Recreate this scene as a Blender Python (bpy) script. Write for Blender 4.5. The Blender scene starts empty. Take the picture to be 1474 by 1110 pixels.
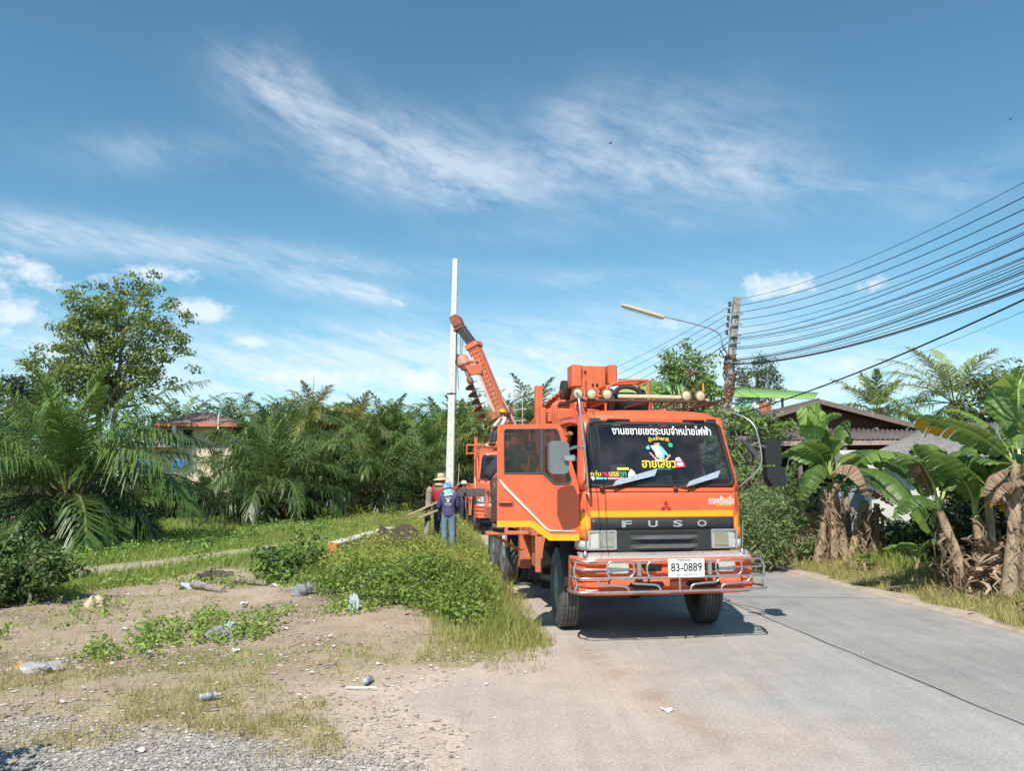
import bpy, bmesh, math, random
import numpy as np
from mathutils import Vector, Matrix, geometry
R = math.radians
sc = bpy.context.scene
col = sc.collection

# ---------------------------------------------------------------- camera
FPX, HOR, CX, CY, CAMH = 1108.0, 685.0, 737.0, 555.0, 2.0
TH = math.atan((HOR - CY) / FPX)
cd = bpy.data.cameras.new('camera')
cam = bpy.data.objects.new('camera', cd); col.objects.link(cam)
cam.location = (0, 0, CAMH); cam.rotation_euler = (math.pi / 2 + TH, 0, 0)
cd.sensor_fit = 'HORIZONTAL'; cd.sensor_width = 36.0; cd.lens = FPX / 1474.0 * 36.0
cd.clip_start = 0.05; cd.clip_end = 3000
sc.camera = cam

# ---------------------------------------------------------------- world, sun, exposure
SUNV = Vector((-0.25, -0.82, 1.0)).normalized()          # towards the sun
SUN_EL = math.asin(SUNV.z); SUN_AZ = math.atan2(SUNV.x, SUNV.y)
world = bpy.data.worlds.new("World"); sc.world = world; world.use_nodes = True
nt = world.node_tree; nt.nodes.clear()
def wn(t, **k):
    n = nt.nodes.new(t)
    for a, b in k.items(): setattr(n, a, b)
    return n
def wm(op, a, b=None, c=None):
    n = wn('ShaderNodeMath', operation=op)
    for i, v in enumerate((a, b, c)):
        if v is None: continue
        if isinstance(v, (int, float)): n.inputs[i].default_value = v
        else: nt.links.new(v, n.inputs[i])
    return n.outputs[0]
sky = wn('ShaderNodeTexSky', sky_type='NISHITA'); sky.sun_disc = False
sky.sun_elevation = SUN_EL; sky.sun_rotation = SUN_AZ % (2 * math.pi)
sky.altitude = 0; sky.air_density = 1.0; sky.dust_density = 0.25; sky.ozone_density = 1.4
tc = wn('ShaderNodeTexCoord'); sep = wn('ShaderNodeSeparateXYZ'); nt.links.new(tc.outputs['Generated'], sep.inputs[0])
sx, sy, sz = sep.outputs
AZ = wm('ARCTAN2', sx, sy); EL = wm('ARCSINE', sz)
def azel(px, py):
    u = (px - CX) / FPX; v = (CY - py) / FPX
    y = math.cos(TH) - v * math.sin(TH); z = math.sin(TH) + v * math.cos(TH)
    return math.atan2(u, y), math.atan2(z, math.hypot(u, y))
def wnoise(scx, scy, det, rough, dist=0.0, off=0.0, rot=0.0):
    ca, sa = math.cos(rot), math.sin(rot)
    a = wm('ADD', wm('MULTIPLY', AZ, ca), wm('MULTIPLY', EL, sa)); e = wm('SUBTRACT', wm('MULTIPLY', EL, ca), wm('MULTIPLY', AZ, sa))
    cb = wn('ShaderNodeCombineXYZ')
    nt.links.new(wm('MULTIPLY', a, scx), cb.inputs[0]); nt.links.new(wm('MULTIPLY', e, scy), cb.inputs[1]); cb.inputs[2].default_value = off
    n = wn('ShaderNodeTexNoise'); n.inputs['Scale'].default_value = 1.0; n.inputs['Detail'].default_value = det
    n.inputs['Roughness'].default_value = rough; n.inputs['Distortion'].default_value = dist
    nt.links.new(cb.outputs[0], n.inputs['Vector']); return n.outputs[0]
def blobs(lst, wob=None, wamt=0.0):
    tot = None
    for (px, py, ra, rb, ang, amp) in lst:                # px, py centre; radii in px; angle (deg, image, + = rises to the right)
        a0, e0 = azel(px, py); ra /= FPX; rb /= FPX; c, s = math.cos(R(ang)), math.sin(R(ang))
        da = wm('SUBTRACT', AZ, a0); de = wm('SUBTRACT', EL, e0)
        p = wm('DIVIDE', wm('ADD', wm('MULTIPLY', da, c), wm('MULTIPLY', de, s)), ra)
        q = wm('DIVIDE', wm('SUBTRACT', wm('MULTIPLY', de, c), wm('MULTIPLY', da, s)), rb)
        if wob is not None: q = wm('ADD', q, wm('MULTIPLY', wm('SUBTRACT', wob, 0.5), wamt))
        r2 = wm('ADD', wm('MULTIPLY', p, p), wm('MULTIPLY', q, q))
        g = wm('MULTIPLY', wm('EXPONENT', wm('MULTIPLY', r2, -1.0)), amp)
        tot = g if tot is None else wm('ADD', tot, g)
    return tot
n1 = wnoise(8, 21, 12, 0.70, 0.30, 3.1, R(-20)); n2 = wnoise(12, 60, 9, 0.70, 0.15, 7.7, R(-14)); n3 = wnoise(26, 36, 9, 0.62, 0.15, 1.3)
nw = wnoise(4, 6, 4, 0.55, 0.3, 9.2)
cir = blobs([(390, 130, 75, 38, -18, .85), (480, 190, 130, 50, -14, .8), (620, 225, 150, 48, -8, .8), (770, 235, 170, 50, 2, .70),
             (960, 200, 170, 62, -8, .75), (1080, 250, 140, 40, -14, .7), (1200, 268, 50, 11, -5, .5), (220, 225, 110, 24, 6, .55), (640, 280, 170, 26, -4, .4),
             (850, 150, 60, 40, 20, .4), (1430, 245, 90, 30, 14, .6), (1330, 252, 40, 16, 0, .3), (1060, 320, 190, 22, -3, .3), (760, 330, 160, 18, 6, .25)], nw, 2.0)
cir = wm('MULTIPLY', cir, wm('MULTIPLY_ADD', wm('SUBTRACT', n1, 0.30), 1.9, 0.0)); cir = wm('MULTIPLY', cir, wm('ADD', 0.15, wm('MULTIPLY', n2, 1.35)))
cir = wm('MULTIPLY', wm('MINIMUM', wm('MAXIMUM', cir, 0.0), 0.66), 0.80)
low = blobs([(170, 345, 420, 22, -1, .62), (470, 415, 110, 16, -7, .8), (540, 420, 40, 12, -12, .5), (70, 350, 120, 18, 0, .3), (830, 400, 60, 12, 0, .35), (600, 500, 420, 40, 2, .6), (950, 470, 300, 60, 6, .35), (420, 560, 700, 60, 0, .9), (1200, 560, 400, 55, 0, .75)], nw, 1.0)
low = wm('MULTIPLY', low, wm('MULTIPLY_ADD', wm('SUBTRACT', n2, 0.25), 2.2, 0.0)); low = wm('MULTIPLY', wm('MINIMUM', wm('MAXIMUM', low, 0.0), 0.7), 0.85)
cu = blobs([(30, 395, 70, 26, 0, .85), (0, 450, 55, 16, 0, .7), (215, 392, 60, 18, 6, .9), (290, 450, 42, 17, 0, 1.05), (355, 492, 42, 12, 0, .9), (1120, 412, 50, 20, 0, 1.05), (1262, 408, 30, 12, 0, .7),
            (960, 472, 26, 12, 0, .6), (690, 560, 90, 16, 0, .7), (860, 540, 60, 14, 0, .6), (420, 540, 60, 14, 0, .6), (1215, 525, 34, 12, 0, .8), (600, 545, 120, 20, 0, .75), (745, 508, 55, 11, 0, .6), (560, 483, 34, 10, 0, .55), (575, 438, 26, 8, -12, .6), (510, 374, 24, 8, 10, .4), (1440, 560, 40, 16, 0, .6), (60, 500, 120, 30, 0, .5)])
cg = wm('MINIMUM', wm('MAXIMUM', wm('MULTIPLY_ADD', cu, 5.0, -0.6), 0.0), 1.0); cu = wm('MULTIPLY', cg, wm('SUBTRACT', wm('ADD', wm('MINIMUM', wm('MULTIPLY', cu, 1.25), 1.1), wm('MULTIPLY', n3, 3.2)), 2.1)); cu = wm('MINIMUM', wm('MAXIMUM', wm('MULTIPLY', cu, 1.1), 0.0), 0.74)
den = wm('SUBTRACT', 1.0, wm('MULTIPLY', wm('MULTIPLY', wm('SUBTRACT', 1.0, cir), wm('SUBTRACT', 1.0, low)), wm('SUBTRACT', 1.0, cu)))
mixc = wn('ShaderNodeMix', data_type='RGBA'); nt.links.new(den, mixc.inputs[0]); 
hs = wn('ShaderNodeHueSaturation'); hs.inputs['Saturation'].default_value = 0.93; nt.links.new(sky.outputs[0], hs.inputs['Color'])
tin = wn('ShaderNodeMix', data_type='RGBA', blend_type='MULTIPLY'); tin.inputs[0].default_value = 1.0; nt.links.new(hs.outputs[0], tin.inputs[6]); tin.inputs[7].default_value = (0.62, 1.03, 1.07, 1)
nt.links.new(tin.outputs[2], mixc.inputs[6]); mixc.inputs[7].default_value = (7.3, 7.8, 8.3, 1)
bg = wn('ShaderNodeBackground'); bg.inputs[1].default_value = 0.098; nt.links.new(mixc.outputs[2], bg.inputs[0])
wo = wn('ShaderNodeOutputWorld'); nt.links.new(bg.outputs[0], wo.inputs[0])
sl = bpy.data.lights.new('sun', 'SUN'); sl.energy = 4.3; sl.angle = R(0.5); sl.color = (1.0, 0.94, 0.84)
so = bpy.data.objects.new('sun', sl); col.objects.link(so); so.location = (-10, -20, 40)
so.rotation_euler = SUNV.to_track_quat('Z', 'Y').to_euler()
vs = sc.view_settings; sc.display_settings.display_device = 'sRGB'
vs.view_transform = 'Standard'; vs.look = 'None'; vs.exposure = 0.45; vs.gamma = 1; vs.use_curve_mapping = False
sc.cycles.use_denoising = True; sc.cycles.max_bounces = 7; sc.cycles.diffuse_bounces = 3; sc.cycles.transparent_max_bounces = 12; sc.cycles.caustics_reflective = False

# ---------------------------------------------------------------- helpers
def at(px, py, Y):
    u = (px - CX) / FPX; v = (CY - py) / FPX
    y = math.cos(TH) - v * math.sin(TH); z = math.sin(TH) + v * math.cos(TH)
    return Vector((u * Y / y, Y, CAMH + z * Y / y))
def gp(px, py, z=0.0):
    u = (px - CX) / FPX; v = (CY - py) / FPX
    y = math.cos(TH) - v * math.sin(TH); zz = math.sin(TH) + v * math.cos(TH)
    t = (z - CAMH) / zz
    return Vector((u * t, y * t, z))
def topix(x, y, z):                                       # numpy: where a world point shows in the photograph
    dy = y * math.cos(TH) + (z - CAMH) * math.sin(TH); dv = (z - CAMH) * math.cos(TH) - y * math.sin(TH)
    return CX + FPX * x / dy, CY - FPX * dv / dy
def hsh(i, j, s):
    v = np.sin(i * 127.1 + j * 311.7 + s * 74.7) * 43758.5453
    return v - np.floor(v)
def vnoise(x, y, s=0):
    i, j = np.floor(x), np.floor(y); fx, fy = x - i, y - j
    fx = fx * fx * (3 - 2 * fx); fy = fy * fy * (3 - 2 * fy)
    return (hsh(i, j, s) * (1 - fx) + hsh(i + 1, j, s) * fx) * (1 - fy) + (hsh(i, j + 1, s) * (1 - fx) + hsh(i + 1, j + 1, s) * fx) * fy
def fbm(x, y, s=0, o=4):
    t = 0; a = 0.5
    for k in range(o):
        t = t + a * vnoise(x * 2 ** k, y * 2 ** k, s + k); a *= 0.5
    return t / (1 - 0.5 ** o)
def sstep(a, b, x):
    t = np.clip((x - a) / (b - a), 0, 1); return t * t * (3 - 2 * t)

def nodes_of(m):
    m.use_nodes = True; t = m.node_tree; b = t.nodes.get('Principled BSDF'); return t, b
MATS = {}
def mat(name, c, rough=0.5, metal=0.0, var=0.12, scale=6.0, bump=0.0, bscale=40.0, c2=None, c2amt=0.0, c2scale=3.0, coat=0.0):
    """procedural surface: base colour with noise variation, an optional second colour in patches (dirt, rust), bump"""
    if name in MATS: return MATS[name]
    m = bpy.data.materials.new(name); t, b = nodes_of(m); N, L = t.nodes, t.links
    tcn = N.new('ShaderNodeTexCoord')
    n = N.new('ShaderNodeTexNoise'); n.inputs['Scale'].default_value = scale; n.inputs['Detail'].default_value = 6; n.inputs['Roughness'].default_value = 0.6
    L.new(tcn.outputs['Object'], n.inputs['Vector'])
    r = N.new('ShaderNodeValToRGB'); r.color_ramp.elements[0].position = 0.3; r.color_ramp.elements[1].position = 0.7
    r.color_ramp.elements[0].color = tuple(max(0, x * (1 - var)) for x in c) + (1,); r.color_ramp.elements[1].color = tuple(min(1, x * (1 + var)) for x in c) + (1,)
    L.new(n.outputs[0], r.inputs[0]); out = r.outputs[0]
    if c2 is not None:
        n2_ = N.new('ShaderNodeTexNoise'); n2_.inputs['Scale'].default_value = c2scale; n2_.inputs['Detail'].default_value = 8; n2_.inputs['Roughness'].default_value = 0.7
        L.new(tcn.outputs['Object'], n2_.inputs['Vector'])
        r2 = N.new('ShaderNodeValToRGB'); r2.color_ramp.elements[0].position = 0.62 - 0.3 * c2amt; r2.color_ramp.elements[1].position = 0.78 - 0.3 * c2amt
        L.new(n2_.outputs[0], r2.inputs[0]); mx = N.new('ShaderNodeMix'); mx.data_type = 'RGBA'
        L.new(r2.outputs[0], mx.inputs[0]); L.new(out, mx.inputs[6]); mx.inputs[7].default_value = tuple(c2) + (1,); out = mx.outputs[2]
    L.new(out, b.inputs['Base Color']); b.inputs['Metallic'].default_value = metal
    rr = N.new('ShaderNodeMapRange'); rr.inputs[3].default_value = max(0.02, rough - 0.08); rr.inputs[4].default_value = min(1, rough + 0.1)
    L.new(n.outputs[0], rr.inputs[0]); L.new(rr.outputs[0], b.inputs['Roughness'])
    if coat: b.inputs['Coat Weight'].default_value = coat; b.inputs['Coat Roughness'].default_value = 0.08
    if bump:
        nb = N.new('ShaderNodeTexNoise'); nb.inputs['Scale'].default_value = bscale; nb.inputs['Detail'].default_value = 5; L.new(tcn.outputs['Object'], nb.inputs['Vector'])
        bp = N.new('ShaderNodeBump'); bp.inputs['Strength'].default_value = bump; bp.inputs['Distance'].default_value = 0.02; L.new(nb.outputs[0], bp.inputs['Height']); L.new(bp.outputs[0], b.inputs['Normal'])
    MATS[name] = m; return m
def leafmat(name, dark, light, accent=None, transl=0.3, rough=0.45, spec=0.4):
    """foliage: every leaf carries its own random 'tint'"""
    if name in MATS: return MATS[name]
    m = bpy.data.materials.new(name); t, b = nodes_of(m); N, L = t.nodes, t.links
    a = N.new('ShaderNodeAttribute'); a.attribute_name = 'tint'
    oi = N.new('ShaderNodeObjectInfo')
    r = N.new('ShaderNodeValToRGB'); e = r.color_ramp.elements
    e[0].position = 0.05; e[0].color = tuple(dark) + (1,); e[1].position = 0.85; e[1].color = tuple(light) + (1,)
    if accent is not None:
        k = r.color_ramp.elements.new(0.93); k.color = tuple(light) + (1,); k = r.color_ramp.elements.new(0.97); k.color = tuple(accent) + (1,)
    L.new(a.outputs['Fac'], r.inputs[0])
    hv = N.new('ShaderNodeHueSaturation'); L.new(r.outputs[0], hv.inputs['Color'])
    mr = N.new('ShaderNodeMapRange'); mr.inputs[3].default_value = 0.8; mr.inputs[4].default_value = 1.2; L.new(oi.outputs['Random'], mr.inputs[0]); L.new(mr.outputs[0], hv.inputs['Value'])
    L.new(hv.outputs[0], b.inputs['Base Color']); b.inputs['Roughness'].default_value = rough; b.inputs['Specular IOR Level'].default_value = spec
    tr = N.new('ShaderNodeBsdfTranslucent'); hs2 = N.new('ShaderNodeHueSaturation'); hs2.inputs['Hue'].default_value = 0.48; hs2.inputs['Value'].default_value = 1.5
    L.new(hv.outputs[0], hs2.inputs['Color']); L.new(hs2.outputs[0], tr.inputs[0])
    mx = N.new('ShaderNodeMixShader'); mx.inputs[0].default_value = transl
    L.new(b.outputs[0], mx.inputs[1]); L.new(tr.outputs[0], mx.inputs[2]); L.new(mx.outputs[0], t.nodes['Material Output'].inputs[0])
    MATS[name] = m; return m
def glassmat(name, tint, refl=1.0, clear=0.5):
    if name in MATS: return MATS[name]
    m = bpy.data.materials.new(name); t, b = nodes_of(m); N, L = t.nodes, t.links
    N.remove(b); tr = N.new('ShaderNodeBsdfTransparent'); tr.inputs[0].default_value = tuple(x * clear for x in tint) + (1,)
    g = N.new('ShaderNodeBsdfGlossy'); g.inputs['Roughness'].default_value = 0.02; fr = N.new('ShaderNodeFresnel'); fr.inputs[0].default_value = 1.5
    k = N.new('ShaderNodeMath'); k.operation = 'MULTIPLY'; k.inputs[1].default_value = refl; L.new(fr.outputs[0], k.inputs[0])
    mx = N.new('ShaderNodeMixShader'); L.new(k.outputs[0], mx.inputs[0]); L.new(tr.outputs[0], mx.inputs[1]); L.new(g.outputs[0], mx.inputs[2])
    df = N.new('ShaderNodeBsdfDiffuse'); df.inputs[0].default_value = (.42, .38, .34, 1); tcn = N.new('ShaderNodeTexCoord'); nz = N.new('ShaderNodeTexNoise'); nz.inputs['Scale'].default_value = 3.0; nz.inputs['Detail'].default_value = 8; L.new(tcn.outputs['Object'], nz.inputs['Vector'])
    mr = N.new('ShaderNodeMapRange'); mr.inputs[1].default_value = .35; mr.inputs[2].default_value = .75; mr.inputs[3].default_value = .01; mr.inputs[4].default_value = .09; L.new(nz.outputs[0], mr.inputs[0])
    m2 = N.new('ShaderNodeMixShader'); L.new(mr.outputs[0], m2.inputs[0]); L.new(mx.outputs[0], m2.inputs[1]); L.new(df.outputs[0], m2.inputs[2]); L.new(m2.outputs[0], t.nodes['Material Output'].inputs[0])
    MATS[name] = m; return m

class MB:
    """collects shapes; build() links them as ONE mesh object"""
    def __init__(s): s.v = []; s.f = []; s.m = []; s.sm = []
    def add(s, v, f, mi=0, smooth=False, M=None):
        o = len(s.v)
        s.v += [tuple(M @ Vector(p)) if M is not None else tuple(p) for p in v]
        for q in f: s.f.append(tuple(i + o for i in q)); s.m.append(mi); s.sm.append(smooth)
    def bm(s, b, mi=0, smooth=False, M=None):
        b.verts.index_update(); s.add([p.co.copy() for p in b.verts], [[p.index for p in f.verts] for f in b.faces], mi, smooth, M); b.free()
    def box(s, c, d, b=0.0, rot=None, mi=0, M=None, seg=1):
        T = Matrix.Translation(Vector(c))
        if rot is not None: T = T @ (rot if isinstance(rot, Matrix) else Matrix.Rotation(rot, 4, 'Z'))
        T = T @ Matrix.Diagonal(Vector(d).to_4d()); q = bmesh.new(); bmesh.ops.create_cube(q, size=1.0, matrix=T)
        if b > 0: bmesh.ops.bevel(q, geom=list(q.edges), offset=min(b, min(d) * 0.45), segments=seg, affect='EDGES', profile=0.6)
        s.bm(q, mi, False, M); return s
    def bar(s, a, b, w, h=None, bev=0.0, mi=0):
        a, b = Vector(a), Vector(b); d = b - a; h = w if h is None else h
        q = d.to_track_quat('Y', 'Z').to_matrix().to_4x4()
        return s.box((a + b) / 2, (w, d.length, h), bev, q, mi)
    def tube(s, path, r, n=8, closed=False, mi=0, cap=True, smooth=True):
        P = [Vector(p) for p in path]; k = len(P); rr = r if isinstance(r, (list, tuple)) else [r] * k
        T = []
        for i in range(k):
            a = P[(i - 1) % k] if (closed or i > 0) else P[i]; b = P[(i + 1) % k] if (closed or i < k - 1) else P[i]
            T.append((b - a).normalized() if (b - a).length > 1e-9 else Vector((0, 0, 1)))
        u = T[0].orthogonal().normalized(); V = []
        for i in range(k):
            u = (u - T[i] * u.dot(T[i])); u = u.normalized() if u.length > 1e-6 else T[i].orthogonal().normalized(); w = T[i].cross(u)
            for j in range(n):
                a = 2 * math.pi * j / n; V.append(P[i] + (u * math.cos(a) + w * math.sin(a)) * rr[i])
        F = []
        for i in range(k if closed else k - 1):
            for j in range(n):
                F.append((i * n + j, i * n + (j + 1) % n, ((i + 1) % k) * n + (j + 1) % n, ((i + 1) % k) * n + j))
        s.add(V, F, mi, smooth)
        if cap and not closed:
            s.add(V[:n], [tuple(reversed(range(n)))], mi); s.add(V[-n:], [tuple(range(n))], mi)
        return s
    def lathe(s, prof, n=24, M=None, mi=0, smooth=True):
        """profile of (radius, z) pairs about the local z axis"""
        V = []; F = []; k = len(prof)
        for (r, z) in prof:
            for j in range(n):
                a = 2 * math.pi * j / n; V.append((r * math.cos(a), r * math.sin(a), z))
        for i in range(k - 1):
            for j in range(n): F.append((i * n + j, i * n + (j + 1) % n, (i + 1) * n + (j + 1) % n, (i + 1) * n + j))
        s.add(V, F, mi, smooth, M)
        if prof[0][0] > 1e-4: s.add(V[:n], [tuple(reversed(range(n)))], mi, False, M)
        if prof[-1][0] > 1e-4: s.add(V[-n:], [tuple(range(n))], mi, False, M)
        return s
    def prism(s, outer, holes, y0, y1, mi=0, fn=None, M=None):
        """polygon in x,z (with holes) given thickness from y0 (front) to y1; fn(x, z) adds a y offset"""
        loops = [outer] + list(holes)
        tess = geometry.tessellate_polygon([[Vector((p[0], p[1], 0)) for p in l] for l in loops])
        flat = [p for l in loops for p in l]; n = len(flat); g = fn or (lambda x, z: 0.0)
        V = [(p[0], y0 + g(*p), p[1]) for p in flat] + [(p[0], y1 + g(*p), p[1]) for p in flat]; F = []
        for t in tess:
            a, b, c = (Vector(flat[i]) for i in t)
            if (b - a).cross(c - a) < 0: t = (t[0], t[2], t[1])
            F.append(tuple(t)); F.append((t[0] + n, t[2] + n, t[1] + n))
        o = 0
        for l in loops:
            ar = sum(l[i][0] * l[(i + 1) % len(l)][1] - l[(i + 1) % len(l)][0] * l[i][1] for i in range(len(l)))
            fl = (ar < 0) != (l is not outer)
            for i in range(len(l)):
                a, b = o + i, o + (i + 1) % len(l); q = (b, a, a + n, b + n)
                F.append(tuple(reversed(q)) if fl else q)
            o += len(l)
        s.add(V, F, mi, False, M); return s
    def grid(s, fn, nu, nv, mi=0, smooth=True, thick=None):
        V = [Vector(fn(i / (nu - 1), j / (nv - 1))) for j in range(nv) for i in range(nu)]
        F = [(j * nu + i, j * nu + i + 1, (j + 1) * nu + i + 1, (j + 1) * nu + i) for j in range(nv - 1) for i in range(nu - 1)]
        if thick is None: s.add(V, F, mi, smooth); return s
        t = Vector(thick); n = nu * nv; rim = [(i, 0) for i in range(nu)] + [(nu - 1, j) for j in range(1, nv)] + [(i, nv - 1) for i in range(nu - 2, -1, -1)] + [(0, j) for j in range(nv - 2, 0, -1)]
        rim = [j * nu + i for i, j in rim]
        F2 = F + [tuple(reversed([i + n for i in f])) for f in F] + [(rim[(k + 1) % len(rim)], rim[k], rim[k] + n, rim[(k + 1) % len(rim)] + n) for k in range(len(rim))]
        s.add(V + [p + t for p in V], F2, mi, smooth); return s
    def build(s, name, mats, parent=None, tint=None):
        me = bpy.data.meshes.new(name); me.from_pydata(s.v, [], s.f); 
        for m in (mats if isinstance(mats, (list, tuple)) else [mats]): me.materials.append(m)
        me.polygons.foreach_set('material_index', s.m); me.polygons.foreach_set('use_smooth', s.sm)
        if tint is not None: at_ = me.attributes.new('tint', 'FLOAT', 'POINT'); at_.data.foreach_set('value', [tint] * len(s.v) if isinstance(tint, (int, float)) else tint)
        me.update(); return link(name, me, parent)
def link(name, me, parent=None):
    o = bpy.data.objects.new(name, me); col.objects.link(o)
    if parent is not None: o.parent = parent
    return o
def npmesh(name, V, F, mats, parent=None, tint=None, smooth=False, colr=None, mi=None):
    V = np.asarray(V, dtype=np.float32).reshape(-1, 3); F = np.asarray(F, dtype=np.int32); k = F.shape[1]
    me = bpy.data.meshes.new(name); me.vertices.add(len(V)); me.vertices.foreach_set('co', V.ravel())
    me.loops.add(F.size); me.loops.foreach_set('vertex_index', F.ravel())
    me.polygons.add(len(F)); me.polygons.foreach_set('loop_start', np.arange(0, F.size, k, dtype=np.int32))
    me.polygons.foreach_set('use_smooth', np.full(len(F), smooth))
    for m in (mats if isinstance(mats, (list, tuple)) else [mats]): me.materials.append(m)
    if mi is not None: me.polygons.foreach_set('material_index', np.asarray(mi, dtype=np.int32))
    if tint is not None: a = me.attributes.new('tint', 'FLOAT', 'POINT'); a.data.foreach_set('value', np.asarray(tint, dtype=np.float32))
    if colr is not None:
        a = me.attributes.new('zone', 'FLOAT_COLOR', 'POINT'); c4 = np.ones((len(V), 4), dtype=np.float32); c4[:, :3] = colr; a.data.foreach_set('color', c4.ravel())
    me.update(calc_edges=True); me.validate(); return link(name, me, parent)
def thing(name, label, cat, loc=(0, 0, 0), rz=0.0, group=None):
    o = bpy.data.objects.new(name, None); col.objects.link(o); o.location = loc; o.rotation_euler = (0, 0, rz); o.empty_display_size = 0.1
    o['label'] = label; o['category'] = cat
    if group: o['group'] = group
    return o
def tag(o, label, cat, group=None):
    o['label'] = label; o['category'] = cat
    if group: o['group'] = group
    return o
def struct(o, kind='structure'): o['kind'] = kind; return o
def dup(root, loc, rz=0.0, s=1.0, label=None, group=None):
    r = root.copy(); col.objects.link(r); r.location = loc; r.rotation_euler = (0, 0, rz); r.scale = (s, s, s)
    if label: r['label'] = label
    if group: r['group'] = group
    for ch in list(root.children):
        c = ch.copy(); col.objects.link(c); c.parent = r
        for g in list(ch.children): d = g.copy(); col.objects.link(d); d.parent = c
    return r
def spline(pts, n=8):
    """Catmull-Rom through the points"""
    P = [Vector(p) for p in pts]; Q = [P[0] * 2 - P[1]] + P + [P[-1] * 2 - P[-2]]; out = []
    for i in range(1, len(Q) - 2):
        for k in range(n):
            t = k / n; a, b, c, d = Q[i - 1], Q[i], Q[i + 1], Q[i + 2]
            out.append(0.5 * ((2 * b) + (c - a) * t + (2 * a - 5 * b + 4 * c - d) * t * t + (3 * b - a - 3 * c + d) * t ** 3))
    out.append(P[-1]); return out
def rrect(x0, x1, z0, z1, r, n=5):
    P = []
    for (cx, cz, a0) in ((x1 - r, z1 - r, 0), (x0 + r, z1 - r, 90), (x0 + r, z0 + r, 180), (x1 - r, z0 + r, 270)):
        for k in range(n + 1): a = R(a0 + 90 * k / n); P.append((cx + r * math.cos(a), cz + r * math.sin(a)))
    return P
def text_mesh(body, width=None, height=None, bold=0.0, extrude=0.002, sx=1.0):
    """writing as a mesh in x,z, centred on the origin"""
    c = bpy.data.curves.new('lettering', 'FONT'); c.body = body; c.offset = bold; c.extrude = 0.0; c.resolution_u = 3
    o = bpy.data.objects.new('lettering', c); col.objects.link(o)
    dg = bpy.context.evaluated_depsgraph_get(); dg.update(); me = bpy.data.meshes.new_from_object(o.evaluated_get(dg))
    V = [v.co.copy() for v in me.vertices]; F = [list(p.vertices) for p in me.polygons]
    bpy.data.objects.remove(o); bpy.data.curves.remove(c); bpy.data.meshes.remove(me)
    x0, x1 = min(v.x for v in V), max(v.x for v in V); y0, y1 = min(v.y for v in V), max(v.y for v in V)
    sX = width / (x1 - x0) if width else None; sY = height / (y1 - y0) if height else None
    sX = sX or sY * sx; sY = sY or sX
    return [((v.x - (x0 + x1) / 2) * sX, (v.y - (y0 + y1) / 2) * sY) for v in V], F
def write(mb, body, cx, cz, surf, width=None, height=None, bold=0.0, off=0.006, arch=0.0, rot=0.0, mi=0, sx=1.0):
    V, F = text_mesh(body, width, height, bold, sx=sx); P = []
    for (x, z) in V:
        z = z - arch * x * x; x, z = x * math.cos(rot) - z * math.sin(rot), x * math.sin(rot) + z * math.cos(rot)
        P.append((cx + x, surf(cx + x, cz + z) - off, cz + z))
    mb.add(P, F, mi)
def decal(mb, poly, surf, off=0.004, mi=0, t=0.002):
    mb.prism(poly, [], -off - t, -off, mi, fn=surf)
# ---------------------------------------------------------------- ground, road
def xl(y): return 0.55 - 0.088 * (y - 9.2) - 0.0009 * np.maximum(y - 25, 0) ** 2
def xr(y): return np.where(y < 14, 6.55 - 0.116 * (y - 9.85), 6.07 - 0.108 * (y - 14)) - 0.0009 * np.maximum(y - 25, 0) ** 2
def height(x, y):
    x = np.asarray(x, dtype=float); y = np.asarray(y, dtype=float)
    side = sstep(0.15, 1.6, xl(y) - x)
    h = 0.30 * side * sstep(13, 19, y) * (1 - 0.55 * sstep(4.5, 8, xl(y) - x))
    h = h + 0.22 * np.exp(-((x + 1.9) / 1.7) ** 2 - ((y - 12.6) / 2.6) ** 2) * side
    h = h + 0.12 * np.exp(-((x + 4.2) / 1.3) ** 2 - ((y - 13.2) / 1.4) ** 2)
    off = np.maximum(sstep(0.1, 0.9, xl(y) - x - 2.2 * sstep(9.4, 8.2, y)), sstep(0.5, 1.4, x - xr(y)))
    h = h + off * (0.05 * (fbm(x * 0.9, y * 0.9, 3, 3) - 0.5) + 0.03 * (fbm(x * 4, y * 4, 5, 2) - 0.5)) * sstep(3, 7, y)
    h = h + 0.10 * sstep(0.5, 2.0, x - xr(y))
    return h
def gph(px, py, dz=0.0):
    """the point of the uneven ground (plus dz) shown at a photograph pixel"""
    z = dz
    for k in range(6):
        p = gp(px, py, z); z = float(height(p.x, p.y)) + dz
    return p
def lerp(a, b, t): return np.asarray(a) * (1 - t[..., None]) + np.asarray(b) * t[..., None]
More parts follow.
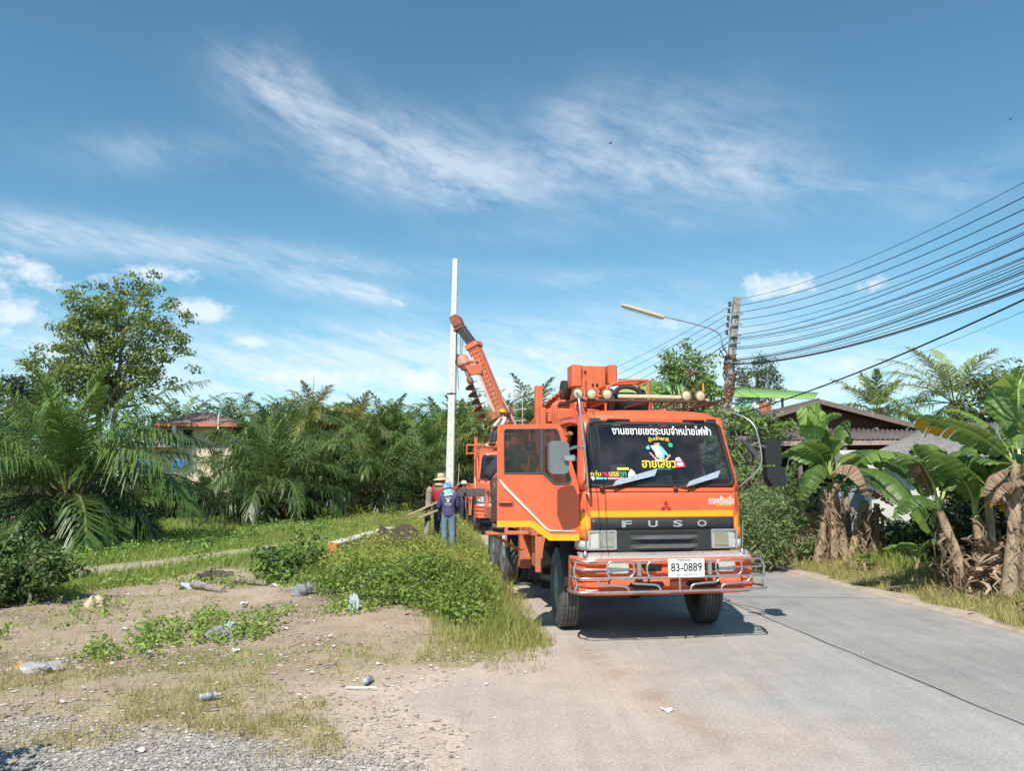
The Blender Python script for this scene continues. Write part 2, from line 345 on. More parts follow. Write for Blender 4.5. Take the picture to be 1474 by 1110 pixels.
def zones(x, y):
    """what covers the ground at a world point: returns masks 0..1"""
    px, py = topix(x, np.maximum(y, 2.5), np.zeros_like(x))
    w = (fbm(x * 0.7, y * 0.7, 11, 4) - 0.5); w2 = (fbm(x * 2.3, y * 2.3, 17, 4) - 0.5); w3 = (fbm(x * 7, y * 7, 23, 3) - 0.5)
    left = xl(y) - x
    gravel = sstep(6.6, 5.9, y + w * 1.6 + w2 * 0.8 + 0.3 * np.maximum(2.2 - left, 0)) * sstep(1.0, 2.4, left + w * 1.4 + w2 * .5)            # grey stones in the foreground
    sand = sstep(3.2, 1.5, left + w * 1.2 + w2 * 0.5) * sstep(8.7, 7.4, y + w2 + w) * (left > -1.5)     # pinkish driveway mouth
    dry = sstep(5.8, 6.6, y + w * 1.4) * sstep(10.2, 8.2, y + w * 2.2) * (left > 0.25)               # sparse dry grass belt
    yb = y - 2.8 * np.exp(-((x + 5.9) / 1.5) ** 2)
    dirt = sstep(8.0, 8.8, y + w * 1.2) * sstep(14.0, 12.6, yb + w * 1.5 - 0.25 * (x + 5)) * (left > 0.6)   # bare earth with shells
    weeds = sstep(9.7, 10.9, y + w * 2.2 + w2 * 1.2 - 1.15 * np.maximum(left - 1.2, 0)) * sstep(0.15, 0.6, left + w2 * 0.5) * sstep(4.4, 3.3, left + w * 1.2 - 0.02 * (y - 10)) * sstep(40, 34, y)
    pth = np.exp(-((y - (18.6 + 1.2 * (x + 6.5) + w2 * 0.9)) / 0.85) ** 2) * sstep(-11.5, -8.8, x) * sstep(-2.6, -4.6, x)
    lawn = sstep(12.6, 14.2, yb + w * 1.6 - 0.25 * (x + 5)) * (left > 0.25)
    right = sstep(0.25, 0.5, x - xr(y) + w2 * 0.25)
    return dict(gravel=gravel, sand=sand, dry=dry, dirt=dirt, weeds=weeds, path=pth, lawn=lawn, right=right, left=left, w=w, w2=w2, w3=w3, px=px, py=py)
def groundcolor(x, y):
    z = zones(x, y); sh = x.shape
    c = np.broadcast_to(np.array([0.37, 0.28, 0.205]), sh + (3,)).copy()                         # earth
    c = lerp(c, [0.45, 0.355, 0.27], sstep(-0.1, 0.25, z['w2']))
    c = lerp(c, [0.29, 0.205, 0.15], z['dirt'] * sstep(-0.05, 0.22, z['w'] + z['w2'] * 0.6))
    c = lerp(c, [0.33, 0.29, 0.15], z['dry'] * sstep(-0.25, 0.1, z['w2'] + z['w3'] * 0.5) * 0.75)
    c = lerp(c, [0.17, 0.20, 0.06], z['lawn'] * 0.95)
    c = lerp(c, [0.16, 0.17, 0.07], z['weeds'] * 0.85)
    c = lerp(c, [0.43, 0.37, 0.28], np.clip(z['path'] * 1.5, 0, 1))
    c = lerp(c, [0.38, 0.36, 0.335], z['gravel'] * 0.95)
    c = lerp(c, [0.52, 0.415, 0.345], z['sand'] * 0.95)
    c = lerp(c, [0.51, 0.42, 0.345], sstep(0.7, 0.1, z['left'] + z['w2'] * 0.9) * (z['left'] > -1.2))
    r = (x - xr(y) > 0.0)
    c = np.where(r[..., None], lerp(np.broadcast_to(np.array([0.33, 0.26, 0.17]), sh + (3,)), [0.16, 0.15, 0.06], z['right'] * sstep(-0.3, 0.15, z['w2'] + 0.1)), c)
    return c
ys = np.concatenate([np.array([-60, -25, -8, -2, 0.5, 2.2, 3.2]), 3.7 * (1.022 ** np.arange(0, 130)), np.array([75, 90, 120, 170, 260, 420, 700, 1200])])
us = np.concatenate([np.array([-40, -14, -5, -2.4, -1.5]), np.linspace(-1.15, 0.95, 190), np.array([1.3, 2.2, 5, 14, 40])])
gx = us[None, :] * np.maximum(np.abs(ys[:, None]), 3.0); gy = np.repeat(ys[:, None], len(us), 1)
gz = height(gx, gy) - 0.012 - 0.03 * (np.minimum(gx - xl(gy), xr(gy) - gx) > 0.35)
V = np.stack([gx, gy, gz], -1); ny, nx = gx.shape
idx = np.arange(ny * nx).reshape(ny, nx); Fq = np.stack([idx[:-1, :-1], idx[:-1, 1:], idx[1:, 1:], idx[1:, :-1]], -1).reshape(-1, 4)
def groundmat():
    m = bpy.data.materials.new('earth and grass ground'); t, b = nodes_of(m); N, L = t.nodes, t.links
    a = N.new('ShaderNodeAttribute'); a.attribute_name = 'zone'; tcn = N.new('ShaderNodeTexCoord')
    def ns(s, d=6, r=0.65):
        n = N.new('ShaderNodeTexNoise'); n.inputs['Scale'].default_value = s; n.inputs['Detail'].default_value = d; n.inputs['Roughness'].default_value = r; L.new(tcn.outputs['Object'], n.inputs['Vector']); return n
    n1_, n2_ = ns(3.0), ns(28.0, 5, 0.75)
    vo = N.new('ShaderNodeTexVoronoi'); vo.inputs['Scale'].default_value = 26; L.new(tcn.outputs['Object'], vo.inputs['Vector'])
    mr = N.new('ShaderNodeMapRange'); mr.inputs[1].default_value = 0.25; mr.inputs[2].default_value = 0.75; mr.inputs[3].default_value = 0.62; mr.inputs[4].default_value = 1.38; L.new(n2_.outputs[0], mr.inputs[0])
    mr2 = N.new('ShaderNodeMapRange'); mr2.inputs[1].default_value = 0.3; mr2.inputs[2].default_value = 0.7; mr2.inputs[3].default_value = 0.85; mr2.inputs[4].default_value = 1.15; L.new(n1_.outputs[0], mr2.inputs[0])
    k = N.new('ShaderNodeMath'); k.operation = 'MULTIPLY'; L.new(mr.outputs[0], k.inputs[0]); L.new(mr2.outputs[0], k.inputs[1])
    hv = N.new('ShaderNodeHueSaturation'); L.new(a.outputs['Color'], hv.inputs['Color']); L.new(k.outputs[0], hv.inputs['Value']); L.new(hv.outputs[0], b.inputs['Base Color'])
    b.inputs['Roughness'].default_value = 0.95; b.inputs['Specular IOR Level'].default_value = 0.15
    bp = N.new('ShaderNodeBump'); bp.inputs['Strength'].default_value = 0.4; bp.inputs['Distance'].default_value = 0.02; ad = N.new('ShaderNodeMath'); L.new(n2_.outputs[0], ad.inputs[0]); L.new(vo.outputs['Distance'], ad.inputs[1]); L.new(ad.outputs[0], bp.inputs['Height']); L.new(bp.outputs[0], b.inputs['Normal'])
    return m
struct(npmesh('ground', V, Fq, groundmat(), colr=groundcolor(gx, gy).reshape(-1, 3), smooth=True))

ry = np.concatenate([np.arange(-14, 3, 1.0), np.arange(3, 24, 0.15), np.arange(24, 90, 1.0)]); rt = np.linspace(0, 1, 90)
XL, XR = xl(ry) - 1.7 * sstep(9.6, 8.2, ry) * (0.55 + 0.9 * fbm(ry * 1.1, ry * 0 + 2.0, 5, 4)), xr(ry); rx = XL[:, None] * (1 - rt) + XR[:, None] * rt; ryy = np.repeat(ry[:, None], 90, 1)
zz = zones(rx, ryy); d = rx - xl(ryy)
dust = sstep(1.5, -0.3, d + zz['w'] * 1.6 + zz['w2'] * 1.1 + zz['w3'] * 0.4); near = sstep(9.8, 5.0, ryy)
dust = np.maximum(dust, sstep(0.6, -0.5, (d - 0.55 - 1.3 * near) + zz['w'] * 2.4 + zz['w2'] * 1.0 + zz['w3'] * 0.4) * sstep(0, .25, near)); dust = np.maximum(dust, 0.5 * sstep(0.55, 0.0, xr(ryy) - rx + zz['w2'] * 0.5))
rc = lerp(np.broadcast_to(np.array([0.365, 0.342, 0.312]), rx.shape + (3,)), [0.405, 0.378, 0.342], sstep(-0.15, 0.2, zz['w']))
rc = np.where((rx > 3.8 - 0.11 * (ryy - 9.4))[..., None], rc * np.array([0.85, 0.86, 0.88]), rc)
rc = lerp(rc, [0.49, 0.395, 0.33], dust * 0.9)
str_ = np.exp(-((d - 0.42 + 0.16 * (ryy - 8) - zz['w2'] * 0.35) / 0.14) ** 2) * sstep(9.6, 9.0, ryy) * sstep(5.6, 6.6, ryy) * sstep(-.2, .15, zz['w2'] + zz['w3'] + .1); rc = lerp(rc, [0.40, 0.27, 0.19], str_ * 0.75)
rc = lerp(rc, [0.47, 0.355, 0.28], 0.6 * sstep(0.1, -0.6, d) * sstep(0.0, 0.25, zz['w'] + .5 * zz['w2']))
idx = np.arange(rx.size).reshape(rx.shape); Fq = np.stack([idx[:-1, :-1], idx[:-1, 1:], idx[1:, 1:], idx[1:, :-1]], -1).reshape(-1, 4)
def roadmat():
    m = bpy.data.materials.new('worn concrete road'); t, b = nodes_of(m); N, L = t.nodes, t.links
    a = N.new('ShaderNodeAttribute'); a.attribute_name = 'zone'; tcn = N.new('ShaderNodeTexCoord')
    def ns(s, d=6, r=0.65, sc_=None):
        n = N.new('ShaderNodeTexNoise'); n.inputs['Scale'].default_value = s; n.inputs['Detail'].default_value = d; n.inputs['Roughness'].default_value = r
        if sc_:
            mp = N.new('ShaderNodeMapping'); mp.inputs['Scale'].default_value = sc_; mp.inputs['Rotation'].default_value = (0, 0, R(-5.5)); L.new(tcn.outputs['Object'], mp.inputs[0]); L.new(mp.outputs[0], n.inputs['Vector'])
        else: L.new(tcn.outputs['Object'], n.inputs['Vector'])
        return n
    n1_, n2_, n3_ = ns(0.8, 8, 0.7), ns(38.0, 7, 0.85), ns(3.0, 6, 0.6, (1.6, 0.10, 1))
    def rng(n, lo, hi, a0=0.3, a1=0.7):
        mr = N.new('ShaderNodeMapRange'); mr.inputs[1].default_value = a0; mr.inputs[2].default_value = a1; mr.inputs[3].default_value = lo; mr.inputs[4].default_value = hi; L.new(n.outputs[0], mr.inputs[0]); return mr.outputs[0]
    def mul(p, q):
        k = N.new('ShaderNodeMath'); k.operation = 'MULTIPLY'; L.new(p, k.inputs[0]); L.new(q, k.inputs[1]); return k.outputs[0]
    n4_ = ns(2.3, 10, 0.75); v = mul(mul(mul(rng(n1_, 0.90, 1.08), rng(n2_, 0.55, 1.45)), rng(n3_, 0.90, 1.06)), rng(n4_, 0.93, 1.05, 0.38, 0.62))
    hv = N.new('ShaderNodeHueSaturation'); L.new(a.outputs['Color'], hv.inputs['Color']); L.new(v, hv.inputs['Value']); L.new(hv.outputs[0], b.inputs['Base Color'])
    b.inputs['Roughness'].default_value = 0.85; b.inputs['Specular IOR Level'].default_value = 0.3
    bp = N.new('ShaderNodeBump'); bp.inputs['Strength'].default_value = 0.35; bp.inputs['Distance'].default_value = 0.008; L.new(n2_.outputs[0], bp.inputs['Height']); L.new(bp.outputs[0], b.inputs['Normal'])
    return m
rzz = -0.035 * sstep(0.30, 0.0, rx - XL[:, None]) * sstep(9.6, 8.4, ryy)
struct(npmesh('road', np.stack([rx, ryy, rzz], -1), Fq, roadmat(), colr=rc.reshape(-1, 3), smooth=True))
# joints between the concrete slabs, a thin crumbly edge strip on the right
mb = MB(); jm = mat('joint tar', (0.06, 0.058, 0.055), 0.9)
jy = np.arange(3.0, 60, 0.5); jx = 3.8 - 0.11 * (jy - 9.4) + 0.012 * np.sin(jy * 5.1); jx = jx - 0.0009 * np.maximum(jy - 25, 0) ** 2
V_ = []; F_ = []
for k in range(len(jy)):
    w_ = 0.007 + 0.005 * math.sin(k * 2.3) ** 2; V_ += [(jx[k] - w_, jy[k], 0.004), (jx[k] + w_, jy[k], 0.004)]
    if k: F_.append((2 * k - 2, 2 * k - 1, 2 * k + 1, 2 * k))
mb.add(V_, F_)
for yj in (13.4, 20.4, 27.4, 34.4):
    a, b = float(xl(np.array(yj))), float(xr(np.array(yj))); mb.add([(a + .4, yj, .004), (b, yj - .5, .004), (b, yj - .484, .004), (a + .4, yj + .016, .004)], [(0, 1, 2, 3)])
rk = random.Random(11)
for (cx, cy, dx, dy, n) in ((1.6, 7.2, .12, .10, 16), (2.4, 9.0, .16, .03, 14), (5.2, 10.5, -.10, .16, 18), (4.9, 14.0, .02, .22, 20), (3.3, 7.4, .15, .05, 12)):   # fine cracks
    q = []; a, b = cx, cy
    for k in range(n): q.append((a, b)); a += dx + rk.uniform(-.08, .08); b += dy + rk.uniform(-.08, .08)
    for (u, v), (s_, t_) in zip(q, q[1:]):
        w_ = rk.uniform(.0006, .0018); mb.add([(u - w_, v - w_, .004), (u + w_, v + w_, .004), (s_ + w_, t_ + w_, .004), (s_ - w_, t_ - w_, .004)], [(0, 1, 2, 3)])
struct(mb.build('road_joint', jm))
mb = MB(); random.seed(4)
ky = np.arange(2.0, 60, 0.35)
def kp(u, v):
    y = 2.0 + v * 46; x0 = float(xr(np.array(y))); n_ = 0.9 * (float(fbm(np.array(y * 1.3), np.array(3.3), 5, 4)) - .42)
    return (x0 - 0.04 + u * (0.30 + n_), y, 0.003 + 0.035 * math.sin(u * 3.1))
mb.grid(kp, 5, 420)
struct(mb.build('road_edge', mat('sandy concrete edge', (0.43, 0.35, 0.27), 0.95, var=0.2, scale=5, bump=0.5, c2=(0.33, 0.25, 0.16), c2amt=0.4)))

# ---------------------------------------------------------------- grass, weeds, stones (nobody could count them)
rs = np.random.RandomState(7)
def scatter(n, x0, x1, y0, y1, dens, pw=1.6):
    """points on the ground, denser near the road mouth, kept with probability dens(zones)"""
    u = rs.rand(n); y = (y0 ** (1 - pw) + u * (y1 ** (1 - pw) - y0 ** (1 - pw))) ** (1 / (1 - pw)) if pw != 1 else y0 * (y1 / y0) ** u
    x = (x0 + rs.rand(n) * (x1 - x0)) * y
    z = zones(x, y); k = rs.rand(n) < dens(x, y, z); return x[k], y[k]
def blades(name, x, y, h0, h1, w, mt, lean=0.45, tint=None, label=None):
    n = len(x); z = height(x, y); hh = h0 + (h1 - h0) * rs.rand(n) ** 1.5; a = rs.rand(n) * 2 * np.pi; b = rs.rand(n) * 2 * np.pi; le = lean * rs.rand(n) * hh
    ww = w * (0.7 + 0.6 * rs.rand(n)) * np.maximum(1, y / 14.0)
    base = np.stack([x, y, z - 0.03], -1); s = np.stack([np.cos(a), np.sin(a), 0 * a], -1) * ww[:, None] / 2; l = np.stack([np.cos(b), np.sin(b), 0 * a], -1)
    up = np.array([0, 0, 1.0]); mid = base + up * (hh * 0.55)[:, None] + l * (le * 0.35)[:, None]; tip = base + up * hh[:, None] * 0.95 + l * le[:, None]
    V = np.stack([base - s, base + s, mid - s * 0.7, mid + s * 0.7, tip], 1).reshape(-1, 3); o = np.arange(n)[:, None] * 5
    F = np.concatenate([o + [0, 1, 3], o + [0, 3, 2], o + [2, 3, 4]], 0)
    t = np.repeat(rs.rand(n) if tint is None else tint(x, y, n), 5)
    return struct(npmesh(name, V, F, mt, tint=np.clip(t, 0, 1)), 'stuff')
gm = leafmat('meadow grass', (0.15, 0.22, 0.045), (0.33, 0.385, 0.10), (0.48, 0.42, 0.19), 0.35, 0.6, 0.2)
gd = leafmat('dry grass', (0.27, 0.25, 0.085), (0.54, 0.45, 0.21), (0.16, 0.20, 0.05), 0.3, 0.7, 0.2)
x, y = scatter(210000, -1.05, 0.02, 12.5, 48, lambda x, y, z: np.clip(z['lawn'] * (1 - z['weeds']) * (1 - np.clip(z['path'] * 1.7, 0, 1)) * sstep(-0.42, -0.1, z['w'] + 0.4 * z['w2']), 0, 1), 1.4)
blades('lawn_grass', x, y, 0.06, 0.26, 0.014, gm, 0.6, lambda x, y, n: rs.rand(n) * 0.6 + 0.35 * fbm(x * 0.5, y * 0.5, 31, 3) * 1.1)
x, y = scatter(100000, -0.8, 0.06, 5.0, 10.5, lambda x, y, z: np.clip((z['dry'] * 0.75 * sstep(-0.04, 0.30, z['w2'] + 0.4 * z['w'] + 0.7 * z['w3'] + 0.02) + 0.06 * z['dry'] + 0.02 * z['gravel'] * sstep(0.05, 0.2, z['w2'] + z['w3'] * .5)) * (z['sand'] < 0.5) * (z['left'] > 0.2), 0, 1))
blades('dry_grass', x, y, 0.025, 0.15, 0.0065, gd, 1.3)
x, y = scatter(50000, -0.8, 0.06, 7.5, 14.5, lambda x, y, z: np.clip(z['dirt'] * (1 - z['weeds']) * 0.8 * sstep(0.03, 0.15, fbm(x * 1.1, y * 1.1, 61, 4) - 0.53), 0, 1))
blades('green_tufts', x, y, 0.03, 0.09, 0.010, gm, 1.2)
x, y = scatter(120000, -0.16, 0.07, 8.6, 40, lambda x, y, z: np.clip(sstep(0.02, 0.3, z['left'] + z['w2'] * 0.5) * sstep(1.7, 0.7, z['left'] + z['w'] - 0.03 * (y - 9)) * sstep(8.4, 10.4, y + z['w'] * 2 + z['w2']) * (0.3 + 0.7 * (z['w3'] > -0.02)), 0, 1), 1.5)
blades('roadside_grass', x, y, 0.05, 0.30, 0.009, leafmat('roadside grass', (0.20, 0.25, 0.06), (0.44, 0.42, 0.15), (0.54, 0.45, 0.22), 0.35, 0.6, 0.2), 0.7)
x, y = scatter(120000, 0.2, 0.95, 8.0, 34, lambda x, y, z: np.clip(z['right'] * sstep(3.6, 1.0, x - xr(y)) * sstep(-0.3, 0.05, z['w2'] + 0.1), 0, 1), 1.3)
blades('verge_grass', x, y, 0.05, 0.22, 0.012, leafmat('verge grass', (0.24, 0.24, 0.08), (0.48, 0.42, 0.17), (0.58, 0.46, 0.24), 0.3, 0.65, 0.2), 0.8)
x, y = scatter(40000, 0.38, 0.95, 8.5, 30, lambda x, y, z: np.clip(sstep(1.4, 2.4, x - xr(y) + z['w']) * (fbm(x, y, 71, 3) > 0.48), 0, 1), 1.3)
blades('verge_grass_tall', x, y, 0.12, 0.45, 0.016, gm, 0.7)['kind'] = 'stuff'

def leafclumps(name, C, n_per, spread, size, mt, tint=None, up=0.35, parent=None, flat=1.0, droop=0.0, asp=0.5, seed=1):
    """many small leaves (two-triangle folded diamonds) around the clump centres C (k,3)"""
    r = np.random.RandomState(seed); C = np.asarray(C, float); k = len(C); n = k * n_per
    d = r.randn(n, 3); d /= np.linalg.norm(d, axis=1)[:, None] + 1e-9; rad = spread * r.rand(n) ** 0.45
    sp = np.repeat(C[:, :3], n_per, 0); P = sp + d * rad[:, None] * np.array([1, 1, flat])
    nrm = d * np.array([1, 1, 0.6]) + np.array([0, 0, up * 2]) + r.randn(n, 3) * 0.55; nrm /= np.linalg.norm(nrm, axis=1)[:, None]
    ax = np.cross(nrm, r.randn(n, 3)); ax /= np.linalg.norm(ax, axis=1)[:, None] + 1e-9; ax[:, 2] -= droop; ax /= np.linalg.norm(ax, axis=1)[:, None]
    sd = np.cross(nrm, ax); sd /= np.linalg.norm(sd, axis=1)[:, None] + 1e-9
    L_ = (size * (0.6 + 0.8 * r.rand(n)))[:, None]; W_ = L_ * asp
    a = P - ax * L_ * 0.5; b = P + ax * L_ * 0.5; c_ = P + ax * L_ * 0.05
    V = np.stack([a, c_ + sd * W_ * 0.5 + nrm * W_ * 0.12, b, c_ - sd * W_ * 0.5 + nrm * W_ * 0.12], 1).reshape(-1, 3)
    o = np.arange(n)[:, None] * 4; F = np.concatenate([o + [0, 1, 2], o + [0, 2, 3]], 0)
    ct = np.repeat(r.rand(k), n_per) * 0.45 + r.rand(n) * 0.5 if tint is None else tint(P, r)
    return npmesh(name, V, F, mt, parent, tint=np.repeat(np.clip(ct, 0, 1), 4))
wm_ = leafmat('weed leaves', (0.075, 0.15, 0.03), (0.30, 0.40, 0.085), (0.42, 0.42, 0.10), 0.3, 0.5, 0.3)
wy_ = leafmat('yellow green weed leaves', (0.17, 0.23, 0.045), (0.50, 0.50, 0.12), (0.62, 0.48, 0.10), 0.35, 0.5, 0.3)
# low bushy patch in the middle of the roadside strip
x, y = scatter(7000, -0.45, 0.06, 10.0, 13.8, lambda x, y, z: np.clip(z['weeds'] * sstep(0.35, 1.0, z['left']), 0, 1), 1.0)
hh = np.clip(0.46 - 0.08 * ((x + 1.7) ** 2) - 0.05 * (y - 11.8) ** 2, 0.06, 0.6) * (0.1 + 1.7 * fbm(x * 1.6, y * 1.6, 41, 4))
kk = rs.rand(len(x)) < 0.25 + 1.5 * np.clip(fbm(x * 0.9, y * 0.9, 47, 3) - 0.25, 0, 1); x, y, hh = x[kk], y[kk], hh[kk]
C = np.stack([x, y, height(x, y) + hh * (0.25 + 0.75 * rs.rand(len(x)))], -1)
struct(leafclumps('weed_leaves', C, 14, 0.13, 0.056, wm_, asp=0.62, seed=3), 'stuff')
x, y = scatter(9000, -0.26, 0.03, 13.0, 34, lambda x, y, z: np.clip(z['weeds'] * sstep(0.2, 0.8, z['left']) * 0.9, 0, 1), 1.6)
hh = 0.46 * (0.05 + 1.5 * fbm(x * 1.2, y * 1.2, 43, 4)); kk = rs.rand(len(x)) < 1.7 * np.clip(fbm(x * 0.8, y * 0.8, 48, 3) - 0.3, 0, 1); x, y, hh = x[kk], y[kk], hh[kk]
C = np.stack([x, y, height(x, y) + hh * (0.1 + 0.9 * rs.rand(len(x)))], -1)
struct(leafclumps('yellow_weed_leaves', C, 12, 0.15, 0.06, wy_, asp=0.5, seed=5), 'stuff')
x, y = scatter(5000, -0.9, -0.1, 13.5, 30, lambda x, y, z: np.clip(z['lawn'] * (1 - z['weeds']) * (fbm(x * 0.5, y * 0.5, 91, 3) > 0.55) * 0.8 * (z['path'] < 0.2), 0, 1), 1.4)
C = np.stack([x, y, height(x, y) + 0.05 + 0.16 * rs.rand(len(x))], -1)
struct(leafclumps('creeper_leaves', C, 9, 0.13, 0.07, leafmat('creeper leaves', (0.08, 0.17, 0.035), (0.25, 0.38, 0.085), None, 0.3, 0.5, 0.3), asp=0.7, seed=6), 'stuff')
x, y = scatter(2600, -0.7, -0.1, 8.6, 15.0, lambda x, y, z: np.clip(z['dirt'] * (1 - z['weeds']) * sstep(0.0, 0.12, fbm(x * 0.9, y * 0.9, 61, 4) - 0.55) + 0.3 * np.exp(-((x + 6.2 + (y - 12) * 0.5) / .8) ** 2 - ((y - 11.8) / 1.2) ** 2), 0, 1), 1.0)
C = np.stack([x, y, height(x, y) + 0.02 + 0.07 * rs.rand(len(x))], -1)
struct(leafclumps('low_weed_leaves', C, 10, 0.1, 0.055, wm_, asp=0.6, seed=8), 'stuff')
x, y = scatter(90000, -0.5, 0.03, 9.4, 30, lambda x, y, z: np.clip(z['weeds'] * sstep(0.1, 0.6, z['left']) * (0.25 + 0.9 * (fbm(x, y, 53, 3) > 0.5)) * np.where(y < 12.8, 0.10 + 0.5 * sstep(1.5, 0.7, z['left']), 1.0), 0, 1), 1.6)
blades('weed_grass', x, y, 0.12, 0.52, 0.011, leafmat('weed grass', (0.15, 0.22, 0.05), (0.38, 0.42, 0.11), (0.50, 0.42, 0.18), 0.35, 0.6, 0.2), 0.6)
# small blue flowers in the bushy patch
n = 16; fx_ = -1.6 + np.clip(rs.randn(n), -1.6, 1.4) * 0.8; fy_ = 11.4 + rs.randn(n) * 0.5; fz = height(fx_, fy_) + 0.22 + 0.2 * rs.rand(n)
struct(leafclumps('blue_flowers', np.stack([fx_, fy_, fz], -1), 3, 0.02, 0.03, mat('blue petals', (0.10, 0.09, 0.42), 0.6), asp=0.9, seed=9), 'stuff')

def stones(name, x, y, s0, s1, mt, tint=None, flat=0.6):
    n = len(x); z = height(x, y); t = (1 + 5 ** .5) / 2
    V0 = np.array([(0, 0, 1), (.9, 0, .25), (.25, .85, .2), (-.75, .5, .3), (-.7, -.55, .25), (.3, -.85, .3), (0, 0, -.7)])
    F0 = np.array([(0, 1, 2), (0, 2, 3), (0, 3, 4), (0, 4, 5), (0, 5, 1), (6, 2, 1), (6, 3, 2), (6, 4, 3), (6, 5, 4), (6, 1, 5)])
    s = (s0 + (s1 - s0) * rs.rand(n) ** 2.5)[:, None, None]; a = rs.rand(n) * 6.28; c, si = np.cos(a), np.sin(a)
    V = V0[None] * (0.7 + 0.6 * rs.rand(n, 7, 1)) * np.stack([0.7 + 0.7 * rs.rand(n), 0.6 + 0.5 * rs.rand(n), flat * (0.6 + 0.6 * rs.rand(n))], -1)[:, None, :] * s
    X = V[..., 0] * c[:, None] - V[..., 1] * si[:, None]; Y = V[..., 0] * si[:, None] + V[..., 1] * c[:, None]
    P = np.stack([X + x[:, None], Y + y[:, None], V[..., 2] + z[:, None] + s[:, :, 0] * 0.1 - 0.01], -1).reshape(-1, 3)
    F = (F0[None] + np.arange(n)[:, None, None] * 7).reshape(-1, 3)
    return struct(npmesh(name, P, F, mt, tint=np.repeat(rs.rand(n), 7)), 'stuff')
def stonemat(name, a, b, c):
    m = bpy.data.materials.new(name); t, p = nodes_of(m); N, L = t.nodes, t.links; at_ = N.new('ShaderNodeAttribute'); at_.attribute_name = 'tint'
    r = N.new('ShaderNodeValToRGB'); e = r.color_ramp.elements; e[0].color = a + (1,); e[1].color = c + (1,); k = e.new(0.6); k.color = b + (1,)
    L.new(at_.outputs['Fac'], r.inputs[0]); L.new(r.outputs[0], p.inputs['Base Color']); p.inputs['Roughness'].default_value = 0.9; return m
x, y = scatter(14000, -0.72, 0.25, 4.2, 9.0, lambda x, y, z: np.clip(0.35 * (z['left'] > -0.6) * (1 - z['gravel']) * (1 - 0.85 * z['sand']) * (z['w3'] > 0), 0, 1), 1.4)
stones('small_rubble', x, y, 0.004, 0.016, stonemat('earth rubble', (0.22, 0.15, 0.11), (0.40, 0.31, 0.24), (0.62, 0.56, 0.5)))
x, y = scatter(36000, -0.72, 0.1, 4.2, 7.2, lambda x, y, z: np.clip(z['gravel'] + 0.04 * z['sand'] + 0.02, 0, 1), 1.2)
stones('gravel', x, y, 0.007, 0.026, stonemat('grey gravel', (0.20, 0.182, 0.162), (0.35, 0.32, 0.285), (0.52, 0.485, 0.43)))
x, y = scatter(30000, -0.72, 0.02, 6.2, 14.0, lambda x, y, z: np.clip((z['dirt'] * 0.75 * sstep(-0.02, 0.22, z['w'] + z['w2'] + .5 * z['w3']) + z['dry'] * 0.12) * (1 - z['weeds']), 0, 1), 1.4)
stones('shell_rubble', x, y, 0.008, 0.035, stonemat('shell rubble', (0.24, 0.17, 0.13), (0.42, 0.36, 0.31), (0.72, 0.69, 0.64)), flat=0.35)
x, y = scatter(2500, -0.05, 0.4, 4.3, 10, lambda x, y, z: np.clip((z['left'] < 0.9) * (z['left'] > -1.6) * 0.35, 0, 1), 1.5)
stones('road_grit', x, y, 0.003, 0.012, stonemat('road grit', (0.24, 0.19, 0.15), (0.40, 0.34, 0.29), (0.55, 0.5, 0.45)))
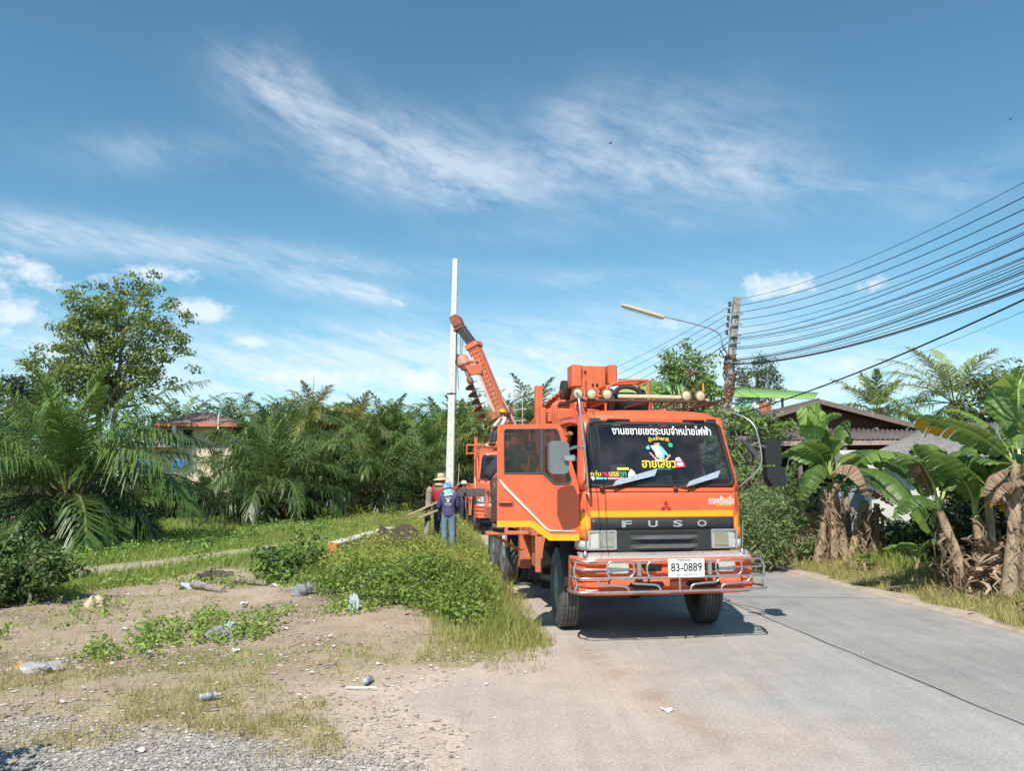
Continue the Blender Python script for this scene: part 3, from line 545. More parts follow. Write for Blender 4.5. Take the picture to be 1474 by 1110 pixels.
# ---------------------------------------------------------------- materials for made things
ORG = mat('orange truck paint', (0.80, 0.118, 0.040), 0.40, var=0.07, scale=2.5, c2=(0.62, 0.17, 0.085), c2amt=0.22, c2scale=2.2, coat=0.12)
ORF = mat('faded orange paint', (0.68, 0.15, 0.06), 0.55, var=0.14, scale=5, c2=(0.25, 0.07, 0.035), c2amt=0.12, c2scale=7)
def weather(m, z0, z1, amt):
    """road dust that thins out upwards, and faint vertical rain streaks, on a painted body"""
    t = m.node_tree; N, L = t.nodes, t.links; b = N['Principled BSDF']; src = b.inputs['Base Color'].links[0].from_socket; tcn = N.new('ShaderNodeTexCoord'); sp = N.new('ShaderNodeSeparateXYZ'); L.new(tcn.outputs['Object'], sp.inputs[0])
    mr = N.new('ShaderNodeMapRange'); mr.inputs[1].default_value = z1; mr.inputs[2].default_value = z0; mr.inputs[3].default_value = 0.04; mr.inputs[4].default_value = amt; L.new(sp.outputs[2], mr.inputs[0])
    nz = N.new('ShaderNodeTexNoise'); nz.inputs['Scale'].default_value = 4.5; nz.inputs['Detail'].default_value = 9; nz.inputs['Roughness'].default_value = .72; L.new(tcn.outputs['Object'], nz.inputs['Vector'])
    r = N.new('ShaderNodeValToRGB'); r.color_ramp.elements[0].position = .36; r.color_ramp.elements[1].position = .66; L.new(nz.outputs[0], r.inputs[0]); k = N.new('ShaderNodeMath'); k.operation = 'MULTIPLY'; L.new(mr.outputs[0], k.inputs[0]); L.new(r.outputs[0], k.inputs[1])
    mx = N.new('ShaderNodeMix'); mx.data_type = 'RGBA'; L.new(k.outputs[0], mx.inputs[0]); L.new(src, mx.inputs[6]); mx.inputs[7].default_value = (.36, .25, .18, 1)
    mp = N.new('ShaderNodeMapping'); mp.inputs['Scale'].default_value = (26, 26, 1.3); L.new(tcn.outputs['Object'], mp.inputs[0]); n2 = N.new('ShaderNodeTexNoise'); n2.inputs['Scale'].default_value = 1; n2.inputs['Detail'].default_value = 5; L.new(mp.outputs[0], n2.inputs['Vector'])
    m2 = N.new('ShaderNodeMapRange'); m2.inputs[1].default_value = .55; m2.inputs[2].default_value = .8; m2.inputs[3].default_value = 0; m2.inputs[4].default_value = .30; L.new(n2.outputs[0], m2.inputs[0]); m3 = N.new('ShaderNodeMix'); m3.data_type = 'RGBA'; L.new(m2.outputs[0], m3.inputs[0]); L.new(mx.outputs[2], m3.inputs[6]); m3.inputs[7].default_value = (.34, .10, .06, 1); L.new(m3.outputs[2], b.inputs['Base Color'])
weather(ORG, .6, 2.0, .42); weather(ORF, .6, 2.4, .6)
YEL = mat('yellow stripe paint', (0.92, 0.40, 0.015), 0.4, var=0.05)
BLK = mat('black plastic', (0.022, 0.022, 0.024), 0.45, var=0.2, scale=12)
DGR = mat('dark grey plastic', (0.065, 0.07, 0.075), 0.5, var=0.15, scale=10)
MGR = mat('grey mirror housing', (0.17, 0.18, 0.19), 0.4, var=0.1)
RUB = mat('black rubber', (0.018, 0.018, 0.018), 0.7, var=0.2)
TYR = mat('dusty tyre rubber', (0.10, 0.095, 0.09), 0.85, var=0.25, scale=8, bump=0.2, c2=(0.20, 0.17, 0.14), c2amt=0.15, c2scale=6)
CHR = mat('chromed steel', (0.60, 0.55, 0.53), 0.30, 0.9, var=0.08, scale=15)  # pinkish tint: reflection of the orange body put into the chrome colour
STL = mat('brushed pale steel', (0.55, 0.56, 0.58), 0.35, 0.7, var=0.12, scale=20)
CHQ = mat('worn chequer plate', (0.58, 0.52, 0.50), 0.5, 0.5, var=0.15, scale=30, bump=0.4, bscale=60)
WHT = mat('white paint', (0.80, 0.79, 0.77), 0.5, var=0.05)
RIM = mat('dirty steel rim', (0.34, 0.33, 0.32), 0.5, 0.5, var=0.2, c2=(0.16, 0.12, 0.09), c2amt=0.2)
CHS = mat('black chassis paint', (0.03, 0.028, 0.026), 0.6, var=0.3, c2=(0.10, 0.07, 0.05), c2amt=0.15)
RED = mat('red hose', (0.5, 0.02, 0.03), 0.5)
LENS = mat('clear lamp lens', (0.62, 0.63, 0.60), 0.12, 0.25, var=0.1, scale=30, coat=0.6)
REFL = mat('lamp reflector', (0.80, 0.80, 0.78), 0.12, 0.9)
AMB = mat('amber lens', (0.72, 0.17, 0.02), 0.25, var=0.1, coat=0.5)
CREAM = mat('cream lamp glass', (0.62, 0.52, 0.34), 0.3, var=0.12, scale=20, coat=0.4)
SEAT = mat('dark seat cloth', (0.035, 0.04, 0.055), 0.85)
WIND = glassmat('tinted windscreen', (0.50, 0.58, 0.68), 1.7, 0.62)
DOORG = glassmat('clear side window', (0.72, 0.66, 0.70), 0.8, 0.55)
TXW = mat('white lettering', (0.85, 0.85, 0.86), 0.5, var=0.02); TXY = mat('yellow lettering', (0.88, 0.62, 0.05), 0.5, var=0.05)
TXR = mat('red lettering', (0.75, 0.06, 0.09), 0.5); TXG = mat('green lettering', (0.03, 0.38, 0.2), 0.5); TXB = mat('blue sticker', (0.14, 0.50, 0.85), 0.5); TXK = mat('black lettering', (0.015, 0.015, 0.018), 0.5)
PINK = mat('pink sticker', (0.80, 0.30, 0.34), 0.5); ORT = mat('tan sticker', (0.62, 0.33, 0.16), 0.5)

VBL = mat('vent black', (0.008, 0.008, 0.008), 0.6)
HW = 1.05
def yf(x, z=0.0):                                         # front skin of the cab: gentle bow with rounded corners
    a = min(abs(x) / HW, 1.0); return 0.035 * a * a + 0.11 * max(0.0, (a - 0.88) / 0.12) ** 2.2
def lean(z): return max(0.0, z - 1.85) * 0.30
def ws(x, z):                                             # windscreen plane
    k = 1 - max(0.0, z - 1.85) * 0.11; return 0.012 + 0.035 * (x / HW / k) ** 2 + lean(z)
def fr(x, z): return yf(x) - 0.0
def wsx(u, z): return u * (0.985 - max(0.0, z - 1.85) * 0.115)
def wheel(parent, x, y, r=0.52, w=0.27, side=-1, turn=0.0, dual=False):
    """a wheel with its axis across the truck; the ribbed tread is in the mesh"""
    M = Matrix.Translation((x, y, r)) @ Matrix.Rotation(turn, 4, 'Z') @ Matrix.Rotation(R(90), 4, 'Y')
    mb = MB(); h = w / 2; prof = [(r * 0.56, -h * 0.80), (r * 0.62, -h), (r * 0.86, -h * 1.04), (r * 0.965, -h * 0.84)]
    for k in range(5):
        z0 = -h * 0.80 + k * h * 0.33; prof += [(r, z0), (r, z0 + h * 0.25), (r * 0.972, z0 + h * 0.26), (r * 0.972, z0 + h * 0.32)]
    prof = prof[:-2] + [(r * 0.965, h * 0.84), (r * 0.86, h * 1.04), (r * 0.62, h), (r * 0.56, h * 0.80), (r * 0.54, 0), (r * 0.56, -h * 0.80)]
    wh = link('wheel', None, parent); wh.location = (0, 0, 0)
    mb.lathe(prof, 44, M, smooth=False); t = mb.build('tyre', TYR, wh)
    mb = MB(); o = side
    rp = [(r * 0.57, o * h * 0.82), (r * 0.53, o * h * 0.86), (r * 0.50, o * h * 0.55), (r * 0.44, o * h * 0.28), (r * 0.30, o * h * 0.22), (r * 0.27, o * h * 0.6), (r * 0.20, o * h * 0.95), (0.001, o * h * 1.0)]
    mb.lathe(rp, 28, M, smooth=True)
    for k in range(10):
        a = k * 2 * math.pi / 10; mb.lathe([(0.018, o * h * 0.2), (0.018, o * h * 0.5), (0.001, o * h * 0.55)], 6, M @ Matrix.Translation((r * 0.36 * math.cos(a), r * 0.36 * math.sin(a), 0)))
    mb.build('rim', RIM, wh); return wh

def build_door(root, ang, ox=-1.04, oy=0.10):
    D = link('door', None, root); 
    D.location = (ox, oy, 0); D.rotation_euler = (0, 0, ang)
    outer = [(-1.0, 1.38), (-1.0, 2.58), (-.97, 2.63), (-.25, 2.63), (-.2, 2.58), (-.012, 1.90), (0, 1.84), (0, 1.24), (-.02, 1.22), (-.365, 1.22), (-.585, 1.38)]
    win = [(-.91, 2.03), (-.91, 2.55), (-.885, 2.57), (-.275, 2.57), (-.25, 2.54), (-.10, 1.96), (-.11, 1.915), (-.15, 1.90), (-.29, 1.90), (-.43, 2.03)]
    mb = MB(); mb.prism(outer, [win], -0.025, 0.025)
    mb.build('door_panel', ORG, D)
    mb = MB(); gk = []
    for a, b in zip(win, win[1:] + win[:1]): pass
    mb.tube([(p[0], -0.028, p[1]) for p in win], 0.011, 6, closed=True); mb.box((-.455, -0.02, 2.30), (0.035, 0.03, 0.54), 0.005); mb.bar((-.455, -.02, 2.05), (-.30, -.02, 1.905), 0.03, 0.03)
    mb.build('window_frame', DGR, D)
    mb = MB(); mb.prism(win, [], -0.004, 0.004); mb.build('window_pane', DOORG, D)
    fl = lambda x, z: 0.0
    mb = MB(); b = 0.075
    st = [(-1.0, 1.38), (-.585, 1.38), (-.365, 1.22), (0, 1.22), (0, 1.22 + b), (-.335, 1.22 + b), (-.555, 1.38 + b), (-1.0, 1.38 + b)]
    mb.prism(st, [], -0.030, -0.026); mb.build('stripe', YEL, D)
    mb = MB(); mb.tube([(-.97, -.028, 1.95), (-.90, -.03, 1.86), (-.42, -.03, 1.375), (-.36, -.03, 1.335), (-.05, -.03, 1.33)], [.012, .02, .016, .012, .006], 6)
    mb.build('trim_line', mat('pale pink trim', (0.75, 0.62, 0.56), 0.5), D)
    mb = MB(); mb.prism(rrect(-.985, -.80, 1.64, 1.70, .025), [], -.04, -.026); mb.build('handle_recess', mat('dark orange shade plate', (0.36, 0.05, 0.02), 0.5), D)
    mb = MB(); mb.tube([(-.975, -.03, 1.672), (-.95, -.06, 1.68), (-.84, -.06, 1.68), (-.815, -.03, 1.672)], 0.013, 6); mb.box((-.93, -.028, 1.575), (.022, .012, .022), .004)
    mb.build('handle', ORF, D)
    # inner lining, seen only from behind
    mb = MB(); mb.prism([(-.95, 1.42), (-.95, 2.0), (-.45, 2.0), (-.30, 1.87), (-.05, 1.87), (-.05, 1.27), (-.36, 1.27), (-.58, 1.42)], [], .026, .04); mb.build('lining', DGR, D)
    return D

def build_cab(root, detail=True, door_open=R(-10)):
    cab = link('cab', None, root)
    # front skin below the windscreen
    mb = MB(); mb.grid(lambda u, v: ((u * 2 - 1) * HW, yf((u * 2 - 1) * HW), 1.10 + v * 0.75), 61, 6, thick=(0, .05, 0))
    mb.grid(lambda u, v: ((u * 2 - 1) * HW, yf((u * 2 - 1) * HW) + v * 0.16, 1.85 + v * 0.012), 61, 4)
    # roof: bowed shell with a rounded front brow
    def roof(u, v):
        x = (u * 2 - 1); hw = 0.955 + 0.03 * min(1, v * 3); e = abs(x) ** 6
        if v < 0.25: t = v / 0.25; y = lean(2.70) - 0.015 + 0.15 * (1 - math.cos(t * 1.57)); z = 2.69 + 0.15 * math.sin(t * 1.57)
        else: t = (v - 0.25) / 0.75; y = lean(2.70) + 0.135 + t * 1.30; z = 2.84 + 0.035 * math.sin(min(1, t * 2.2) * 1.57)
        return (x * hw, y + 0.035 * x * x + 0.06 * e * (v < .3), z - 0.03 * x * x - 0.13 * abs(x) ** 10)
    mb.grid(roof, 41, 22, thick=(0, .01, -.03))
    # pillars
    for s in (-1, 1):
        def pil(u, v):
            z = 1.83 + v * 0.92; xo = s * (HW - 0.002 - max(0, z - 1.85) * 0.10); xi = s * (0.945 - max(0, z - 1.85) * 0.108)
            if u < 0.5: t = u * 2; x = xi + (xo - xi) * (t ** 0.8); return (x, ws(x * .985, z) - 0.01 + 0.08 * t ** 3, z)
            t = (u - 0.5) * 2; return (xo, ws(xo * .985, z) + 0.07 + 0.06 * t, z)
        mb.grid(pil, 12, 8, thick=(-s * .02, .03, 0))
        # side walls: right side closed (with a window), left side has the door opening
        yA, yB = 0.13, 1.72; w = []
        M = Matrix(((0, s, 0, 0), (1, 0, 0, 0), (0, 0, 1, 0), (0, 0, 0, 1)))   # prism x -> y, prism y -> x
        if s > 0 or door_open is None:
            out = [(yA, 1.2), (0.45, 1.22), (0.7, 1.42), (1.35, 1.45), (yB, 1.3), (yB, 2.7), (1.5, 2.80), (0.44, 2.76), (0.13, 1.85)]; hole = [(0.28, 1.95), (0.50, 2.6), (1.15, 2.6), (1.15, 1.95)]
        else:
            out = [(1.10, 1.30), (yB, 1.3), (yB, 2.7), (1.5, 2.80), (0.44, 2.76), (0.40, 2.66), (1.10, 2.66)]; hole = None
        b = MB(); b.prism(out, [hole] if hole else [], HW - .04, HW - .002)
        vv = [(s * (p[1] - max(0, p[2] - 1.85) * .10), p[0], p[2]) for p in b.v]; mb.add(vv, [tuple(reversed(f)) for f in b.f] if s > 0 else b.f)
    mb.box((0, 1.74, 2.0), (2.06, .04, 1.45), .01); mb.box((0, .9, 1.25), (2.0, 1.6, .06))
    mb.box((0, 1.76, 1.9), (1.5, .03, .5), .01)
    mb.build('body', ORG, cab)
    # side stripe pieces and corner steps
    mb = MB(); st = [(-.93, 1.495), (.93, 1.495), (.93, 1.30), (1.05, 1.30), (1.05, 1.52), (1.01, 1.575), (-.97, 1.575), (-1.03, 1.575), (-1.03, 1.40), (-1.05, 1.40), (-1.05, 1.33), (-.95, 1.33), (-.93, 1.40)]
    b = MB(); n = 40
    def band(x0, x1, z0, z1):
        mb.grid(lambda u, v: (x0 + u * (x1 - x0), yf(x0 + u * (x1 - x0)) - .004, z0 + v * (z1 - z0)), 24, 2)
    band(-.97, .97, 1.50, 1.575); band(-1.035, -.93, 1.33, 1.50); band(.935, 1.04, 1.33, 1.50); band(-1.049, -.97, 1.50, 1.55); band(.97, 1.049, 1.50, 1.55)
    mb.build('stripe', YEL, cab)
    # seams
    mb = MB()
    for z in (1.805,): mb.grid(lambda u, v: ((u * 2 - 1) * .96, yf((u * 2 - 1) * .96) - .0035, z + (v - .5) * .012), 40, 2)
    for s in (-1, 1): mb.grid(lambda u, v: (s * (.955 + u * .010), yf(.955) - .0035, 1.52 + v * .30), 2, 6)
    mb.build('seam', mat('seam shadow gap', (0.20, 0.03, 0.012), 0.8), cab)
    # windscreen with rubber gasket and black header
    zt, zb = 2.665, 1.885
    def wsp(u, v):
        z = zb + v * (zt - zb); x = wsx(u * 2 - 1, z) * 0.965; return (x, ws(x, z) - .004, z)
    W = link('windscreen', None, cab)
    mb = MB(); mb.grid(wsp, 25, 12); mb.build('glass', WIND, W)
    def edge(inset=0.0):
        P = []
        for (a, b) in rrect(-1 + inset, 1 - inset, 0, 1, 0.10, 6):
            z = zb - .01 + b * (zt - zb + .02); x = wsx(a, z) * .975; P.append((x, ws(x, z) - .008, z))
        return P
    mb = MB(); mb.tube(edge(), 0.024, 8, closed=True); mb.build('gasket', RUB, W)
    mb = MB(); mb.grid(lambda u, v: ((wsx(1, 2.69) * .955) * (u * 2 - 1), ws((u * 2 - 1) * .9, 2.645 + v * .085) - .016, 2.645 + v * .085), 24, 3)
    mb.build('header_band', mat('black header', (0.035, 0.037, 0.04), 0.35), W)
    for xc in (-.48, .52): mb = MB(); mb.box((xc, ws(xc, 2.70) - .03, 2.70), (.30, .02, .03), .008); mb.build('header_vent', VBL, W)
    # grille
    G = link('grille', None, cab)
    mb = MB(); mb.grid(lambda u, v: ((u * 2 - 1) * .915, yf((u * 2 - 1) * .915) - .010, 1.345 + v * .145), 40, 3, thick=(0, .006, 0))
    low = [(-.60, 1.10), (.60, 1.10), (.60, 1.34), (-.60, 1.34)]; sl = []
    mb.prism([(-.60, 1.095), (.60, 1.095), (.60, 1.345), (-.60, 1.345)], [[(-.43, 1.235), (.43, 1.235), (.43, 1.315), (-.43, 1.315)], [(-.43, 1.125), (.43, 1.125), (.43, 1.205), (-.43, 1.205)]], -.02, .0, fn=lambda x, z: .012)
    mb.build('grille_panel', mat('grille black', (0.030, 0.031, 0.032), 0.42, var=0.15), G)
    mb = MB(); mb.box((0, -.0045, 1.22), (.9, .005, .22)); 
    for k in range(26): mb.box((-.41 + k * .033, -.008, 1.22), (.008, .006, .2))
    mb.build('radiator_screen', RUB, G)
    mb = MB()
    for zc in (1.262, 1.152):
        mb.add([(-.43, -.008, zc - .028), (.43, -.008, zc - .028), (.43, -.012, zc + .018), (-.43, -.012, zc + .018), (-.30, -.045, zc - .028), (.30, -.045, zc - .028), (.22, -.02, zc + .012), (-.22, -.02, zc + .012)],
               [(0, 4, 7, 3), (4, 5, 6, 7), (5, 1, 2, 6), (0, 1, 5, 4), (3, 7, 6, 2)])
    mb.build('louvre', mat('louvre grey', (0.085, 0.087, 0.09), 0.4), G)
    if detail:
        for ch, xc in zip('FUSO', (-.375, -.045, .275, .59)): mb = MB(); write(mb, ch, xc - .10, 1.418, lambda x, z: yf(x), width=.125, height=.082, bold=.03, off=.016); mb.build('lettering', STL, G)
        e = MB(); xc, zc = 0.03, 1.620
        for a in (90, 210, 330):
            c_, s_ = math.cos(R(a)), math.sin(R(a)); q = [(0.004, 0), (.042, .025), (.080, 0), (.042, -.025)]
            e.prism([(xc + p[0] * c_ - p[1] * s_, zc + p[0] * s_ + p[1] * c_) for p in q], [], -.010, -.003, fn=lambda x, z: yf(x))
        e.build('emblem', mat('red emblem', (0.45, 0.015, 0.02), 0.35), cab)
    # lamps
    for s in (-1, 1):
        x0, x1 = (s * .605, s * .955); a, b_ = min(x0, x1), max(x0, x1)
        H = link('headlight', None, cab); mb = MB()
        mb.prism(rrect(a, b_, 1.115, 1.345, .015, 3), [rrect(a + .02, b_ - .02, 1.135, 1.325, .012, 3)], -.03, .02, fn=lambda x, z: yf(x) * .6 + .01); mb.build('bezel', STL, H)
        mb = MB(); mb.grid(lambda u, v: (a + .02 + u * (b_ - a - .04), .014 + .02 * s * (u - .5) - .012 * math.sin(u * 3.14), 1.135 + v * .19), 10, 6)
        mb.build('lens', LENS, H)
        mb = MB(); cx = s * .735
        mb.prism(rrect(cx - .095, cx + .095, 1.15, 1.31, .02, 3), [], -.012, .004); mb.build('reflector', REFL, H)
        I = link('indicator', None, cab); mb = MB()
        def ind(z0, z1): mb.grid(lambda u, v: (s * (.958 + .108 * math.sin(u * 1.57)), yf(.96) * .5 - .02 + .26 * (1 - math.cos(u * 1.57)), z0 + v * (z1 - z0)), 10, 3, thick=(-s * .03, .02, 0))
        ind(1.225, 1.36); mb.build('amber_lens', AMB, I); mb = MB(); ind(1.11, 1.220); mb.build('side_lens', LENS, I)
    # bumper
    B = link('bumper', None, cab); BS = .04
    prof = [(.30, 1.02), (-.05, 1.03), (-.13, 1.015), (-.16, .985), (-.16, .955), (-.115, .93), (-.115, .905), (-.15, .885), (-.15, .845), (-.105, .815), (-.105, .765), (-.15, .735), (-.15, .69), (-.115, .665), (-.135, .63), (-.13, .60), (-.05, .575), (.30, .575)]
    xs = [-1.17, -1.165, -1.15, -1.12, -1.05, -.9, -.6, 0, .6, .9, 1.05, 1.12, 1.15, 1.165, 1.17]
    def bend(x): a = abs(x); return 0.03 * a * a + 0.30 * max(0.0, (a - .95) / .22) ** 2.6
    mb = MB(); V_ = [(x + BS, p[0] + bend(x) * (1 if p[0] < .25 else 0), p[1]) for x in xs for p in prof]; k = len(prof); F_ = []
    for i in range(len(xs) - 1):
        for j in range(k - 1): F_.append((i * k + j, i * k + j + 1, (i + 1) * k + j + 1, (i + 1) * k + j))
    mb.add(V_, [tuple(reversed(f)) for f in F_]); mb.add(V_[:k], [tuple(range(k))]); mb.add(V_[-k:], [tuple(reversed(range(k)))]); 
    mb.build('beam', ORG, B)
    mb = MB(); mb.grid(lambda u, v: ((u * 2 - 1) * 1.10 + BS, -.165 + bend((u * 2 - 1) * 1.10) + v * .16, .985 + v * .095), 30, 3, thick=(0, .01, -.004)); mb.build('step_plate', CHQ, B)
    for (x0, x1, z0, z1) in ((-.36, -.13, .86, .955), (.37, .60, .86, .955)):
        mb = MB(); mb.box(((x0 + x1) / 2 + BS, -.10, (z0 + z1) / 2), (x1 - x0, .11, z1 - z0), .015); mb.build('air_slot', VBL, B)
    for (x0, x1) in ((-.55, -.10), (.16, .62)):
        mb = MB(); mb.prism([(x0 + BS, .70), (x0 + .08 + BS, .665), (x1 - .08 + BS, .665), (x1 + BS, .70), (x1 - .03 + BS, .745), (x0 + .03 + BS, .745)], [], -.153, -.06, fn=lambda x, z: bend(x)); mb.build('air_slot', VBL, B)
    for s in (-1, 1):
        f = link('fog_lamp', None, B); mb = MB(); xc = s * .675 + BS
        mb.prism(rrect(xc - .13, xc + .13, .85, .965, .03, 4), [], -.165, -.11, fn=lambda x, z: bend(x)); mb.build('lens', LENS, f)
    if detail:
        mb = MB(); yb = -.255
        def rail(z, x, r, drop=0.0): 
            P = [(-x + .06, .25, z), (-x - .005, .02, z)] + [(-x * .97, yb * .55, z - drop)] + [(t, yb + .045 * (t / x) ** 2, z - drop) for t in np.linspace(-x * .9, x * .9, 9)] + [(x * .97, yb * .55, z - drop), (x + .005, .02, z), (x - .06, .25, z)]
            mb.tube([(p[0] + BS, p[1], p[2]) for p in spline(P, 4)], r, 8)
        rail(.805, 1.215, .015); rail(.645, 1.235, .015)
        for s in (-1, 1):
            mb.tube([(s * q + BS, y_, z_) for q, y_, z_ in spline([(1.17, .2, .99), (1.185, -.02, 1.01), (1.10, -.19, 1.0), (.80, -.225, 1.0), (.66, -.225, .985)], 4)], .013, 8)
            mb.tube([(s * q + BS, y_, z_) for q, y_, z_ in spline([(1.17, .15, .90), (1.19, -.02, .905), (1.10, -.18, .905), (.83, -.225, .905)], 4)], .012, 8)
            mb.tube([(s * q + BS, y_, z_) for q, y_, z_ in spline([(1.16, -.08, 1.0), (1.20, -.09, .9), (1.19, -.10, .8), (1.17, -.11, .72), (1.20, -.11, .645)], 4)], .013, 8)
            xc = s * .675; mb.tube([(p[0] + BS, -.24, p[1]) for p in rrect(xc - .165, xc + .165, .815, 1.0, .07, 6)], .012, 8, closed=True)
            mb.tube([(s * p[0] + BS, -.235, p[1]) for p in spline([(.26, .985), (.33, .97), (.35, .90), (.33, .83), (.26, .81)], 4)], .014, 8)
            mb.tube([(s * p[0] + BS, -.235, p[1]) for p in spline([(.96, .80), (.90, .735), (.72, .72), (.60, .70), (.57, .645)], 5)], .014, 8)
            mb.tube([(s * p[0] + BS, -.235, p[1]) for p in spline([(.56, .80), (.52, .745), (.36, .73), (.22, .71), (.18, .645)], 5)], .014, 8)
            mb.box((s * .44 + BS, -.20, .905), (.055, .06, .17), .006); mb.box((s * .44 + BS, -.10, .95), (.05, .2, .03))
        mb.tube([(.03 + BS, -.295, .80), (.03 + BS, -.295, .645)], .012, 8)
        mb.build('bull_bar', CHR, B)
        P_ = link('number_plate', None, B); mb = MB(); xc = .155
        mb.prism(rrect(xc - .225, xc + .225, .81, 1.025, .012, 3), [], -.30, -.288); mb.build('plate', mat('white number plate', (0.80, 0.80, 0.82), 0.35, var=0.04), P_)
        mb = MB(); sf = lambda x, z: -.30
        write(mb, '83-0889', xc, .925, sf, width=.385, height=.098, bold=.012, off=.003); write(mb, 'THAILAND', xc - .03, 1.008, sf, width=.17, height=.020, bold=.02, off=.003)
        write(mb, '01', xc + .15, 1.006, sf, width=.04, height=.018, off=.003)
        mb.build('registration', TXK, P_); mb = MB(); write(mb, 'สุราษฎร์ธานี', xc, .838, sf, width=.25, height=.040, bold=.0, off=.003); mb.build('province', mat('grey green lettering', (0.12, 0.16, 0.14), 0.5), P_)
    # wipers with their pale spoiler plates
    for (xa, za, xb, zb_) in ((-.66, 1.875, -.06, 2.035), (.28, 1.865, .76, 2.015)):
        wp = link('wiper', None, cab); mb = MB(); y_ = lambda z: ws(0.3, max(z, 1.85)) - .07
        q = [(xa, za), (xb - .05, zb_ - .035), (xb, zb_ + .055), (xa + .05, za + .065)]
        mb.prism(q, [], -.006, .0, fn=lambda x, z: y_(z)); mb.build('spoiler_plate', mat('brushed wiper plate', (0.50, 0.54, 0.60), 0.35, 0.45, var=0.15, scale=18), wp)
        mb = MB(); mb.tube([(xa - .12, .02, za - .02), (xa + .1, y_(za) + .02, za + .01), (xb - .1, y_(zb_) + .02, zb_ - .02)], .012, 6); mb.lathe([(.03, 0), (.03, .05), (.015, .06)], 10, Matrix.Translation((xa - .12, .03, za - .02)) @ Matrix.Rotation(R(100), 4, 'X'))
        mb.build('arm', mat('dark red arm', (0.12, 0.02, 0.015), 0.5), wp)
    # interior
    It = link('interior', None, cab)
    mb = MB(); mb.box((0, .42, 1.78), (1.92, .42, .16), .04); mb.box((0, .33, 1.55), (1.9, .2, .5), .03); mb.build('dashboard', DGR, It)
    for s in (-1, 1):
        st_ = link('seat', None, It); mb = MB(); mb.box((s * .55, 1.2, 1.62), (.55, .5, .16), .05); mb.box((s * .55, 1.50, 2.0), (.52, .14, .72), .06, Matrix.Rotation(R(-10), 4, 'X')); mb.box((s * .55, 1.58, 2.43), (.28, .1, .2), .04); mb.build('cushion', SEAT, st_)
    mb = MB(); mb.box((0, 1.69, 2.0), (1.96, .02, 1.4)); mb.box((0, 1.0, 2.77), (1.7, 1.0, .02)); mb.build('headlining', mat('dark headlining', (0.03, 0.035, 0.05), 0.9), It)
    mb = MB(); c_ = Vector((.55, .78, 1.98)); M_ = Matrix.Translation(c_) @ Matrix.Rotation(R(62), 4, 'X')
    mb.tube([M_ @ Vector((.21 * math.cos(a), .21 * math.sin(a), 0)) for a in np.linspace(0, 6.283, 29)[:-1]], .014, 8, closed=True)
    for a in (0, 120, 240): mb.tube([M_ @ Vector((0, 0, -.03)), M_ @ Vector((.2 * math.cos(R(a + 90)), .2 * math.sin(R(a + 90)), 0))], .011, 6)
    mb.tube([M_ @ Vector((0, 0, -.03)), (.55, .45, 1.72)], .03, 8); mb.build('steering_wheel', BLK, It)
    return cab

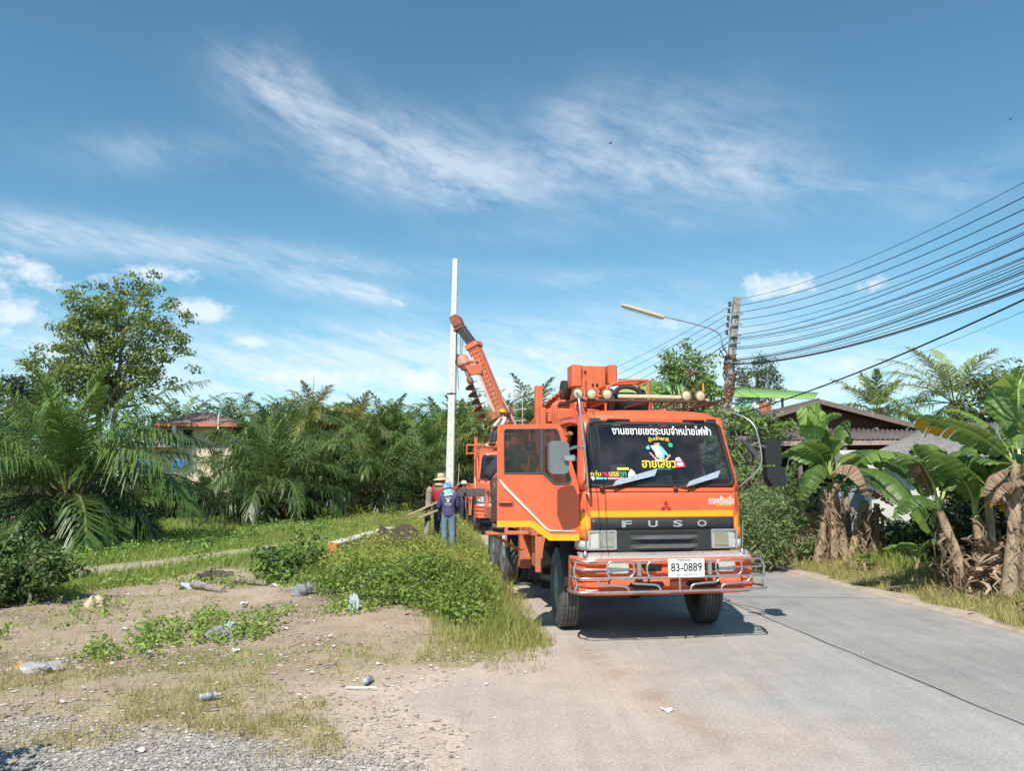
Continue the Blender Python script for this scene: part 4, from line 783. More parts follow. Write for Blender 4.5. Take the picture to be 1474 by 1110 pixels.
def build_lettering(root):
    """stickers on the windscreen and the painted name below it, each a part"""
    def sticker(name, body, cx, cz, w, h, bold, m, off=.016, arch=0.0, surf=ws):
        mb = MB(); write(mb, body, cx, cz, surf, width=w, height=h, bold=bold, off=off, arch=arch); return mb.build(name, m, root)
    def motif(name, m, off, *polys, par=None):
        mb = MB(); dz = .035 if par is not None and par.name.startswith('group') else .08
        for p in polys: decal(mb, [(a, b + dz) for a, b in p], ws, off)
        return mb.build(name, m, par or root)
    sticker('windscreen_lettering', 'งานขยายเขตระบบจำหน่ายไฟฟ้า', .085, 2.575, 1.32, .12, .012, TXW)
    F = sticker('arched_lettering', 'ซุ้มเจ้าพายี', 0.02, 2.465, .27, .07, .012, TXY, arch=1.1)
    motif('fish_belly', TXW, .017, [(-.10, 2.29), (-.005, 2.315), (.04, 2.26), (.055, 2.17), (.03, 2.135), (-.035, 2.15), (-.05, 2.215)], par=F)
    motif('fish_back', TXB, .021, [(.0, 2.32), (.055, 2.275), (.11, 2.20), (.12, 2.155), (.075, 2.19), (.06, 2.13), (.035, 2.14), (.045, 2.20), (.02, 2.255)], par=F)
    motif('hat_brim', ORT, .024, [(-.05, 2.325), (.02, 2.335), (.03, 2.315), (-.04, 2.305)], par=F)
    motif('ribbon', TXW, .014, [(-.06, 2.125), (.06, 2.125), (.05, 2.10), (-.05, 2.10)], par=F)
    motif('ribbon', PINK, .016, [(-.125, 2.205), (-.11, 2.215), (-.03, 2.125), (-.055, 2.12)], par=F); motif('ribbon', ORT, .014, [(.06, 2.115), (.14, 2.19), (.155, 2.17), (.08, 2.10)], par=F)
    motif('blue_mark', TXB, .014, [(-.165, 2.27), (-.12, 2.305), (-.105, 2.255), (-.14, 2.245)], par=F); motif('green_disc', TXG, .014, rrect(.14, .20, 2.275, 2.335, .028), par=F)
    Y = sticker('name_lettering', 'ฮายเสียว', -.015, 2.16, .44, .125, .018, TXY); o = sticker('small_lettering', 'สายเสียวก้าวหน้า', .03, 2.085, .22, .026, .015, TXG); o.parent = Y
    P = motif('red_patch', TXR, .013, [(.185, 2.075), (.215, 2.145), (.27, 2.155), (.315, 2.09), (.33, 2.03), (.20, 2.02)], par=Y); motif('white_patch', TXW, .018, [(.205, 2.105), (.225, 2.145), (.265, 2.145), (.285, 2.10)], par=Y); motif('white_patch', TXW, .018, rrect(.225, .30, 2.045, 2.085, .015), par=Y)
    G = sticker('group_lettering', 'กลุ่ม', -.835, 2.02, .13, .085, .015, TXY); o = sticker('group_lettering', 'คน', -.71, 2.02, .085, .050, .02, TXR); o.parent = G
    o = sticker('group_lettering', 'บรร', -.605, 2.02, .115, .055, .02, TXY); o.parent = G; o = sticker('group_lettering', 'ทุก', -.50, 2.01, .10, .08, .02, TXG, .020); o.parent = G
    motif('yellow_bar', TXY, .014, [(-.56, 2.035), (-.41, 2.035), (-.41, 2.065), (-.56, 2.065)], par=G); motif('white_patch', TXW, .021, [(-.42, 2.005), (-.385, 2.05), (-.345, 2.01), (-.33, 1.955), (-.39, 1.935), (-.43, 1.96)], par=G)
    motif('white_patch', TXW, .014, [(-.90, 1.945), (-.87, 1.96), (-.85, 1.935), (-.87, 1.905)], par=G); motif('blue_bar', TXB, .014, rrect(-.845, -.70, 1.92, 1.945, .01), par=G); motif('pink_bar', PINK, .014, rrect(-.69, -.48, 1.92, 1.945, .01), par=G)
    N = sticker('painted_name', 'กาลครั้งหนึ่ง', .765, 1.700, .345, .105, .014, TXW, .005, surf=lambda x, z: yf(x)); o = sticker('painted_subtitle', 'ครั้งหนึ่ง', .80, 1.638, .22, .026, .02, TXY, .005, surf=lambda x, z: yf(x)); o.parent = N

def chassis(root, L=8.0, detail=True):
    mb = MB()
    for s in (-1, 1): mb.box((s * .42, L / 2 + .4, .88), (.09, L - .6, .24), .01)
    for y in (1.17, 2.5, 4.0, 5.45, 6.8, 7.6): mb.box((0, y, .85), (.84, .12, .16))
    for y in (1.17, 5.45, 6.78): mb.tube([(-.95, y, .52), (.95, y, .52)], .075, 10); mb.lathe([(.05, -.2), (.2, -.1), (.2, .1), (.05, .2)], 12, Matrix.Translation((0, y, .55)))
    mb.box((0, .9, 1.0), (.7, 1.0, .4), .05); mb.build('chassis', CHS, root)

def build_deck(root):
    """bed, side frames, boxes and outriggers behind the cab"""
    D = link('deck', None, root)
    mb = MB(); mb.box((0, 5.3, 1.28), (2.28, 5.6, .10), .01)
    for s in (-1, 1):
        mb.box((s * 1.13, 5.3, 1.22), (.06, 5.6, .26), .01)
        for y in (2.6, 3.9, 5.2, 6.5, 7.8): mb.box((s * 1.14, y, 1.42), (.07, .07, .55), .005)
        mb.box((s * 1.14, 5.3, 1.68), (.05, 5.4, .06), .008)
    mb.box((0, 2.45, 1.5), (2.2, .08, .45), .01)
    mb.build('bed', ORF, D)
    mb = MB()                                                # headboard frame with tall posts
    for x in (-.98, -.50, .98): mb.box((x, 2.55, 2.1), (.09, .09, 1.9), .006)
    mb.box((-.94, 3.05, 2.35), (.12, .12, 2.2), .01)
    for z in (1.75, 2.2, 2.65, 3.0): mb.box((0, 2.56, z), (2.0, .05, .06), .006)
    mb.bar((-.94, 2.6, 1.5), (-.5, 2.6, 2.9), .06); mb.bar((-.5, 2.6, 1.5), (-.94, 2.6, 2.4), .05)
    mb.box((-.52, 2.7, 2.93), (.75, .35, .22), .02)
    mb.build('headboard', ORF, D)
    mb = MB(); mb.box((-.82, 2.75, .82), (.45, .9, .5), .03); mb.box((-1.02, 2.3, .95), (.26, .06, .75), .01); mb.box((-.86, 2.3, 1.17), (.56, .1, .1), .01); mb.box((-.68, 2.3, .80), (.07, .08, .62), .01); mb.build('locker', ORF, D)
    mb = MB(); mb.box((.85, 3.0, .85), (.45, 1.2, .5), .03); mb.build('locker', ORF, D)
    for s in (-1, 1):
        o = link('outrigger', None, D); mb = MB(); mb.box((s * 1.08, 3.55, 1.0), (.18, .2, 1.0), .012); mb.box((s * .8, 3.55, 1.32), (.6, .22, .18), .012); mb.build('leg', ORF, o)
        mb = MB(); mb.tube([(s * 1.08, 3.55, .5), (s * 1.08, 3.55, .30)], .05, 10); mb.lathe([(.17, 0), (.17, .03), (.05, .06)], 14, Matrix.Translation((s * 1.08, 3.55, .24))); mb.build('foot', CHS, o)
    mb = MB(); mb.lathe([(.001, -.45), (.22, -.44), (.25, -.40), (.25, .40), (.22, .44), (.001, .45)], 18, Matrix.Translation((-.74, 2.05, .78)) @ Matrix.Rotation(R(90), 4, 'X')); mb.build('fuel_tank', BLK, D)
    for s in (-1, 1):
        mb = MB(); mb.grid(lambda u, v: (s * (.78 + v * .36), 1.17 - .70 * math.cos(u * math.pi), .62 + .66 * math.sin(u * math.pi)), 16, 2, thick=(0, 0, .012)); mb.build('mudguard', RUB, D)
        for y_, h_ in ((7.45, .55), (1.9, .42)): mb = MB(); mb.box((s * .95, y_, .61), (.40, .012, h_), .003); mb.build('mud_flap', RUB, D)
    mb = MB()
    for k in range(4):
        z = 1.18 - .08 * k; mb.tube(spline([(-1.17, 4.35 + .05 * k, 1.35), (-1.23, 4.4 + .1 * k, 1.0 - .05 * k), (-1.20, 4.55 + .1 * k, .78 - .03 * k), (-1.22, 4.75 + .08 * k, 1.0), (-1.16, 4.9, 1.35)], 6), .017, 6, mi=k % 2)
    mb.build('hose', [RED, WHT], D); return D

def build_truck(loc, rz, label, detail=True, door_open=R(-10)):
    root = thing('crane_truck', label, 'truck', loc, rz)
    cab = build_cab(root, detail, door_open)
    chassis(root); build_deck(root)
    for (x, y) in ((-.97, 1.17), (.97, 1.17)): wheel(root, x, y, side=(-1 if x < 0 else 1), turn=R(-5))
    for y in (5.45, 6.78):
        for x in (-1.03, -.72, .72, 1.03): wheel(root, x, y, side=(-1 if x < 0 else 1), w=.25)
    build_door(root, door_open if door_open is not None else R(-90), oy=.10)
    # roof rack with lamps
    K = link('roof_rack', None, root); mb = MB()
    mb.tube(spline([(-1.0, 1.5, 2.97), (-1.02, .75, 2.97), (-.97, .52, 2.97), (-.6, .42, 2.965), (0, .40, 2.965), (.6, .42, 2.965), (.97, .52, 2.97), (1.02, .75, 2.97), (1.0, 1.5, 2.97)], 5), .018, 8)
    for x in (-.95, -.5, 0, .5, .95): mb.tube([(x, .46, 2.97), (x, .5, 2.84)], .012, 6); mb.tube([(x, .46, 2.97), (x, 1.5, 2.97)], .012, 6)
    mb.build('rail', mat('brown rack pipe', (0.10, 0.045, 0.035), 0.5), K)
    for x in ((-.96, -.78, -.575, .50, .695) if detail else (-.7, .7)):
        s = link('spotlight', None, K); mb = MB(); M_ = Matrix.Translation((x, .42, 3.045)) @ Matrix.Rotation(R(90), 4, 'X')
        mb.lathe([(.005, -.09), (.045, -.085), (.072, -.02), (.075, .015), (.068, .02)], 20, M_); mb.tube([(x, .44, 2.97), (x, .46, 3.02)], .012, 6); mb.build('housing', mat('lamp housing brown', (0.20, 0.12, 0.07), 0.5), s)
        mb = MB(); mb.lathe([(.066, .012), (.05, .024), (.001, .03)], 20, M_); mb.build('lens', CREAM, s)
    if detail:
        mb = MB(); mb.box((0.0, .41, 3.02), (.86, .05, .05), .012); mb.build('light_bar', CREAM, K)
        mb = MB(); mb.box((.80, .5, 2.99), (.10, .08, .05), .01); mb.build('bracket', mat('pinkish bracket', (0.55, 0.38, 0.32), 0.5), K); mb = MB(); mb.tube([(.76, .46, 2.99), (.76, .46, 3.22)], .012, 6); mb.build('marker_post', mat('orange yellow post', (0.75, 0.3, 0.05), 0.5), K)
        mb = MB()
        for y in (1.15, 1.3, 1.45): mb.tube(spline([(-1.02, y, 2.62), (-1.08, y, 2.85), (-1.05, y, 3.0), (-.95, y, 3.02)], 4), .018, 6)
        mb.build('grab_hoop', ORF, K)
    return root

# ---- the near truck
T1 = Vector((1.86, 9.56, 0)); Y1 = R(9.5)
truck = build_truck(T1, Y1, 'near orange crane truck parked facing the viewer with its left door wide open')
build_lettering(truck)
# mirrors
ml = link('mirror', None, truck); mb = MB(); mb.prism(rrect(-1.52, -1.285, 2.02, 2.40, .06), [], -.42, -.30); mb.build('housing', MGR, ml)
mb = MB(); mb.tube(spline([(-.99, -.02, 1.84), (-1.0, -.16, 1.9), (-1.06, -.22, 2.4), (-1.10, -.18, 2.9), (-1.06, .1, 3.02)], 6), .016, 8); mb.tube(spline([(-1.07, -.22, 2.33), (-1.18, -.30, 2.335), (-1.285, -.38, 2.30), (-1.29, -.40, 2.25)], 4), .018, 8); mb.box((-1.29, -.44, 2.205), (.13, .06, .07), .01); mb.build('arm', CHR, ml)
mr_ = link('mirror', None, truck); mb = MB()
mb.prism(rrect(1.38, 1.60, 2.14, 2.45, .03), [], .02, .14); mb.prism([(1.39, 2.11), (1.60, 2.12), (1.66, 1.92), (1.62, 1.87), (1.46, 1.86), (1.39, 1.98)], [], .0, .13); mb.build('housing', BLK, mr_)
mb = MB(); mb.tube(spline([(.95, .40, 2.86), (1.08, .2, 2.80), (1.22, .02, 2.66), (1.27, -.05, 2.4), (1.28, -.05, 2.15), (1.20, 0, 2.02), (1.06, .13, 1.86)], 6), .011, 8); mb.tube(spline([(1.26, -.05, 2.37), (1.36, .02, 2.37), (1.41, .05, 2.34), (1.42, .06, 2.27)], 4), .02, 8); mb.tube([(1.27, -.05, 2.42), (1.13, -.07, 2.38)], .011, 6); mb.build('arm', CHR, mr_)
mb = MB(); mb.prism([(1.0, 2.43), (1.03, 2.45), (1.22, 2.29), (1.22, 2.25), (1.16, 2.25)], [], -.12, -.07); mb.build('kerb_mirror', DGR, mr_)
mb = MB()
for (x, dx) in ((-.90, .02), (-.80, .0)):
    mb.tube(spline([(x, .46, 2.93), (x + .02, .22, 2.66), (x + .03, -.06, 1.9), (x + .04 + dx, -.1, 1.3), (x + .05, -.13, 1.08)], 6), .0035, 5)
mb.build('cord', BLK, truck)
for s in (-1, 1):
    mb = MB(); mb.tube([(s * 1.0, -.02, 1.05), (s * 1.0, -.05, 1.30), (s * 1.01, -.05, 1.45)], .006, 6); mb.lathe([(.03, 0), (.035, .03), (.012, .06)], 10, Matrix.Translation((s * 1.0, -.02, 1.04))); mb.build('corner_marker', CHR, truck)
mb = MB(); mb.prism([(-.56, 1.95), (-.34, 1.97), (-.36, 2.16), (-.54, 2.14)], [], .36, .375); mb.prism([(.12, 1.9), (.28, 1.91), (.27, 2.0), (.14, 1.99)], [], .40, .41); mb.build('clipboard', mat('pale grey clipboard', (0.32, 0.36, 0.38), 0.5), truck)
# plastic bottles of water and a rag tucked behind the front left wheel
# the derrick of the near truck: turret, boom butt, cage guard and winch
C1 = link('derrick', None, truck)
mb = MB(); mb.lathe([(.55, 1.33), (.55, 1.5), (.42, 1.55), (.40, 2.3)], 24, Matrix.Translation((-.05, 3.0, 0)))
for s in (-1, 1): mb.prism([(2.35, 2.2), (3.7, 2.2), (3.35, 3.3), (2.9, 3.45)], [], -.04, .04, M=Matrix.Translation((-.17 + s * .28, 0, 0)) @ Matrix(((0, 1, 0, 0), (1, 0, 0, 0), (0, 0, 1, 0), (0, 0, 0, 1))))
mb.build('turret', ORF, C1)
bx = -.17
mb = MB(); a_ = Vector((bx, 2.62, 3.40)); b_ = Vector((bx - .05, 7.9, 2.65)); mb.bar(a_, b_, .46, .52, .02)
mb.box((bx - .28, 2.60, 3.55), (.16, .34, .36), .02); mb.box((bx + .30, 2.60, 3.58), (.14, .34, .32), .02); mb.box((bx, 2.55, 3.50), (.40, .12, .44), .015); mb.box((bx - .22, 2.7, 3.2), (.2, .5, .62), .03)
mb.build('boom', ORF, C1)
for (x, z) in ((bx - .02, 3.42), (bx + .05, 3.42), (bx - .14, 3.62)): mb = MB(); mb.lathe([(.018, 0), (.018, .02), (.001, .022)], 8, Matrix.Translation((x, 2.485, z)) @ Matrix.Rotation(R(90), 4, 'X')); mb.build('pin', CHS, C1)
mb = MB(); mb.lathe([(.17, -.05), (.17, .05), (.05, .06)], 20, Matrix.Translation((bx - .38, 2.85, 3.35)) @ Matrix.Rotation(R(90), 4, 'Y')); mb.build('pin', CHS, C1)
mb = MB()
for y in (1.95, 2.35): mb.tube(spline([(bx - .30, y, 2.9), (bx - .32, y, 3.10), (bx - .1, y, 3.18), (bx + .02, y, 3.18), (bx + .05, y, 3.3), (bx + .25, y, 3.40), (bx + .66, y, 3.43), (bx + .70, y, 3.38), (bx + .71, y, 2.9)], 5), .022, 8)
for (x, z) in ((bx - .3, 3.10), (bx + .05, 3.34), (bx + .66, 3.43), (bx + .71, 3.1)): mb.tube([(x, 1.95, z), (x, 2.35, z)], .018, 6)
mb.tube([(bx + .03, 1.95, 2.9), (bx + .03, 1.95, 3.25)], .02, 6); mb.tube([(bx + .80, 2.1, 2.9), (bx + .80, 2.1, 3.1), (bx + .70, 2.1, 3.12)], .02, 6); mb.build('cage', ORG, C1)
mb = MB(); mb.lathe([(.05, -.28), (.23, -.27), (.23, -.23), (.15, -.22), (.15, .22), (.23, .23), (.23, .27), (.05, .28)], 24, Matrix.Translation((bx + .42, 2.2, 3.10)) @ Matrix.Rotation(R(90), 4, 'Y')); mb.box((bx + .16, 2.2, 3.08), (.13, .25, .3), .03); mb.box((bx + .42, 2.42, 3.1), (.5, .08, .4), .03)
mb.build('winch', mat('oily black metal', (0.035, 0.03, 0.033), 0.4, 0.4, var=0.3), C1)
mb = MB(); mb.tube(spline([(bx + .15, 2.0, 3.22), (bx + .3, 1.98, 3.33), (bx + .5, 1.98, 3.31), (bx + .62, 2.0, 3.2)], 5), .035, 8); mb.build('cover', mat('dark purple rag', (0.06, 0.035, 0.04), 0.9), C1)
mb = MB()
for k in range(4): mb.tube(spline([(bx - .42 - .06 * k, 2.9, 3.35 - .04 * k), (bx - .5 - .05 * k, 4.0, 3.05 - .05 * k), (bx - .42 - .04 * k, 5.5, 2.75 - .04 * k)], 6), .02, 6)
for (y, z) in ((3.6, 3.05), (4.4, 2.9)): mb.tube([(bx - .7, y, 1.7), (bx - .65, y, z), (bx - .2, y, z + .02)], .022, 6)
mb.build('hydraulic_pipe', ORF, C1)
mb = MB(); mb.tube([(bx - .75, 6.0, 1.7), (bx - .75, 6.0, 3.3)], .012, 6); mb.tube(spline([(bx - .75, 6.0, 3.3), (bx - .73, 5.9, 3.45), (bx - .5, 5.2, 3.55), (bx - .3, 4.9, 3.6)], 4), .012, 6); mb.build('hook_post', DGR, C1)

# ---- the far truck with the raised boom
T2 = at(712, 767, 26.3); T2.z = 0; T2.x = -.12; Y2 = R(6.0)
truck_far = build_truck(T2, Y2, 'far orange crane truck on the road behind, its boom raised beside the white pole', detail=False, door_open=None)
Mi = (Matrix.Translation(T2) @ Matrix.Rotation(Y2, 4, 'Z')).inverted()
C2 = link('derrick', None, truck_far)
mb = MB(); mb.lathe([(.55, 1.33), (.55, 1.5), (.42, 1.55), (.40, 2.6)], 24, Matrix.Translation((0, 4.3, 0))); mb.box((0, 4.3, 2.9), (.85, .9, .9), .05)
mb.box((.55, 4.0, 3.35), (.35, .5, .35), .04); mb.build('turret', ORF, C2)
BA = Mi @ at(729, 612, 30.6); BB = Mi @ at(682, 498, 31.2); BC = Mi @ at(660, 468, 31.6)
dB = (BB - BA).normalized()
mb = MB(); mb.bar(BA, BB, .42, .46, .015); mb.bar(BB - dB * .12, BB + dB * .10, .54, .58, .02)
q = dB.to_track_quat('Y', 'Z').to_matrix().to_4x4()
mb.build('boom', mat('sunlit faded orange', (0.66, 0.17, 0.07), 0.5, var=0.15, scale=3, c2=(0.3, 0.1, 0.05), c2amt=0.1), C2)
mb = MB(); LB = (BB - BA).length
for sx_ in (-.20, -.07, .06, .19): mb.bar(BA + q @ Vector((-.216, .2, sx_)), BA + q @ Vector((-.216, LB - .15, sx_)), .025, .025)
for k in range(17): mb.box(BA + q @ Vector((-.216, .3 + k * (LB - .5) / 16, 0)), (.02, .03, .40), 0, q)
mb.build('boom_ladder', mat('dark rust ladder', (0.30, 0.075, 0.04), .7, var=.3), C2)
mb = MB(); mb.tube([BA + q @ Vector((.25, .3, .16)), BA + q @ Vector((.25, LB - .3, .16))], .035, 6); mb.tube([BA + q @ Vector((-.25, .3, .08)), BA + q @ Vector((-.25, LB - .6, .05))], .022, 6); mb.tube([BA + q @ Vector((0, -.4, .38)), BA + q @ Vector((0, LB * .30, .28))], .07, 10); mb.build('hydraulic_ram', mat('grey pink ram', (0.42, 0.26, 0.21), .4, .3, var=.2), C2)
mb = MB(); mb.bar(BA + dB * .1, BB - dB * .5, .10, .10, 0); 
for v in mb.v: pass
mb2 = MB(); off = q @ Vector((-.27, 0, -.15)); mb2.add([Vector(v) + off for v in mb.v], mb.f); mb2.build('boom_lit_edge', mat('lit boom side pink', (0.62, 0.42, 0.35), 0.5), C2)  # pale strip: the light on the boom's side put into its colour
mb = MB(); mb.bar(BB, BC, .30, .34, .02); mb.build('inner_boom', mat('dark boom section', (0.05, 0.045, 0.045), 0.5, var=0.2), C2)
mb = MB(); mb.box((.25, 2.05, 3.52), (.5, .5, .06), .01); mb.box((.25, 2.05, 2.4), (.10, .10, 2.3), .01); mb.build('control_seat', ORF, C2); SEATP = Mi.inverted() @ Vector((.25, 2.05, 3.55))
mb = MB(); mb.box(BC + dB * .1, (.38, .36, .40), .02, q); mb.box(BC + dB * .30 + q @ Vector((-.14, 0, -.05)), (.05, .3, .34), .01, q); mb.box(BC + dB * .30 + q @ Vector((.14, 0, -.05)), (.05, .3, .34), .01, q); mb.box(BC - dB * .18, (.42, .10, .46), .01, q); mb.lathe([(.2, -.07), (.2, .07), (.05, .08)], 18, Matrix.Translation(BC + dB * .25) @ q @ Matrix.Rotation(R(90), 4, 'Y')); mb.build('boom_head', mat('rust red head', (0.30, 0.09, 0.06), 0.55, var=0.25, c2=(0.05, 0.04, 0.04), c2amt=0.4), C2)
mb = MB()
for k in range(7): mb.lathe([(.06, -.12), (.11, -.1), (.11, .1), (.06, .12)], 10, Matrix.Translation(BA + dB * (.35 + .05 * k) + q @ Vector((-.35 + .12 * k, 0, .30 * math.sin(k * 2.1)))) @ Matrix.Rotation(k * .8, 4, 'X'))
mb.box(BA + dB * .45, (.95, .35, .7), .06, q); mb.build('boom_pivot', mat('rusty pivot gear', (0.42, 0.13, 0.07), 0.6, var=0.3, c2=(0.08, 0.05, 0.04), c2amt=0.3), C2)
AU = link('auger', None, C2)
A0 = Mi @ at(664, 512, 30.9); A1 = Mi @ at(677, 549, 30.8); A2 = Mi @ at(697, 601, 30.7); dA = (A2 - A1).normalized(); qa = dA.to_track_quat('Z', 'Y').to_matrix().to_4x4()
mb = MB(); qm = (A1 - A0).normalized().to_track_quat('Z', 'Y').to_matrix().to_4x4()
mb.lathe([(.05, -.3), (.17, -.28), (.24, -.15), (.24, .02), (.28, .04), (.28, .14), (.20, .18), (.2, .3), (.1, .34), (.08, .5)], 18, Matrix.Translation(A0 + (A1 - A0) * .25) @ qm); mb.build('motor', mat('faded pink orange motor', (0.55, 0.24, 0.17), 0.5, var=0.2, c2=(0.2, 0.1, 0.07), c2amt=0.15), AU)
mb = MB(); mb.tube([A0 + (A1 - A0) * .5, A1, A2 + dA * .15], [.085, .085, .06], 10); mb.tube([A1 + (A0 - A1) * .12, A1 - (A0 - A1) * .06], .13, 10)
LA = (A2 - A1).length; nt_ = 5; P0 = []; n = 90
V_ = []; F_ = []
for i in range(n):
    t = i / (n - 1); a = t * nt_ * 2 * math.pi; rr = .30 if t < .8 else .30 - .12 * (t - .8) / .2
    for r_ in (.07, rr):
        for dz in (0.0, .02): V_.append(Matrix.Translation(A1) @ qa @ Vector((r_ * math.cos(a), r_ * math.sin(a), t * LA + dz)))
    if i: o = (i - 1) * 4; F_ += [(o, o + 4, o + 6, o + 2), (o + 1, o + 3, o + 7, o + 5), (o + 2, o + 6, o + 7, o + 3)]
mb.add(V_, F_); mb.build('screw', mat('rusty auger steel', (0.24, 0.12, 0.085), 0.6, 0.3, var=0.3, c2=(0.42, 0.33, 0.28), c2amt=0.25), AU)
mb = MB(); mb.bar(Mi @ at(668, 522, 30.9), Mi @ at(692, 520, 31.0), .3, .1, .02); mb.prism([(-.35, 0), (.35, .1), (.35, -.3), (-.1, -.38)], [], -.12, .12, M=Matrix.Translation(Mi @ at(681, 527, 30.8))); mb.build('auger_bracket', ORF, C2)
mb = MB()
for dx in (0, .22, .34): mb.tube([BC + Vector((-.12 + dx, -.05, .05)), Mi @ at(660 + dx * 12, 560 if dx < .1 else 520, 31.4)], .014, 5)
mb.tube([Mi @ at(658, 470, 31.5), Mi @ at(656, 600, 31.6)], .012, 5); mb.build('winch_rope', BLK, C2)
mb = MB(); mb.tube(spline([Mi @ at(657, 516, 31.3), Mi @ at(656, 522, 31.3), Mi @ at(659, 526, 31.3), Mi @ at(661, 521, 31.3)], 4), .03, 6); mb.box(Mi @ at(659, 514, 31.3), (.16, .1, .22), .03); mb.build('hook', CHS, C2)
mb = MB()
for k in range(3):
    a, b = Mi @ at(736, 575 + 16 * k, 31.5), Mi @ at(757, 573 + 16 * k, 31.5); mb.tube([a, b], .02, 6)
for px in (740, 752): mb.tube([Mi @ at(px, 560, 31.5), Mi @ at(px, 625, 31.5)], .02, 6)
for px in (733, 744, 752): mb.box(Mi @ at(px, 569, 31.5), (.12, .1, .22), .03)
mb.build('control_frame', mat('pale frame', (0.50, 0.45, 0.40), 0.5), C2)
mb = MB()
for px in (672, 684): mb.tube([Mi @ at(px, 640, 28.8), Mi @ at(px, 655, 28.8)], .03, 6)
mb.tube([Mi @ at(672, 641, 28.8), Mi @ at(722, 641, 28.8)], .035, 6); mb.tube([Mi @ at(672, 653, 28.8), Mi @ at(688, 653, 28.8)], .03, 6); mb.tube([Mi @ at(706, 622, 28.8), Mi @ at(722, 622, 28.8)], .03, 6)
mb.tube([Mi @ at(708, 618, 28.8), Mi @ at(708, 650, 28.8)], .04, 6); mb.build('side_frame', ORF, C2)
# ---------------------------------------------------------------- palms
def fronds_np(specs, rng, ll, lw, nl, leafdroop=0.25, plane=0.3, K=14, base_r=0.0):
    """specs: (azimuth, start elevation, length, curl) per frond -> leaflet quads and rachis strips"""
    VV, FF, TT, MI = [], [], [], []; o = 0
    for (az, e0, L_, curl, tv) in specs:
        t = np.linspace(0, 1, K); el = e0 - curl * t ** 1.4; ds = L_ / (K - 1)
        r = np.concatenate([[0], np.cumsum(np.cos(el[:-1]) * ds)]) + base_r; z = np.concatenate([[0], np.cumsum(np.sin(el[:-1]) * ds)])
        h = np.array([math.cos(az), math.sin(az), 0.0]); side = np.array([-math.sin(az), math.cos(az), 0.0])
        sw = rng.randn() * 0.10 * L_ * t ** 2
        P = h[None] * r[:, None] + np.array([0, 0, 1.0])[None] * z[:, None] + side[None] * sw[:, None]
        T = np.gradient(P, axis=0); T /= np.linalg.norm(T, axis=1)[:, None]
        # rachis: a thin flat-topped strip of two crossing quads
        w = 0.035 * L_ / 4 * (1.15 - t); up = np.cross(T, side[None]); A = P - side[None] * w[:, None]; B = P + side[None] * w[:, None]; D_ = P - up * 0 - np.array([0, 0, 1.0])[None] * (w * 1.4)[:, None]
        V = np.concatenate([A, B, D_], 0); i = np.arange(K - 1)
        F = np.concatenate([np.stack([i, i + 1, K + i + 1, K + i], -1), np.stack([K + i, K + i + 1, 2 * K + i + 1, 2 * K + i], -1), np.stack([2 * K + i, 2 * K + i + 1, i + 1, i], -1)], 0)
        VV.append(V); FF.append(F + o); TT.append(np.full(len(V), 0.95)); MI.append(np.ones(len(F), int)); o += len(V)
        n = nl * 2; tl = 0.16 + 0.84 * (np.arange(n) // 2 + 0.5 + 0.5 * rng.rand(n)) / nl; tl = np.clip(tl, 0, 0.995); sg = np.where(np.arange(n) % 2 == 0, 1.0, -1.0)
        Pi = np.stack([np.interp(tl, t, P[:, k]) for k in range(3)], -1); Ti = np.stack([np.interp(tl, t, T[:, k]) for k in range(3)], -1); Ti /= np.linalg.norm(Ti, axis=1)[:, None]
        Ui = np.cross(Ti, np.repeat(side[None], n, 0)); Ui *= np.sign(Ui[:, 2] + 1e-6)[:, None]
        ang = R(68) - R(42) * tl + rng.randn(n) * 0.10
        Dv = Ti * np.cos(ang)[:, None] + side[None] * (sg * np.sin(ang))[:, None] + Ui * (0.22 + rng.randn(n) * plane)[:, None]; Dv /= np.linalg.norm(Dv, axis=1)[:, None]
        ln = ll * (0.35 + 0.75 * np.sin(np.clip(tl * 1.05, 0, 1) * np.pi * 0.86 + 0.25)) * (0.85 + 0.3 * rng.rand(n))
        Wd = np.cross(Dv, Ui); Wd /= np.linalg.norm(Wd, axis=1)[:, None] + 1e-9; lww = lw * (0.8 + 0.4 * rng.rand(n)); dz = np.array([0, 0, -1.0])
        a0 = Pi - Wd * (lww * 0.35)[:, None]; a1 = Pi + Wd * (lww * 0.35)[:, None]
        M1 = Pi + Dv * (ln * 0.5)[:, None] + dz * (ln * leafdroop * 0.25)[:, None]; b0 = M1 - Wd * (lww * 0.5)[:, None]; b1 = M1 + Wd * (lww * 0.5)[:, None]
        E_ = Pi + Dv * (ln * (1 - leafdroop * 0.35))[:, None] + dz * (ln * leafdroop)[:, None]; c0 = E_ - Wd * (lww * 0.06)[:, None]; c1 = E_ + Wd * (lww * 0.06)[:, None]
        V = np.stack([a0, a1, b0, b1, c0, c1], 1).reshape(-1, 3); oo = np.arange(n)[:, None] * 6
        F = np.concatenate([oo + [0, 1, 3, 2], oo + [2, 3, 5, 4]], 0)
        VV.append(V); FF.append(F + o); TT.append(np.repeat(np.clip(tv + rng.randn(n) * 0.09, 0, 0.9), 6)); MI.append(np.zeros(len(F), int)); o += len(V)
    return np.concatenate(VV), np.concatenate(FF), np.concatenate(TT), np.concatenate(MI)
OILP = leafmat('oil palm leaflets', (0.021, 0.055, 0.014), (0.140, 0.218, 0.050), None, 0.20, 0.37, 0.5)
COCO = leafmat('coconut leaflets', (0.08, 0.125, 0.04), (0.28, 0.34, 0.12), None, 0.3, 0.42, 0.4)
COCY = leafmat('yellowing coconut leaflets', (0.10, 0.13, 0.03), (0.32, 0.30, 0.09), None, 0.3, 0.45, 0.4)
RACH = mat('palm midrib', (0.16, 0.19, 0.06), 0.5, var=0.2)
